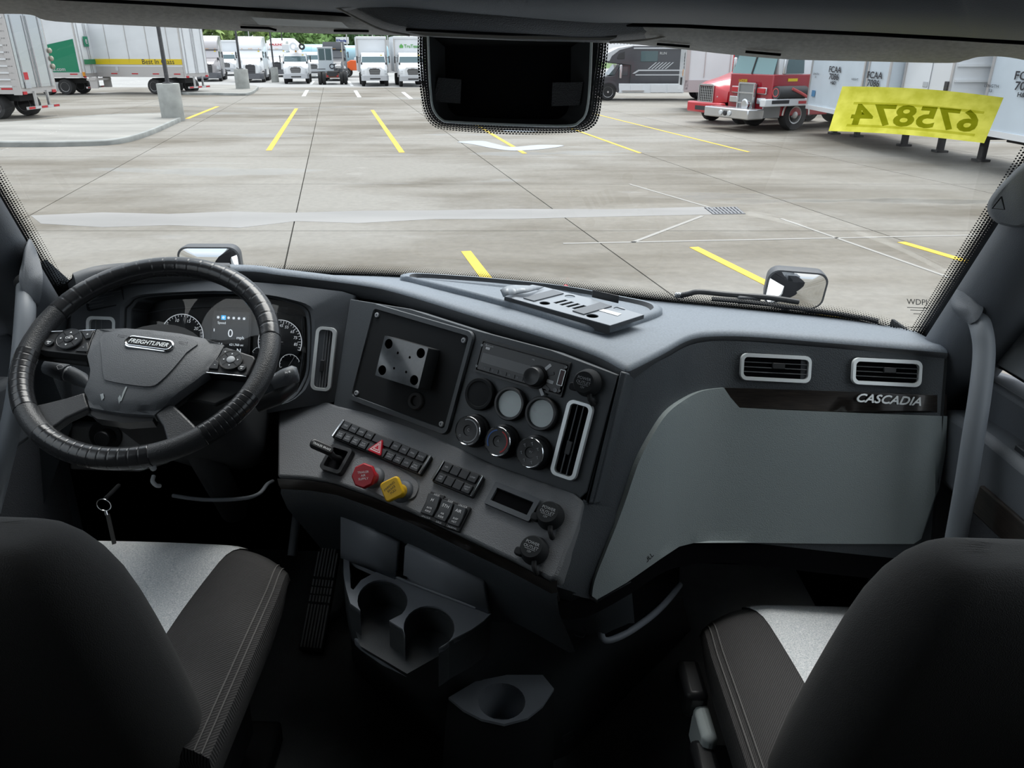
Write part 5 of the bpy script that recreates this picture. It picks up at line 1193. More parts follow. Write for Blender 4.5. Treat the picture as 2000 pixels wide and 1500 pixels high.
# ============================================================ the yard outside
def concrete():
    m = bpy.data.materials.new('concrete_slab'); m.use_nodes = True; MATS['concrete_slab'] = m; t = m.node_tree; n = t.nodes.new; L = t.links.new; b = t.nodes['Principled BSDF']
    g = n('ShaderNodeNewGeometry'); oi = n('ShaderNodeObjectInfo')
    def noise(sc, scale, det, off=(0, 0, 0)):
        mp = n('ShaderNodeMapping'); mp.inputs['Scale'].default_value = scale; mp.inputs['Location'].default_value = off; L(g.outputs['Position'], mp.inputs[0]); x = n('ShaderNodeTexNoise'); x.inputs['Scale'].default_value = sc; x.inputs['Detail'].default_value = det; x.inputs['Roughness'].default_value = .62; L(mp.outputs[0], x.inputs[0]); return x.outputs[0]
    def ramp(v, a, ca, b_, cb):
        r = n('ShaderNodeValToRGB'); r.color_ramp.elements[0].position = a; r.color_ramp.elements[0].color = (*ca, 1); r.color_ramp.elements[1].position = b_; r.color_ramp.elements[1].color = (*cb, 1); L(v, r.inputs[0]); return r.outputs[0]
    def mix(f, a, c, mode='MIX'):
        x = n('ShaderNodeMix'); x.data_type = 'RGBA'; x.blend_type = mode
        if isinstance(f, float): x.inputs[0].default_value = f
        else: L(f, x.inputs[0])
        for i, k in ((6, a), (7, c)):
            if isinstance(k, tuple): x.inputs[i].default_value = (*k, 1)
            else: L(k, x.inputs[i])
        return x.outputs[2]
    streak = noise(.55, (.30, 1.0, 1), 8); patch = noise(.16, (.55, 1.0, 1), 7, (7, 3, 0)); fine = noise(7, (1, 1, 1), 5); tracks = noise(.9, (.10, 1, 1), 5, (2, 9, 0))
    base = ramp(streak, .36, (.18, .155, .115), .64, (.36, .340, .305))
    base = mix(ramp(patch, .44, (1, 1, 1), .56, (0, 0, 0)), base, (.435, .425, .405))
    base = mix(ramp(tracks, .60, (0, 0, 0), .68, (.55, .55, .55)), base, (.235, .205, .165))
    base = mix(.55, base, ramp(fine, .3, (.72, .72, .72), .7, (1.1, 1.1, 1.1)), 'MULTIPLY')
    tint = ramp(oi.outputs['Random'], 0, (.42, .405, .372), 1, (.48, .464, .43)); base = mix(1.0, base, tint, 'MULTIPLY')
    L(base, b.inputs['Base Color'])
    wet = ramp(noise(.22, (.45, 1.3, 1), 4, (1, 5, 0)), .60, (.75, .75, .75), .64, (.30, .30, .30)); L(wet, b.inputs['Roughness'])
    bp = n('ShaderNodeBump'); bp.inputs['Strength'].default_value = .15; bp.inputs['Distance'].default_value = .01; L(fine, bp.inputs['Height']); L(bp.outputs[0], b.inputs['Normal'])
    return m
m_conc = concrete()
m_far = emat('far_asphalt', (.33, .33, .325), .8, var=(.3, .12)); m_grass = emat('far_grass', (.10, .17, .05), .95, var=(.6, .4))
yard = thing('ground', None, None, (0, 40, 0), cab=False, kind='structure')
LOCO[yard] = V((0, 40, 0))
m = M(False); m.box((0, 60, -.20), 260, 240, .2); m.build('ground_base', emat('joint_dark', (.20, .185, .165), .95), yard, smooth=0)
SU, SV = 4.9, 4.9; DX = -.215
me0 = None; k = 0
cells = []
for j in range(-1, 13):
    for i in range(-9, 8):
        y = 3.1 + j * SV; x = -.93 + .02 + i * SU - .215 * 0
        cells.append((i, j, x, y))
gapw = .011
def slab_mesh(wd, hg):
    m = M(False); P = [(gapw, gapw), (wd - gapw, gapw), (wd - gapw, hg - gapw), (gapw, hg - gapw)]
    m.prism([(a + DX * b, b, -.10) for a, b in P], (0, 0, .10)); return m
proto = None
for i, j, x, y in cells:
    X = -.93 + i * SU + DX * y
    if X > y * .75 + 6 or X + SU < -y * .75 - 6: continue
    if proto is None:
        m = slab_mesh(SU, SV); proto = m.build('slab', m_conc, yard, smooth=0, origin=(0, 0, 0)); s_ = proto
    else:
        s_ = proto.copy(); COL.objects.link(s_); s_.parent = yard
    s_.location = V((X, y, 0)) - LOCO[yard]
y1 = 3.1 + 13 * SV
m = M(False); m.box((0, (y1 + 135) / 2, -.05), 240, 135 - y1, .1); m.build('far_lot', m_far, yard, smooth=0)
m = M(False); m.box((0, 210, -.04), 420, 150, .1); m.build('verge', m_grass, yard, smooth=0)
for sx_ in (-1, 1):
    m = M(False); m.box((sx_ * 85, (y1 - 60) / 2, -.06), 90, y1 + 60, .1); m.build('side_lot', m_conc, yard, smooth=0)
m = M(False); m.box((0, -28, -.06), 90, 62, .1); m.build('rear_lot', m_conc, yard, smooth=0)
# painted lines
m_yl = emat('paint_yellow', (.62, .42, .03), .7, var=(5, .12)); m_wl = emat('paint_white', (.62, .63, .64), .7)
def pline(a, b, w_, mt, nm='parking_line'):
    A, B = gnd(*a), gnd(*b); d = (B - A).normalized(); n_ = V((-d.y, d.x, 0)) * (w_ / 2)
    m = M(False); m.prism([A + n_, A - n_, B - n_, B + n_], (0, 0, .006)); m.build(nm, mt, yard, smooth=0)
for a, b, w_ in (((579, 212), (525, 294), .17), ((727, 215), (785, 298), .17), ((915, 235), (1025, 300), .14), ((1085, 240), (1250, 299), .12), ((1130, 215), (1462, 297), .11), ((910, 491), (985, 590), .15), ((1355, 483), (1560, 585), .15), ((1760, 473), (1960, 532), .15), ((1600, 610), (1680, 640), .15), ((365, 232), (425, 208), .2)): pline(a, b, w_, m_yl)
for a, b in (((593, 188), (600, 176)), ((702, 190), (694, 177)), ((803, 193), (787, 180)), ((607, 165), (613, 158)), ((688, 168), (680, 158)), ((617, 152), (621, 147)), ((676, 154), (672, 148))): pline(a, b, .25, m_wl)
m_jl = emat('joint_pale', (.31, .30, .28), .8)
for a, b, w_ in (((375, 232), (1175, 246), .08), ((1372, 422), (1235, 474), .07), ((1525, 427), (1990, 590), .06), ((1100, 476), (1985, 458), .06), ((1230, 360), (1395, 408), .06)): pline(a, b, w_, m_jl, 'joint_line')
m = M(False); m.prism([gnd(x, y) for x, y in [(60, 421), (200, 415), (330, 418), (450, 413), (560, 416), (700, 412), (850, 411), (1000, 408), (1200, 409), (1375, 404), (1392, 419), (1200, 423), (1000, 428), (850, 428), (700, 436), (580, 432), (470, 445), (330, 440), (200, 444), (80, 437)]], (0, 0, .003)); m.build('drain_channel', emat('channel_concrete', (.225, .219, .21), .6, var=(.6, .2, (.3, 1, 1))), yard, smooth=0)
m_wat = mat('puddle_water', (.40, .42, .45), .15)  # pale base colour carries the sky reflection on the water
for lab, P in (('long wavy puddle crossing the yellow line mid-yard', [(893, 277), (940, 275), (968, 281), (1000, 287), (1050, 283), (1102, 284), (1060, 291), (1005, 294), (965, 290), (925, 282)]), ('small pale puddle just below the sensor housing', [(985, 254), (1040, 252), (1050, 256), (1000, 258)])):
    Q = [gnd(x, y, .007) for x, y in P]; c = sum(Q, V()) / len(Q); m = M(False); m.ngon([p for p in catmull(Q, 4, True)]); tag(m.build('puddle', m_wat, None, smooth=0), lab, 'puddle', 'puddles on the concrete')
# storm drain
dr = thing('storm_drain', 'dark iron storm drain grate set in the concrete', 'drain', gnd(1415, 412), cab=False)
G = gnd(1415, 412); q = [gnd(x, y) - G for x, y in [(1375, 406), (1440, 405), (1456, 418), (1392, 419)]]
m = M(False); m.prism([p + V((0, 0, .002)) for p in q], (0, 0, .003)); m.build('pit', m_deep, dr, smooth=0)
m_iron = emat('drain_iron', (.16, .165, .18), .6)
for i in range(9):
    t_ = (i + .5) / 9; a, b = q[0].lerp(q[1], t_), q[3].lerp(q[2], t_); w_ = (q[1] - q[0]) * .035; m = M(False); m.prism([a - w_, b - w_, b + w_, a + w_], (0, 0, .012)); m.build('grate_bar', m_iron, dr, smooth=0)
for t_ in (.02, .34, .66, .98):
    a, b = q[0].lerp(q[3], t_), q[1].lerp(q[2], t_); w_ = (q[3] - q[0]).normalized() * .015; m = M(False); m.prism([a - w_, b - w_, b + w_, a + w_], (0, 0, .011)); m.build('grate_bar', m_iron, dr, smooth=0)

# kerbed islands with lamp posts
m_kerb = emat('kerb_concrete', (.29, .303, .292), .8, var=(1.5, .22)); m_isl = emat('island_concrete', (.27, .264, .243), .8, var=(.5, .28, (.4, 1.2, 1)))
def island(label, px, h=.16):
    P = [gnd(x, y) for x, y in px]; c = sum(P, V()) / len(P); t = thing('kerb_island', label, 'kerb', c, cab=False); Pc = [p - c for p in catmull(P, 3, True)]
    m = M(False); m.loft([Pc, [p + V((0, 0, h - .03)) for p in Pc], [p * .995 + V((0, 0, h)) for p in Pc], [p * .96 + V((0, 0, h)) for p in Pc]], True, False); m.build('kerb', m_kerb, t, smooth=40)
    m = M(False); m.ngon([p * .962 + V((0, 0, h - .004)) for p in Pc]); m.build('island_top', m_isl, t, smooth=0)
island('near kerbed concrete island with rounded corner, left foreground', [(-260, 283), (0, 287), (150, 286), (235, 281), (290, 266), (340, 244), (362, 232), (352, 226), (300, 228), (200, 231), (60, 243), (-260, 262)])
island('far kerbed concrete island beyond the lettered trailer', [(352, 184), (420, 186), (470, 187), (490, 185), (503, 176), (498, 171), (430, 169), (372, 170)])
m_pier = emat('pier_concrete', (.34, .352, .335), .8, var=(3, .15)); m_pole = emat('pole_bronze', (.045, .045, .05), .5)
for px, py, r, h, lab in ((331, 238, .46, 1.5, 'lamp post on thick round concrete pier, nearest one'), (471, 178, .5, 1.5, 'lamp post on concrete pier at the far island'), (536, 161, .34, 1.3, 'lamp post on concrete pier right of the white sleeper truck')):
    g = gnd(px, py); g.y += r; t = thing('lamp_post', lab, 'lamp post', g, 'lamp posts on concrete piers', cab=False)
    F = Frame((0, 0, 0), 0, 90); F.o = V(); F.u, F.v, F.n = V((1, 0, 0)), V((0, 1, 0)), V((0, 0, 1))
    m = M(False); m.lathe([(r, 0), (r, h - .03), (r * .95, h)], F, 28); m.build('pier', m_pier, t, smooth=40)
    m = M(False); m.box((0, 0, h + .02), .32, .32, .04); m.build('base_plate', m_pole, t, smooth=0)
    m = M(False); m.box((0, 0, h + 3.6), .13, .13, 7.1, taper=(.7, .7)); m.build('pole', m_pole, t, smooth=0)
    m = M(False); m.box((0, -.4, h + 7.1), .35, .8, .12); m.build('lamp_head', m_pole, t, bevel=.02)
# ============================================================ vehicles
m_tw = emat('truck_white', (.80, .82, .84), .28, coat=.4); m_tg = emat('truck_silver_grey', (.42, .40, .41), .3, metal=.3, coat=.4)
m_tgl = emat('truck_glass', (.06, .11, .12), .08, spec=.8); m_tblk = emat('truck_black_plastic', (.03, .03, .033), .5); m_tire = emat('tyre_rubber', (.022, .022, .023), .85)
m_rim = emat('wheel_alloy', (.55, .55, .55), .3, metal=.8); m_bump = emat('bumper_grey', (.12, .125, .14), .5); m_ch = emat('bright_metal', (.72, .73, .75), .2, metal=.9)
m_bmw = emat('bumper_silver', (.55, .57, .60), .35, metal=.3); m_lens = emat('headlamp_lens', (.75, .78, .80), .12, spec=.8); m_trl = emat('trailer_white', (.80, .83, .86), .4, var=(.8, .05)); m_alu = emat('trailer_alu', (.60, .58, .57), .35, metal=.4)
m_grn = emat('trailer_green', (.0, .22, .11), .4); m_tyel = emat('trailer_yellow', (.80, .60, .02), .45); m_tred = emat('tape_red', (.55, .02, .03), .4); m_frd = emat('fire_red', (.36, .008, .022), .25, coat=.6); m_rrd = emat('tractor_red', (.62, .02, .035), .25, coat=.6)
m_amb = emat('marker_amber', (.75, .30, .02), .3); m_txt = emat('lettering_dark', (.03, .03, .04), .6); m_und = emat('chassis_dark', (.035, .035, .037), .8); m_gm = emat('grille_metal', (.35, .36, .37), .3, metal=.7)
UP = Frame((0, 0, 0), 0, 90); UP.o = V(); UP.u, UP.v, UP.n = V((1, 0, 0)), V((0, 1, 0)), V((0, 0, 1))
def XF(x, y, z, s=1):     # frame on a side wall, facing s*x
    F = UP.at(V((x, y, z))); F.n = V((s, 0, 0)); F.u = V((0, s, 0)); F.v = V((0, 0, 1)); return F
def YF(x, y, z):          # frame on a face looking towards -y
    F = UP.at(V((x, y, z))); F.n = V((0, -1, 0)); F.u = V((1, 0, 0)); F.v = V((0, 0, 1)); return F
def pb(t, nm, mt, c, sx, sy, sz, bev=None, taper=(1, 1)): m = M(False); m.box(c, sx, sy, sz, None, taper); return m.build(nm, mt, t, bevel=bev, smooth=0 if not bev else 35)
def wheel(t, x, y, r=.51, w=.30, s=1, rim=m_rim):
    F = XF(x, y, r, s); m = M(False); m.lathe([(r * .58, -w / 2), (r * .93, -w / 2), (r, -w * .35), (r, w * .35), (r * .93, w / 2), (r * .58, w / 2), (r * .56, w * .2)], F, 20, True, True); tw = m.build('wheel', m_tire, t, smooth=40)
    m = M(False); m.lathe([(r * .57, w * .42), (r * .50, w * .40), (r * .45, w * .15), (r * .28, w * .15), (r * .22, w * .42), (r * .10, w * .46)], F, 20, False, True); m.build('rim', rim, tw, smooth=40)
def sym(y, pts): L = [(-a, z) for a, z in pts]; R = [(a, z) for a, z in pts][::-1]; return [V((a, y, z)) for a, z in L + R]
def vehicle(nm, label, cat, pos, heading, group=None):
    """heading = unit-ish (x,y) the vehicle faces; local -y is forward"""
    return thing(nm, label, cat, (pos[0], pos[1], 0), group, False, math.atan2(heading[0], -heading[1]))
def mirrors(t, y, z, hw, mt=m_tblk):
    for s in (-1, 1): pb(t, 'side_mirror', mt, (s * (hw + .24), y, z), .10, .12, .55, .03); m = M(False); m.tube([(s * hw, y, z + .15), (s * (hw + .24), y, z + .15)], .02, 6); m.build('mirror_arm', mt, t, smooth=0)
def conv_front(t, paint, hood, cabw, ws, grille, bumper, kind='sleeper'):
    """common nose: hood loft, grille, lamps, bumper, windscreen. dims in metres"""
    gw, gz0, gz1 = grille
    m = M(False); m.loft([sym(y, p) for y, p in hood], True, True); m.build('hood', paint, t, smooth=45)
    y0 = hood[0][0]
    m = M(False); m.ngon([(-gw * .86, y0 - .02, gz0), (gw * .86, y0 - .02, gz0), (gw, y0 - .015, gz1 - .12), (gw * .8, y0 - .012, gz1), (-gw * .8, y0 - .012, gz1), (-gw, y0 - .015, gz1 - .12)]); m.build('grille', m_tblk, t, smooth=0)
    for i in range(5): z = gz0 + (gz1 - gz0) * (i + .7) / 6; pb(t, 'grille_bar', m_gm if kind != 'sleeper' else m_bump, (0, y0 - .03, z), gw * 1.75, .02, .035)
    pb(t, 'emblem', m_ch, (0, y0 - .03, gz1 + .05), .30, .03, .07)
# ---- big sleeper tractor
def sleeper(label, px, Y, paint, roof=4.0, head=(.21, -1), fair_text=None, low=False):
    d = Y / 1.083; X = (px - 1000) / FPX * d; t = vehicle('sleeper_truck', label, 'truck', (X, Y), head, 'parked sleeper trucks')
    hood = [(.05, [(.62, .75), (.66, 1.35), (.55, 1.55)]), (.30, [(.80, .75), (.84, 1.40), (.62, 1.68)]), (1.0, [(1.0, .80), (1.02, 1.55), (.75, 1.90)]), (1.75, [(1.08, .9), (1.08, 1.80), (.95, 2.05)])]
    conv_front(t, paint, hood, 1.1, (2.05, 2.78, 1.7), (.44, .62, 1.52), None)
    cab = [(1.70, [(1.10, .55), (1.10, 2.02)]), (1.72, [(1.10, .55), (1.10, 2.05), (1.05, 2.08)][:2]), ]
    m = M(False); m.loft([sym(1.70, [(1.10, .6), (1.10, 2.05), (1.04, 2.10)]), sym(2.18, [(1.10, .6), (1.10, 2.10), (1.0, 2.82)]), sym(2.6, [(1.12, .6), (1.12, 2.2), (1.05, roof - .75)]), sym(3.2, [(1.18, .6), (1.18, 2.6), (1.10, roof - .12)]), sym(5.1, [(1.22, .6), (1.22, 2.6), (1.16, roof)])], True, True); m.build('cab', paint, t, smooth=30)
    m = M(False); m.ngon([(-1.0, 1.72, 2.10), (1.0, 1.72, 2.10), (.93, 2.15, 2.76), (-.93, 2.15, 2.76)]); m.build('windscreen', m_tgl, t, smooth=0)
    m = M(False); m.loft([sym(2.05, [(.98, 2.82), (.95, 3.0)]), sym(2.35, [(1.06, 2.85), (1.0, 3.5)]), sym(3.1, [(1.14, 2.9), (1.08, roof - .05)]), sym(3.3, [(1.16, 2.9), (1.1, roof)])], True, True); m.build('roof_fairing', paint, t, smooth=50)
    for i in (-1, -.18, 0, .18, 1): pb(t, 'marker_lamp', m_amb, (i * .75, 2.06, 2.88), .07, .05, .05)
    for s in (-1, 1):
        m = M(False); m.ngon([(s * 1.115, 1.98, 2.12), (s * 1.125, 2.75, 2.12), (s * 1.12, 2.75, 2.62), (s * 1.06, 2.2, 2.66)]); m.build('side_window', m_tgl, t, smooth=0)
        m = M(False); m.prism([(s * .50, .10, 1.02), (s * .98, .50, 1.06), (s * .98, .52, 1.26), (s * .80, .32, 1.42), (s * .58, .12, 1.22)], (s * .02, -.04, .02)); m.build('headlamp', m_lens, t, smooth=0)
        pb(t, 'hood_mirror', m_tblk, (s * .98, .9, 2.0), .16, .10, .24, .03)
        m = M(False); m.tube([(s * .9, 1.1, 1.75), (s * .98, .95, 2.0)], .02, 6); m.build('hood_mirror_arm', m_tblk, t, smooth=0)
        pb(t, 'side_skirt', m_bump, (s * 1.12, 3.4, .75), .10, 3.0, .75, .04)
        for y, nm in ((1.05, 0), (5.6, 1), (6.9, 1)): wheel(t, s * (.98 if nm == 0 else .92), y, .50, .30 if nm == 0 else .55, s)
    mirrors(t, 1.95, 2.35, 1.1)
    m = M(False); m.loft([sym(-.02, [(.70, .30), (.80, .72), (.78, .78)]), sym(.25, [(1.05, .28), (1.10, .80), (1.02, .85)]), sym(.75, [(1.12, .30), (1.14, .85), (1.10, .88)])], True, True); m.build('bumper', m_bump, t, smooth=40)
    pb(t, 'chassis', m_und, (0, 4.0, .75), .9, 7.4, .30)
    pb(t, 'window_ticket', m_tyel, (.72, 2.05, 2.66), .16, .02, .10)
    if fair_text:
        m = M(False); text(m, fair_text, YF(0, 2.30, 3.32), 0, 0, .3, .25, 0, 1.1, bold=.02); m.build('fairing_lettering', m_tred, t, smooth=0)
    return t
sleeper('silver-grey sleeper truck beside the row of trailer door rods', 404, 78.5, m_tg, 4.05, (.27, -1))
sleeper('white sleeper truck with dark bumper behind the far concrete pier', 488, 76.3, m_tw, 3.95)
sleeper('white sleeper truck with red lettering on its roof fairing', 541, 92, m_tw, 3.75, fair_text='HAULING')
sleeper('blue-roofed truck far behind, between the grey and white sleepers', 452, 114, emat('truck_blue', (.08, .22, .48), .3), 4.0)
sleeper('dark grey sleeper truck behind the yard tractor cab', 654, 80, emat('truck_darkgrey', (.07, .075, .085), .35), 3.1)
# ---- medium conventional trucks
def medium(label, px, Y, paint, head=(.21, -1), body=None, txt=None):
    d = Y / 1.083; X = (px - 1000) / FPX * d; t = vehicle('medium_truck', label, 'truck', (X, Y), head, 'parked medium-duty trucks')
    hood = [(.05, [(.66, .78), (.70, 1.30), (.52, 1.48)]), (.35, [(.98, .78), (1.02, 1.22), (.66, 1.58)]), (.9, [(1.10, .80), (1.10, 1.40), (.80, 1.72)]), (1.3, [(1.08, .85), (1.08, 1.62), (.95, 1.82)])]
    conv_front(t, paint, hood, 1.08, None, (.46, .92, 1.36), None, 'm')
    m = M(False); m.loft([sym(1.25, [(1.06, .7), (1.06, 1.75), (1.02, 1.82)]), sym(1.70, [(1.08, .7), (1.08, 1.85), (.95, 2.50)]), sym(2.0, [(1.08, .7), (1.08, 1.9), (.96, 2.58)]), sym(2.9, [(1.08, .7), (1.08, 1.9), (.96, 2.56)])], True, True); m.build('cab', paint, t, smooth=30)
    m = M(False); m.ngon([(-.98, 1.24, 1.84), (.98, 1.24, 1.84), (.89, 1.67, 2.44), (-.89, 1.67, 2.44)]); m.build('windscreen', m_tgl, t, smooth=0)
    for s in (-1, 1):
        m = M(False); m.ngon([(s * 1.09, 1.5, 1.86), (s * 1.09, 2.6, 1.86), (s * 1.0, 2.6, 2.4), (s * 1.0, 1.75, 2.42)]); m.build('side_window', m_tgl, t, smooth=0)
        m = M(False); m.prism([(s * .60, .08, 1.0), (s * .98, .30, 1.02), (s * .98, .32, 1.16), (s * .72, .14, 1.24)], (s * .01, -.04, .01)); m.build('headlamp', m_lens, t, smooth=0)
        for y, ww in ((.95, .28), (5.0, .55)): wheel(t, s * (.96 if ww < .4 else .88), y, .48, ww, s)
        pb(t, 'hood_mirror', m_tblk, (s * 1.0, .75, 1.75), .12, .08, .18, .02)
    mirrors(t, 1.5, 2.05, 1.08)
    m = M(False); m.loft([sym(-.08, [(.95, .45), (.95, .82)]), sym(.15, [(1.12, .45), (1.12, .84)])], True, True); m.build('bumper', m_bmw, t, smooth=30)
    pb(t, 'bumper_slot', m_tblk, (0, -.09, .60), .85, .02, .10)
    pb(t, 'chassis', m_und, (0, 3.5, .7), .85, 6.4, .25)
    pb(t, 'window_ticket', m_tyel, (.68, 1.60, 2.36), .16, .02, .09)
    if body == 'box':
        pb(t, 'cargo_box', m_trl, (0, 6.0, 2.45), 2.5, 5.9, 2.75); pb(t, 'box_header', m_tw, (0, 3.02, 3.72), 2.5, .10, .22, .04)
        for s in (-1, 1): pb(t, 'corner_post', m_alu, (s * 1.21, 3.03, 2.4), .10, .08, 2.6)
        if txt:
            m = M(False); F = YF(.15, 3.03, 3.05); text(m, 'TruTeam', F, .15, 0, .36, .01, bold=.008); m.build('box_lettering', emat('lettering_green', (.12, .42, .10), .5), t, smooth=0)
            m = M(False); m.ngon([F.p(-.92, -.12, .01), F.p(-.6, -.12, .01), F.p(-.6, .04, .01), F.p(-.76, .2, .01), F.p(-.92, .04, .01)]); m.build('house_logo', MATS['lettering_green'], t, smooth=0)
    if body == 'bucket':
        pb(t, 'utility_body', m_tw, (0, 4.9, 1.25), 2.3, 3.6, 1.0, .03); pb(t, 'crane_turret', m_tw, (0, 4.2, 2.2), .8, .8, .9, .05)
        m = M(False); m.tube([(0, 4.2, 2.75), (.2, 2.0, 2.95), (.3, .9, 2.85)], .16, 8); m.build('boom', m_tw, t, smooth=30)
        m = M(False); m.lathe([(.34, -.15), (.34, .15), (.18, .15), (.18, -.15)], YF(-.05, 1.4, 3.05), 18, False, False); m.build('boom_pulley', m_trl, t, smooth=30)
        m = M(False); m.lathe([(.28, -.12), (.28, .12), (.12, .12), (.12, -.12)], YF(.68, 1.6, 3.05), 16, False, False); m.build('boom_joint', m_tblk, t, smooth=30)
        pb(t, 'beacon', m_amb, (.1, 1.75, 2.66), .12, .12, .16)
        pb(t, 'lift_bucket', m_tw, (-.75, 2.4, 3.0), .6, .8, .5, .04)
    if body == 'chassis': pb(t, 'flat_bed', m_und, (0, 5, 1.05), 2.3, 4, .2)
    return t
medium('white bucket truck with boom folded over its cab', 576, 73.2, m_tw, body='bucket')
medium('white box truck with round green sticker on its bumper', 731, 68.2, m_tw, body='box')
bt = medium('white box truck with green lettering beside the sensor housing', 806, 67.3, m_tw, body='box', txt=True)
medium('white truck cab peeking out behind the bucket truck', 611, 88, m_tw, body='chassis')
medium('white conventional truck tucked between the grey and white sleepers', 441, 96, m_tw, body='box')
# ---- yard tractor seen from behind
Y = 71.4; d = Y / 1.083; t = vehicle('yard_tractor', 'pale yard tractor seen from behind with offset cab and dual tyres', 'truck', (-.235 * d, Y), (.21, -1))
m_ytr = emat('yard_tractor_paint', (.60, .66, .70), .4)
pb(t, 'cab', m_ytr, (-.50, 3.0, 2.0), 1.30, 1.5, 1.95, .03)
for x in (-.80, -.22): pb(t, 'rear_window', m_tgl, (x, 2.24, 2.42), .50, .03, .92)
pb(t, 'roof_cap', m_tw, (-.50, 3.0, 2.99), 1.36, 1.6, .06, .02)
m = M(False); m.arc(YF(.0, 2.23, 1.45), .14, .22, 30, 330, .01, 20); m.build('round_emblem', m_txt, t, smooth=0)
pb(t, 'fifth_wheel', m_und, (.1, 1.2, 1.0), 1.0, 1.2, .18, .03); pb(t, 'frame_rails', m_und, (0, 2.4, .85), .9, 4.2, .35)
pb(t, 'rear_crossbar', emat('rusty_brown', (.18, .08, .05), .8), (0, .4, .75), 1.1, .12, .35)
pb(t, 'exhaust_stack', m_rim, (1.0, 2.3, 2.2), .12, .12, 2.3); pb(t, 'air_tank', m_ch, (.55, 2.2, 1.4), .6, .4, .4, .1)
for s in (-1, 1):
    for k in (0, 1): wheel(t, s * (1.10 - k * .36), .9, .53, .28, s)
    pb(t, 'mud_guard', m_tblk, (s * .92, 1.3, 1.25), .72, .9, .05); wheel(t, s * .95, 3.9, .50, .28, s)
    pb(t, 'tail_lamp', m_tred, (s * .42, .32, .70), .14, .05, .12)
# ---- tanks, loader and white boxes deeper in the row
m_tank = emat('tank_pale_blue', (.38, .62, .72), .35)
def tank(label, px, py, Y, L, r, ang=0):
    d = Y / 1.083; X = (px - 1000) / FPX * d; t = thing('tanker_trailer', label, 'tank trailer', (X, Y, 0), 'pale blue tank trailers', False, ang)
    F = XF(-L / 2, 0, 2.2, 1); m = M(False); m.lathe([(r * .6, -.12), (r * .9, -.04), (r, .05), (r, L - .05), (r * .9, L + .04), (r * .6, L + .12)], F, 24); m.build('tank', m_tank, t, smooth=40)
    pb(t, 'frame', m_und, (0, 0, 1.05), L * .9, .9, .2)
    for x in (-L * .35, L * .35): pb(t, 'saddle', m_und, (x, 0, 1.35), .25, 1.4, .6)
    for y in (-1, 1):
        for x in (L * .25, L * .42):
            F = YF(x, y * .95, .5); m = M(False); m.lathe([(.3, -.15), (.5, -.12), (.5, .12), (.3, .15)], F, 16); m.build('wheel', m_tire, t, smooth=40)
tank('pale blue tank trailer below the white sign', 686, 110, 96, 8.5, 1.05)
tank('pale blue tank trailer left behind the yard tractor', 622, 110, 101, 3.2, 1.2)
Y = 92; d = Y / 1.083; t = vehicle('orange_loader', 'small orange loader with white cab behind the box truck', 'loader', ((690 - 1000) / FPX * d, Y), (-1, -.1)); m_org = emat('loader_orange', (.85, .14, .03), .4)
m = M(False); m.prism([(-.8, -1.2, .7), (-.8, -1.1, 1.3), (-.8, -.2, 1.75), (-.8, .7, 1.7), (-.8, .9, .7)], (1.6, 0, 0)); m.build('body', m_org, t, bevel=.06)
pb(t, 'cab', m_tw, (0, .9, 1.5), 1.5, 1.4, 1.0, .05); pb(t, 'mast', m_org, (0, -.9, 2.0), .25, .25, 1.2)
for s in (-1, 1):
    for y in (-.7, 1.2): wheel(t, s * .8, y, .5, .35, s)
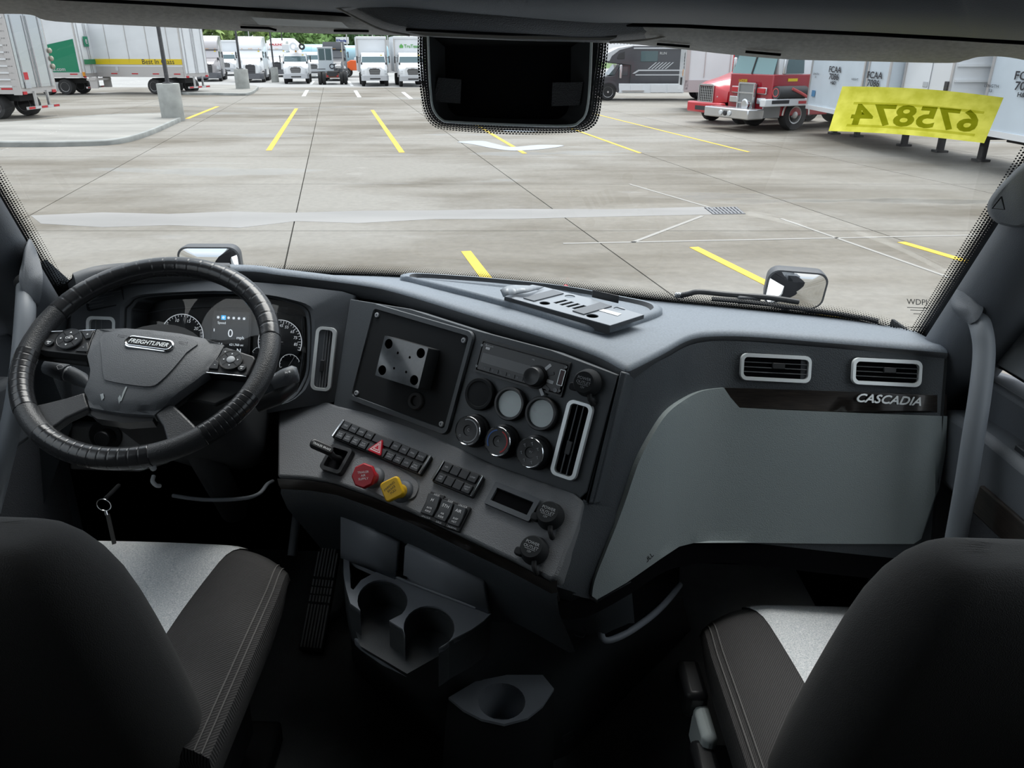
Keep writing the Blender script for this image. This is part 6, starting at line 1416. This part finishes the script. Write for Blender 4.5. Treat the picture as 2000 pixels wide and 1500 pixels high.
# ---- van trailers lying along the x axis (rear doors facing right)
def side_trailer(label, xr, y0, L, zb=1.1, zt=4.1, rz=0, style='plain', nm='van_trailer'):
    """rear face at x=0 local, body towards -x, near side at y=0"""
    t = thing(nm, label, 'trailer', (xr, y0, 0), 'parked van trailers', False, rz); W_ = 2.6
    pb(t, 'body', m_trl if style != 'rib' else m_alu, (-L / 2, W_ / 2, (zb + zt) / 2), L, W_, zt - zb)
    pb(t, 'rear_frame', m_alu, (.03, W_ / 2, (zb + zt) / 2), .06, W_ + .02, zt - zb + .02)
    pb(t, 'lower_rail', m_alu, (-L / 2, -.015, zb + .14), L, .04, .30)
    F = UP.at(V((.06, W_ / 2, 0))); F.n = V((1, 0, 0)); F.u = V((0, 1, 0)); F.v = V((0, 0, 1))
    for s in (-1, 1):
        pb(t, 'rear_door', m_trl if style != 'rib' else MATS['quilted_steel'], (.075, W_ / 2 + s * .61, (zb + zt) / 2 + .08), .03, 1.18, zt - zb - .3)
        for k in (.12, .95):
            m = M(False); m.tube([(.12, W_ / 2 + s * k, zb + .2), (.12, W_ / 2 + s * k, zt - .2)], .022, 6); m.build('lock_rod', m_ch, t, smooth=30)
        pb(t, 'tail_lamp', m_tred, (.08, W_ / 2 + s * 1.05, zb + .02), .04, .25, .12)
        m = M(False); m.box((.10, W_ / 2 + s * .45, .78), .10, .10, .70); m.build('guard_upright', m_ch, t, smooth=0)
    pb(t, 'underride_guard', m_ch, (.10, W_ / 2, .45), .10, 2.3, .12)
    for i in range(5): pb(t, 'reflector_tape', m_tred if i % 2 == 0 else m_wl, (.155, W_ / 2 - .9 + i * .45, .45), .01, .4, .09)
    for i in range(4): pb(t, 'side_tape', m_tred, (-.5 - i * L / 4.2, -.04, zb + .20), .5, .01, .07)
    for x in (-1.3, -2.55):
        for yy, s in ((.28, -1), (W_ - .28, 1)):
            F2 = YF(x, yy, .5); m = M(False); m.lathe([(.3, -.27), (.47, -.27), (.5, -.2), (.5, .2), (.47, .27), (.3, .27)], F2, 20); w_ = m.build('wheel', m_tire, t, smooth=40)
            m = M(False); m.lathe([(.30, .275), (.24, .25), (.20, .12), (.10, .12), (.06, .22)], F2, 18, False, True); m.build('rim', m_rim, w_, smooth=40)
    pb(t, 'bogie', m_und, (-1.9, W_ / 2, .85), 2.6, 1.0, .3)
    return t
# silver ribbed livestock-style trailer
qs = emat('quilted_steel', (.70, .73, .75), .18, metal=.9, bump=(14, .8))
t = side_trailer('silver trailer with quilted steel doors and ribbed side, far left', -21.25, 35.4, 12, 1.05, 4.35, R_(-3), 'rib')
for i in range(11): pb(t, 'side_rib', m_tw, (-6, -.03, 1.35 + i * .27), 12, .05, .06)
pb(t, 'corner_post', m_alu, (-.05, -.03, 2.5), .35, .05, 3.0)
for i in range(3): m = M(False); m.ell((.12, 2.62, 2.1 + .33 * i), .10, .09, .12); m.build('dock_bumper', emat('bumper_tan', (.5, .46, .38), .7), t, smooth=60)
pb(t, 'placard', m_tred, (.10, .55, 1.75), .02, .28, .30); pb(t, 'placard', m_gry, (.10, .55, 1.38), .02, .38, .25)
# green sided trailer
t = side_trailer('trailer with bright green side panel and white rear door', -28.75, 55.3, 12, 1.1, 4.6)
m = M(False); m.prism([(-12, -.02, 1.42), (-.1, -.02, 1.42), (-.1, -.02, 3.45), (-2.4, -.02, 3.0), (-12, -.02, 2.2)], (0, -.01, 0)); m.build('green_panel', m_grn, t, smooth=0)
F = YF(-1.75, -.035, 1.60); m = M(False); text(m, 'trucks.com', F, 0, 0, .34, .005, bold=.006); m.build('side_lettering', m_wl, t, smooth=0)
pb(t, 'logo_panel', m_grn, (.17, 1.1, 3.3), .01, .62, .62); F = UP.at(V((.18, 1.1, 3.3))); F.n, F.u, F.v = V((1, 0, 0)), V((0, 1, 0)), V((0, 0, 1)); m = M(False); text(m, 'e', F, 0, .05, .6, .002, bold=.01); m.build('logo_letter', m_wl, t, smooth=0)
pb(t, 'logo_band', m_grn, (.17, 1.2, 2.05), .01, 1.7, .30)
pb(t, 'lift_gate', m_alu, (.45, 1.3, .95), .6, 2.2, .12); pb(t, 'gate_leg', m_alu, (.55, .3, .75), .5, .12, .7); pb(t, 'gate_leg', m_alu, (.55, 2.2, .75), .5, .12, .7); pb(t, 'amber_lamp', m_amb, (.1, .1, 1.3), .1, .2, .25)
pb(t, 'mud_flap', m_tw, (-3.3, .3, .5), .03, .55, .55); pb(t, 'mud_flap', m_tw, (-2.0, .3, .5), .55, .03, .6)
# lettered trailer
t = side_trailer('white trailer with yellow stripe lettered Best In Class', -21.95, 55.4, 7.0, 1.1, 4.6, R_(-15))
pb(t, 'yellow_stripe', m_tyel, (-3.5, -.02, 2.05), 7.0, .02, .34)
F = YF(-1.85, -.035, 2.05); m = M(False); text(m, 'Best In Class', F, 0, 0, .44, .005, sx=1.12); m.build('side_lettering', m_txt, t, smooth=0)
pb(t, 'lower_panel', m_alu, (-3.5, -.02, 1.55), 7.0, .02, .40)
for i in range(4): pb(t, 'panel_seam', m_alu, (-.9 - i * 1.6, -.02, 3.3), .04, .02, 2.5)
pb(t, 'arrow_sign', m_wl, (-5.2, -.045, 1.6), .22, .01, .26)
# white dry van on its legs, front to the left
t = thing('van_trailer', 'white dry van trailer standing on legs before the dark motorhome', 'trailer', (8.5, 40.6, 0), 'parked van trailers', False, R_(-6))
pb(t, 'body', m_trl, (7, 1.3, 2.45), 14, 2.6, 3.1); pb(t, 'front_wall', m_tw, (-.03, 1.3, 2.45), .05, 2.5, 3.05); pb(t, 'corner_post', m_alu, (.08, .0, 2.45), .18, .08, 3.1)
pb(t, 'lower_rail', emat('rail_pinkish', (.52, .46, .48), .45), (7, -.02, 1.18), 14, .04, .50); pb(t, 'bottom_rail', m_alu, (7, -.02, .92), 14, .06, .10)
for i in range(5): pb(t, 'side_tape', m_tred, (1.2 + i * 2.4, -.05, 1.06), .5, .01, .08)
for i in range(9): pb(t, 'panel_seam', m_alu, (.9 + i * 1.2, -.015, 2.75), .03, .02, 2.4)
for y in (.45, 2.15): pb(t, 'landing_leg', m_und, (1.9, y, .50), .22, .18, 1.0); pb(t, 'leg_foot', m_und, (1.9, y, .04), .45, .4, .08)
F = UP.at(V((-.06, .25, 2.4))); F.n, F.u, F.v = V((-1, 0, 0)), V((0, 0, 1)), V((0, -1, 0)); m = M(False); text(m, '53280', F, -.1, .0, .30, .003, bold=.01); m.build('unit_number', m_txt, t, smooth=0)
pb(t, 'amber_plate', m_amb, (-.06, .62, 1.75), .02, .16, .3); pb(t, 'hose_box', m_und, (-.08, .95, 1.35), .08, .3, .35)
for x in (11.0, 12.3):
    for yy in (.28, 2.3): F2 = YF(x, yy, .5); m = M(False); m.lathe([(.3, -.27), (.5, -.2), (.5, .2), (.3, .27)], F2, 20); m.build('wheel', m_tire, t, smooth=40)
# ---- dark motorhome, facing left
Y = 49; d = Y / 1.083
t = thing('motorhome', 'dark grey motorhome with white swoosh stripes facing left', 'motorhome', (.113 * d, Y, 0), None, False, 0); m_rv = emat('motorhome_grey', (.055, .058, .068), .25, coat=.5); m_rvs = emat('motorhome_silver', (.55, .57, .60), .35)
def yz(P, y0, w_, nm, mt, b=None): m = M(False); m.prism([(x, y0, z) for x, z in P], (0, w_, 0)); return m.build(nm, mt, t, bevel=b)
yz([(1.9, .95), (1.9, 1.95), (.55, 2.08), (.25, 2.20), (.45, 2.55), (1.1, 2.88), (2.0, 3.02), (9, 3.05), (9, .95)], .0, 2.5, 'house_body', m_rv, .05)
yz([(.2, 2.20), (.42, 2.58), (1.1, 2.90), (2.0, 3.04), (1.95, 2.96), (1.2, 2.78), (.75, 2.45), (.62, 2.18)], -.02, 2.54, 'over_cab_cap', m_rvs, .02)
yz([(-.25, .62), (-.28, 1.05), (-.1, 1.25), (.5, 1.36), (.95, 1.42), (1.35, 2.02), (1.95, 2.02), (1.95, .62)], .15, 2.2, 'cab', m_rv, .05)
yz([(.62, 1.42), (.98, 1.42), (1.25, 1.92), (1.10, 1.98)], .13, 2.24, 'windscreen', m_tgl); yz([(1.28, 1.40), (1.75, 1.40), (1.75, 1.88), (1.42, 1.88)], .12, .03, 'door_window', m_tgl, .02)
yz([(-.32, .42), (-.32, .78), (.12, .78), (.12, .42)], .12, 2.26, 'bumper', m_ch, .03); yz([(1.25, .42), (1.25, .95), (5.6, .95), (5.1, .42)], -.01, 2.5, 'locker_skirt', m_trl, .02)
for x in (2.3, 3.6, 4.6): pb(t, 'locker_door', m_tw, (x, -.025, .68), .9 if x > 2.4 else .7, .02, .42)
yz([(2.45, 2.15), (2.45, 2.72), (3.45, 2.72), (3.45, 2.15)], -.02, .04, 'side_window', m_tgl, .03); yz([(1.05, 2.35), (1.15, 2.6), (1.5, 2.72), (1.5, 2.3), (1.1, 2.28)], -.02, .04, 'bunk_window', m_tblk, .03)
yz([(2.0, 2.84), (2.0, 2.92), (8, 2.92), (8, 2.84)], -.06, .06, 'awning', m_rvs); yz([(2.0, 1.50), (2.35, 1.72), (8, 1.72), (8, 1.66), (2.4, 1.64), (2.15, 1.50)], -.015, .02, 'stripe', m_rvs); yz([(2.2, 1.40), (2.2, 1.46), (8, 1.46), (8, 1.40)], -.015, .02, 'stripe', m_rvs)
for i in range(6): yz([(2.9 + .2 * i, 1.75), (3.35 + .2 * i, 2.12), (3.42 + .2 * i, 2.12), (2.98 + .2 * i, 1.75)], -.015, .02, 'swoosh', m_rvs)
F = YF(4.25, -.02, 2.6); m = M(False); text(m, 'RUN', F, -.5, 0, .2, .005); m.build('side_lettering', m_wl, t, smooth=0)
pb(t, 'door_mirror', m_ch, (1.3, -.12, 1.62), .14, .12, .75, .04); pb(t, 'step_board', m_alu, (2.1, -.05, .55), 1.3, .1, .08)
for x, r in ((.62, .48), (6.4, .48), (7.5, .48)):
    for yy in (.2, 2.2): F2 = YF(x, yy, r); m = M(False); m.lathe([(.3, -.16), (r, -.12), (r, .12), (r * .9, .16), (.3, .16)], F2, 22); w_ = m.build('wheel', m_tire, t, smooth=40); m = M(False); m.lathe([(.30, .165), (.26, .14), (.2, .06), (.1, .1), (.05, .2)], F2, 20, False, True); m.build('rim', m_ch, w_, smooth=40)
m = M(False); m.arc(YF(.62, -.0, .5), .52, .66, 0, 180, .02, 16); m.build('wheel_arch', m_rv, t, smooth=0)
# ---- red day-cab tractor behind the fire engine
hd_ = (-.91, -.41)
t = vehicle('red_tractor', 'red tractor nose with chrome grille behind the fire engine', 'truck', (7.95, 33.6), hd_)
hood = [(.05, [(.50, .82), (.55, 1.35), (.42, 1.52)]), (.35, [(.92, .85), (.96, 1.25), (.55, 1.60)]), (1.1, [(1.05, .85), (1.05, 1.45), (.70, 1.74)]), (2.0, [(1.05, .85), (1.05, 1.75), (.95, 1.95)])]
conv_front(t, m_rrd, hood, 1.1, None, (.44, .86, 1.44), None, 'm')
m = M(False); m.ringframe(YF(0, .03, 1.16), 1.0, .72, .07, .05, .06); m.build('grille_surround', m_ch, t, smooth=30)
for i in range(7): pb(t, 'grille_louvre', m_ch, (-.36 + i * .12, .0, 1.15), .035, .03, .55)
pb(t, 'bumper', m_rrd, (0, .05, .62), 2.2, .30, .42, .06); pb(t, 'bumper_slot', m_tblk, (0, -.11, .60), 1.0, .02, .16)
pb(t, 'cab', m_rrd, (0, 2.9, 1.75), 2.1, 1.8, 1.9, .08); m = M(False); m.ngon([(-.95, 1.98, 1.98), (.95, 1.98, 1.98), (.9, 2.0, 2.6), (-.9, 2.0, 2.6)]); m.build('windscreen', m_tgl, t, smooth=0)
for s in (-1, 1):
    wheel(t, s * .98, 1.15, .51, .32, s); wheel(t, s * .92, 4.6, .51, .55, s)
    m = M(False); m.prism([(s * .56, .12, 1.02), (s * .98, .52, 1.05), (s * .98, .55, 1.18), (s * .70, .25, 1.22)], (s * .02, -.04, .02)); m.build('headlamp', m_lens, t, smooth=0)
pb(t, 'chassis', m_und, (0, 3.0, .75), .9, 4.6, .25)
# ---- fire engine
t = vehicle('fire_engine', 'red and white fire engine with hose roll on its front bumper', 'fire engine', (8.35, 30.75), hd_)
pb(t, 'lower_cab', m_frd, (0, 2.5, 1.25), 2.4, 3.6, 1.45, .04); 
m = M(False); m.loft([sym(.72, [(1.20, 1.90), (1.20, 1.98)]), sym(.95, [(1.18, 1.90), (1.08, 2.78), (1.0, 2.86)]), sym(1.2, [(1.18, 1.90), (1.08, 2.86), (1.0, 2.92)]), sym(4.3, [(1.18, 1.90), (1.08, 2.88), (1.0, 2.94)])][1:], True, True); m.build('upper_cab', m_tw, t, smooth=30)
m = M(False); m.prism([(-1.14, .74, 1.97), (1.14, .74, 1.97), (1.05, .96, 2.72), (-1.05, .96, 2.72)], (0, -.02, .0)); m.build('windscreen', emat('engine_glass', (.16, .30, .32), .1, spec=.8), t, smooth=0)
m = M(False); m.prism([(-1.18, .70, 1.97), (-1.18, .96, 1.97), (-1.10, 1.1, 2.78), (-1.02, .97, 2.76)], (2.36, 0, 0)); 
m = M(False); m.tube([(0, .70, 1.97), (0, .92, 2.72)], .03, 6); m.build('screen_divider', m_tblk, t, smooth=0); pb(t, 'roof_visor', m_tw, (0, 1.0, 2.92), 2.3, .5, .14, .05)
for i in (-1, -.25, 0, .25, 1): pb(t, 'marker_lamp', m_amb, (i * .8, .74, 2.88), .08, .04, .05)
for s in (-1, 1):
    m = M(False); m.prism([(s * 1.19, 1.22, 2.0), (s * 1.19, 2.1, 2.0), (s * 1.10, 2.1, 2.68), (s * 1.10, 1.42, 2.68)], (s * .015, 0, 0)); m.build('door_window', m_tgl, t, smooth=0)
    m = M(False); m.prism([(s * 1.19, 2.75, 2.0), (s * 1.19, 3.25, 2.0), (s * 1.11, 3.25, 2.65), (s * 1.11, 2.75, 2.65)], (s * .015, 0, 0)); m.build('crew_window', m_tgl, t, bevel=.01)
    pb(t, 'side_mirror', m_ch, (s * 1.38, 1.0, 2.25), .12, .12, .55, .04); pb(t, 'gold_emblem', m_tyel, (s * 1.215, 1.6, 1.78), .01, .45, .10)
    wheel(t, s * 1.05, 1.95, .55, .38, s); wheel(t, s * 1.0, 6.2, .55, .6, s)
    F = XF(s * 1.21, 1.95, .55, s); m = M(False); m.arc(F, .60, .68, 0, 180, .02, 16); m.build('fender_ring', m_ch, t, smooth=0)
    pb(t, 'quad_lamp', m_ch, (s * .78, .64, 1.05), .45, .10, .22, .02); pb(t, 'warning_lamp', m_tred, (s * .72, .64, 1.40), .42, .10, .18, .02)
    pb(t, 'lamp_bezel', m_ch, (s * .72, .67, 1.40), .50, .08, .24, .02)
    pb(t, 'grab_rail', m_ch, (s * 1.22, 2.55, 1.95), .03, .04, .9)
pb(t, 'grille', m_gm, (0, .62, 1.12), .86, .14, 1.05, .05); m = M(False); m.ringframe(YF(0, .56, 1.12), .92, 1.12, .07, .05, .05); m.build('grille_surround', m_ch, t, smooth=30)
for i in range(2): pb(t, 'grille_crossbar', m_ch, (0, .54, .95 + i * .36), .84, .04, .05)
pb(t, 'bumper', m_ch, (0, .02, .62), 2.55, .75, .36, .04); pb(t, 'bumper_end', m_frd, (1.16, .28, .62), .02, .4, .28)
for x in (-.25, .0, .25): m = M(False); m.lathe([(.10, 0), (.09, .03), (.04, .04)], YF(x, -.36, .62), 14); m.build('bumper_lamp', m_lens if x else m_tblk, t, smooth=30)
m = M(False); m.lathe([(.16, -.1), (.20, .02), (.15, .05), (.05, .05)], YF(.34, .25, .92), 18); m.build('siren', m_ch, t, smooth=30)
pb(t, 'tool_shelf', m_tw, (1.34, 1.35, 1.02), .30, 2.3, .26, .03); pb(t, 'tool_plate', m_tred, (1.50, 2.0, 1.02), .01, .5, .10); pb(t, 'shelf_gauge_panel', m_tblk, (1.50, .9, 1.05), .01, .8, .12)
m_hose = emat('hose_dark', (.07, .07, .075), .8, bump=(30, .6)); m_hosr = emat('hose_pink', (.55, .10, .10), .7)
m = M(False); m.tube([(1.36, .75, 1.37), (1.36, 1.4, 1.38), (1.36, 2.1, 1.36)], [.22, .21, .22], 16); m.build('hose_roll', m_hose, t, smooth=40)
m = M(False); m.arc(YF(1.36, .745, 1.37), .12, .16, 0, 360, .01, 20); m.build('hose_coil', m_hosr, t, smooth=0)
m = M(False); m.tube([(1.58, 1.3, 1.50), (1.60, 1.7, 1.35), (1.60, 2.1, 1.18)], .05, 8, flat=.5); m.build('hose_strap', m_hosr, t, smooth=0)
pb(t, 'side_step', m_gm, (1.19, .78, .72), .05, .8, .48); pb(t, 'deck_gun', m_frd, (-.35, 1.1, 3.08), .7, .4, .16, .04)
m = M(False); m.tube([(-.9, .85, 3.12), (-.3, 1.1, 3.12)], .04, 8); m.build('gun_barrel', m_tblk, t, smooth=0); pb(t, 'roof_lamp', m_ch, (.25, 1.2, 3.08), .5, .3, .18, .04); pb(t, 'roof_beacon', m_tred, (.8, 2.3, 3.0), .3, .3, .12)
F = YF(-.42, .695, 1.72); m = M(False); text(m, 'LADDER', F, 0, 0, .13, .01, bold=.004); m.build('front_lettering', m_tyel, t, smooth=0)
pb(t, 'rear_body', m_frd, (0, 6.0, 1.7), 2.4, 3.2, 2.1, .04); pb(t, 'chassis', m_und, (0, 4, .75), .9, 6, .25); pb(t, 'window_ticket', m_tyel, (.78, .90, 2.62), .18, .03, .12)
# ---- grey container trailers down the right side
m_fcg = emat('container_grey', (.62, .70, .77), .45, var=(1.2, .06))
def cont(label, x, yn, yf, zb=.85, zt=4.2, legs=(), body=m_fcg, txt=None, nm='container_trailer'):
    c = V((x, yn, 0)); t = thing(nm, label, 'trailer', c, 'container trailers along the right', False, 0); L = yf - yn
    pb(t, 'body', body, (1.3, L / 2, (zb + zt) / 2), 2.6, L, zt - zb)
    pb(t, 'bottom_rail', m_tw, (-.015, L / 2, zb + .06), .05, L, .14)
    for y in (.04, L - .04): pb(t, 'corner_post', m_alu, (-.01, y, (zb + zt) / 2), .04, .09, zt - zb)
    for px, py in legs:
        g = gnd(px, py) - c; pb(t, 'landing_leg', m_und, (g.x, g.y, zb / 2), .16, .16, zb); pb(t, 'leg_foot', m_und, (g.x, g.y, .03), .34, .34, .06)
    pb(t, 'under_frame', m_und, (1.3, L / 2, zb - .1), 1.1, L * .98, .2)
    F = UP.at(V((-.03, 0, 0))); F.n, F.u, F.v = V((-1, 0, 0)), V((0, -1, 0)), V((0, 0, 1))
    if txt:
        y, z, s = txt; m = M(False); text(m, 'FCAA', F, -y, z, s, .004, sx=1.6, bold=.006); text(m, '7086', F, -y, z - s * .85, s, .004, sx=1.6, bold=.006); text(m, 'H&D', F, -y, z - s * 1.55, s * .55, .004, sx=1.6, bold=.004); m.build('side_lettering', m_txt, t, smooth=0)
    return t, F
t, F = cont('grey container trailer right behind the fire engine', 10.7, 25.1, 29.6, legs=((1629, 262), (1673, 267), (1765, 285)), txt=(2.3, 2.19, .26))
pb(t, 'blue_placard', emat('placard_blue', (.10, .28, .50), .5), (-.03, 3.95, 1.38), .01, .30, .20)
m = M(False); text(m, 'LENGTH', F, -3.95, 2.02, .09, .004, sx=1.6); text(m, '53', F, -3.95, 1.92, .09, .004, sx=1.6); text(m, 'HEIGHT', F, -.6, 1.95, .09, .004, sx=1.6); m.build('small_print', m_txt, t, smooth=0)
t, F = cont('grey container trailer half hidden by the yellow sticker', 10.75, 23.5, 25.0, legs=((1835, 297),), txt=(.95, 2.10, .26))
t, F = cont('white smooth-sided trailer above the yellow sticker', 11.1, 20.8, 23.4, legs=((1915, 315),), body=m_tw, nm='white_trailer')
pb(t, 'side_door', m_trl, (-.02, 1.75, 2.4), .02, 1.3, 1.5, .01); pb(t, 'control_box', m_tblk, (-.04, .15, 1.95), .06, .16, .22, .01); pb(t, 'door_latch', m_gry, (-.04, 1.25, 1.95), .02, .25, .14, .01)
for i in range(8): pb(t, 'front_rib', m_tw, (1.3, -.03, 1.0 + i * .36), 2.5, .06, .06)
t, F = cont('grey container trailer at the far right edge', 11.8, 13.5, 20.4, legs=((2080, 335),), txt=(5.35, 2.24, .26))
m = M(False); text(m, 'LENGTH', F, -6.7, 1.98, .10, .004, sx=1.6); text(m, '53', F, -6.7, 1.87, .10, .004, sx=1.6); m.build('small_print', m_txt, t, smooth=0)
# ============================================================ trees, sign, buildings, poles
m_leaf = [emat('foliage_a', (.20, .34, .11), .9, var=(3, .4)), emat('foliage_b', (.12, .24, .10), .9, var=(3, .4)), emat('foliage_c', (.27, .38, .11), .9, var=(3, .4))]
m_bark = emat('bark', (.08, .06, .045), .9)
random.seed(4)
def tree(label, px, Y, h, r, k):
    d = Y / 1.083; X = (px - 1000) / FPX * d; t = thing('tree', label, 'tree', (X, Y, 0), 'trees behind the yard', False)
    m = M(False); m.tube([(0, 0, 0), (.1, 0, h * .3), (0, .1, h * .6)], [.3, .22, .12], 8); m.build('trunk', m_bark, t, smooth=60)
    m = M(False); rnd = random.Random(px * 7 + k)
    for i in range(70):
        a = rnd.uniform(0, 6.28); q = rnd.uniform(-.6, 1); rr = r * math.sqrt(max(.05, 1 - q * q)) * rnd.uniform(.45, 1); z = h * .62 + q * h * .36; c = V((math.cos(a) * rr, math.sin(a) * rr, z)); s = r * rnd.uniform(.16, .30)
        # a clump: eight small leaf sprays around its centre
        for j in range(16):
            u = V((rnd.gauss(0, 1), rnd.gauss(0, 1), rnd.gauss(0, .8))).normalized(); p = c + u * s * rnd.uniform(.5, 1.0); e1 = V((rnd.gauss(0, 1), rnd.gauss(0, 1), rnd.gauss(0, 1))).normalized() * s * .38; e2 = u.cross(e1).normalized() * s * .34
            m.add([p - e1, p + e2, p + e1, p - e2], [[0, 1, 2, 3]])
    o = m.build('foliage', m_leaf[k], t, smooth=0); tag(o, kind='stuff')
for i, (px, Y, h, r, k, lab) in enumerate(((395, 128, 8.6, 5.5, 2, 'yellow-green tree above the grey sleeper truck, left of two'), (430, 135, 8.4, 5, 2, 'yellow-green tree above the grey sleeper truck, right of two'), (512, 138, 9.2, 4.2, 1, 'dark slim tree above the white sleeper truck'), (549, 136, 7.6, 4.0, 2, 'round light green tree above the bucket truck, left of two'), (589, 130, 6.6, 4.4, 0, 'round green tree above the bucket truck, right of two'),
    (643, 140, 7.0, 4.2, 0, 'green tree left of the white sign'), (672, 150, 8.6, 5.5, 1, 'tall dark tree behind the white sign'), (715, 142, 8.2, 5.0, 1, 'dark green tree above the white box truck'), (748, 150, 7.6, 4.2, 1, 'green tree between the two box trucks'), (772, 146, 8.2, 4.2, 0, 'green tree just left of the green-lettered box truck'), (808, 150, 8.4, 4.2, 0, 'green tree above the green-lettered box truck'))): tree(lab, px, Y, h, r, k)
def farbox(nm, label, cat, px, Y, wd, dp, h, mt, roof=None):
    d = Y / 1.083; t = thing(nm, label, cat, ((px - 1000) / FPX * d, Y, 0), None, False); pb(t, 'wall', mt, (0, dp / 2, h / 2), wd, dp, h)
    if roof: m = M(False); m.prism([(-wd / 2 - .4, -.4, h), (wd / 2 + .4, -.4, h), (wd / 2 + .4, dp + .4, h), (-wd / 2 - .4, dp + .4, h)], (0, 0, 2.0), .55); m.build('roof', roof, t, smooth=0)
    for i in range(max(2, int(wd / 3))): pb(t, 'window', m_tgl, (-wd / 2 + (i + .5) * wd / max(2, int(wd / 3)), -.03, h * .55), 1.2, .06, 1.2)
farbox('low_house', 'low brown-roofed building behind the bucket truck', 'building', 612, 158, 15, 10, 2.6, emat('brick_orange', (.35, .16, .08), .8), emat('roof_brown', (.11, .085, .08), .8))
farbox('flat_house', 'low dark-roofed building left of the white sign', 'building', 648, 185, 8, 8, 2.8, m_trl, MATS['roof_brown'])
farbox('white_shed', 'white gabled shed behind the red-lettered truck', 'building', 546, 118, 5, 6, 2.3, m_tw, m_trl)
farbox('white_warehouse', 'pale warehouse wall deep behind the two box trucks', 'building', 768, 112, 5, 8, 4.0, m_alu)
Y = 130; d = Y / 1.083; t = thing('road_sign', 'white rectangular sign with blue lettering on a tall post', 'sign', ((672.5 - 1000) / FPX * d, Y, 0), None, False)
pb(t, 'post', m_pole, (.3, .1, 2.2), .25, .25, 4.4); pb(t, 'board', m_tw, (0, 0, 4.1), 2.0, .15, .95, .03); m = M(False); text(m, 'Pendigs', YF(.1, -.09, 4.08), 0, 0, .46, .005, bold=.02); m.build('lettering', emat('sign_blue', (.02, .05, .25), .6), t, smooth=0)
pb(t, 'logo', MATS['sign_blue'], (-.80, -.085, 4.12), .2, .02, .34)
for i, (px, Y, h, lab) in enumerate(((556, 112, 9, 'thin dark pole above the bucket truck'), (621, 140, 8, 'thin dark pole left of the sign'), (681, 120, 9, 'thin pale pole crossing the white sign'), (731, 118, 9, 'thin pale pole above the white box truck'), (749, 125, 9, 'thin dark pole between the box trucks'), (760, 120, 8, 'thin pale pole left of the lettered box truck'), (795, 116, 8, 'thin pale pole above the lettered box truck'), (493, 125, 9, 'thin pale pole above the white sleeper'))):
    d = Y / 1.083; m = M(False); m.box(((px - 1000) / FPX * d, Y, h / 2), .16, .16, h, None, (.6, .6)); m.box(((px - 1000) / FPX * d, Y - .3, h), .3, .8, .1); m.box(((px - 1000) / FPX * d, Y, .2), .4, .4, .4); tag(m.build('light_pole', m_pole if 'dark' in lab else m_alu, None, smooth=0), lab, 'pole', 'distant light poles')
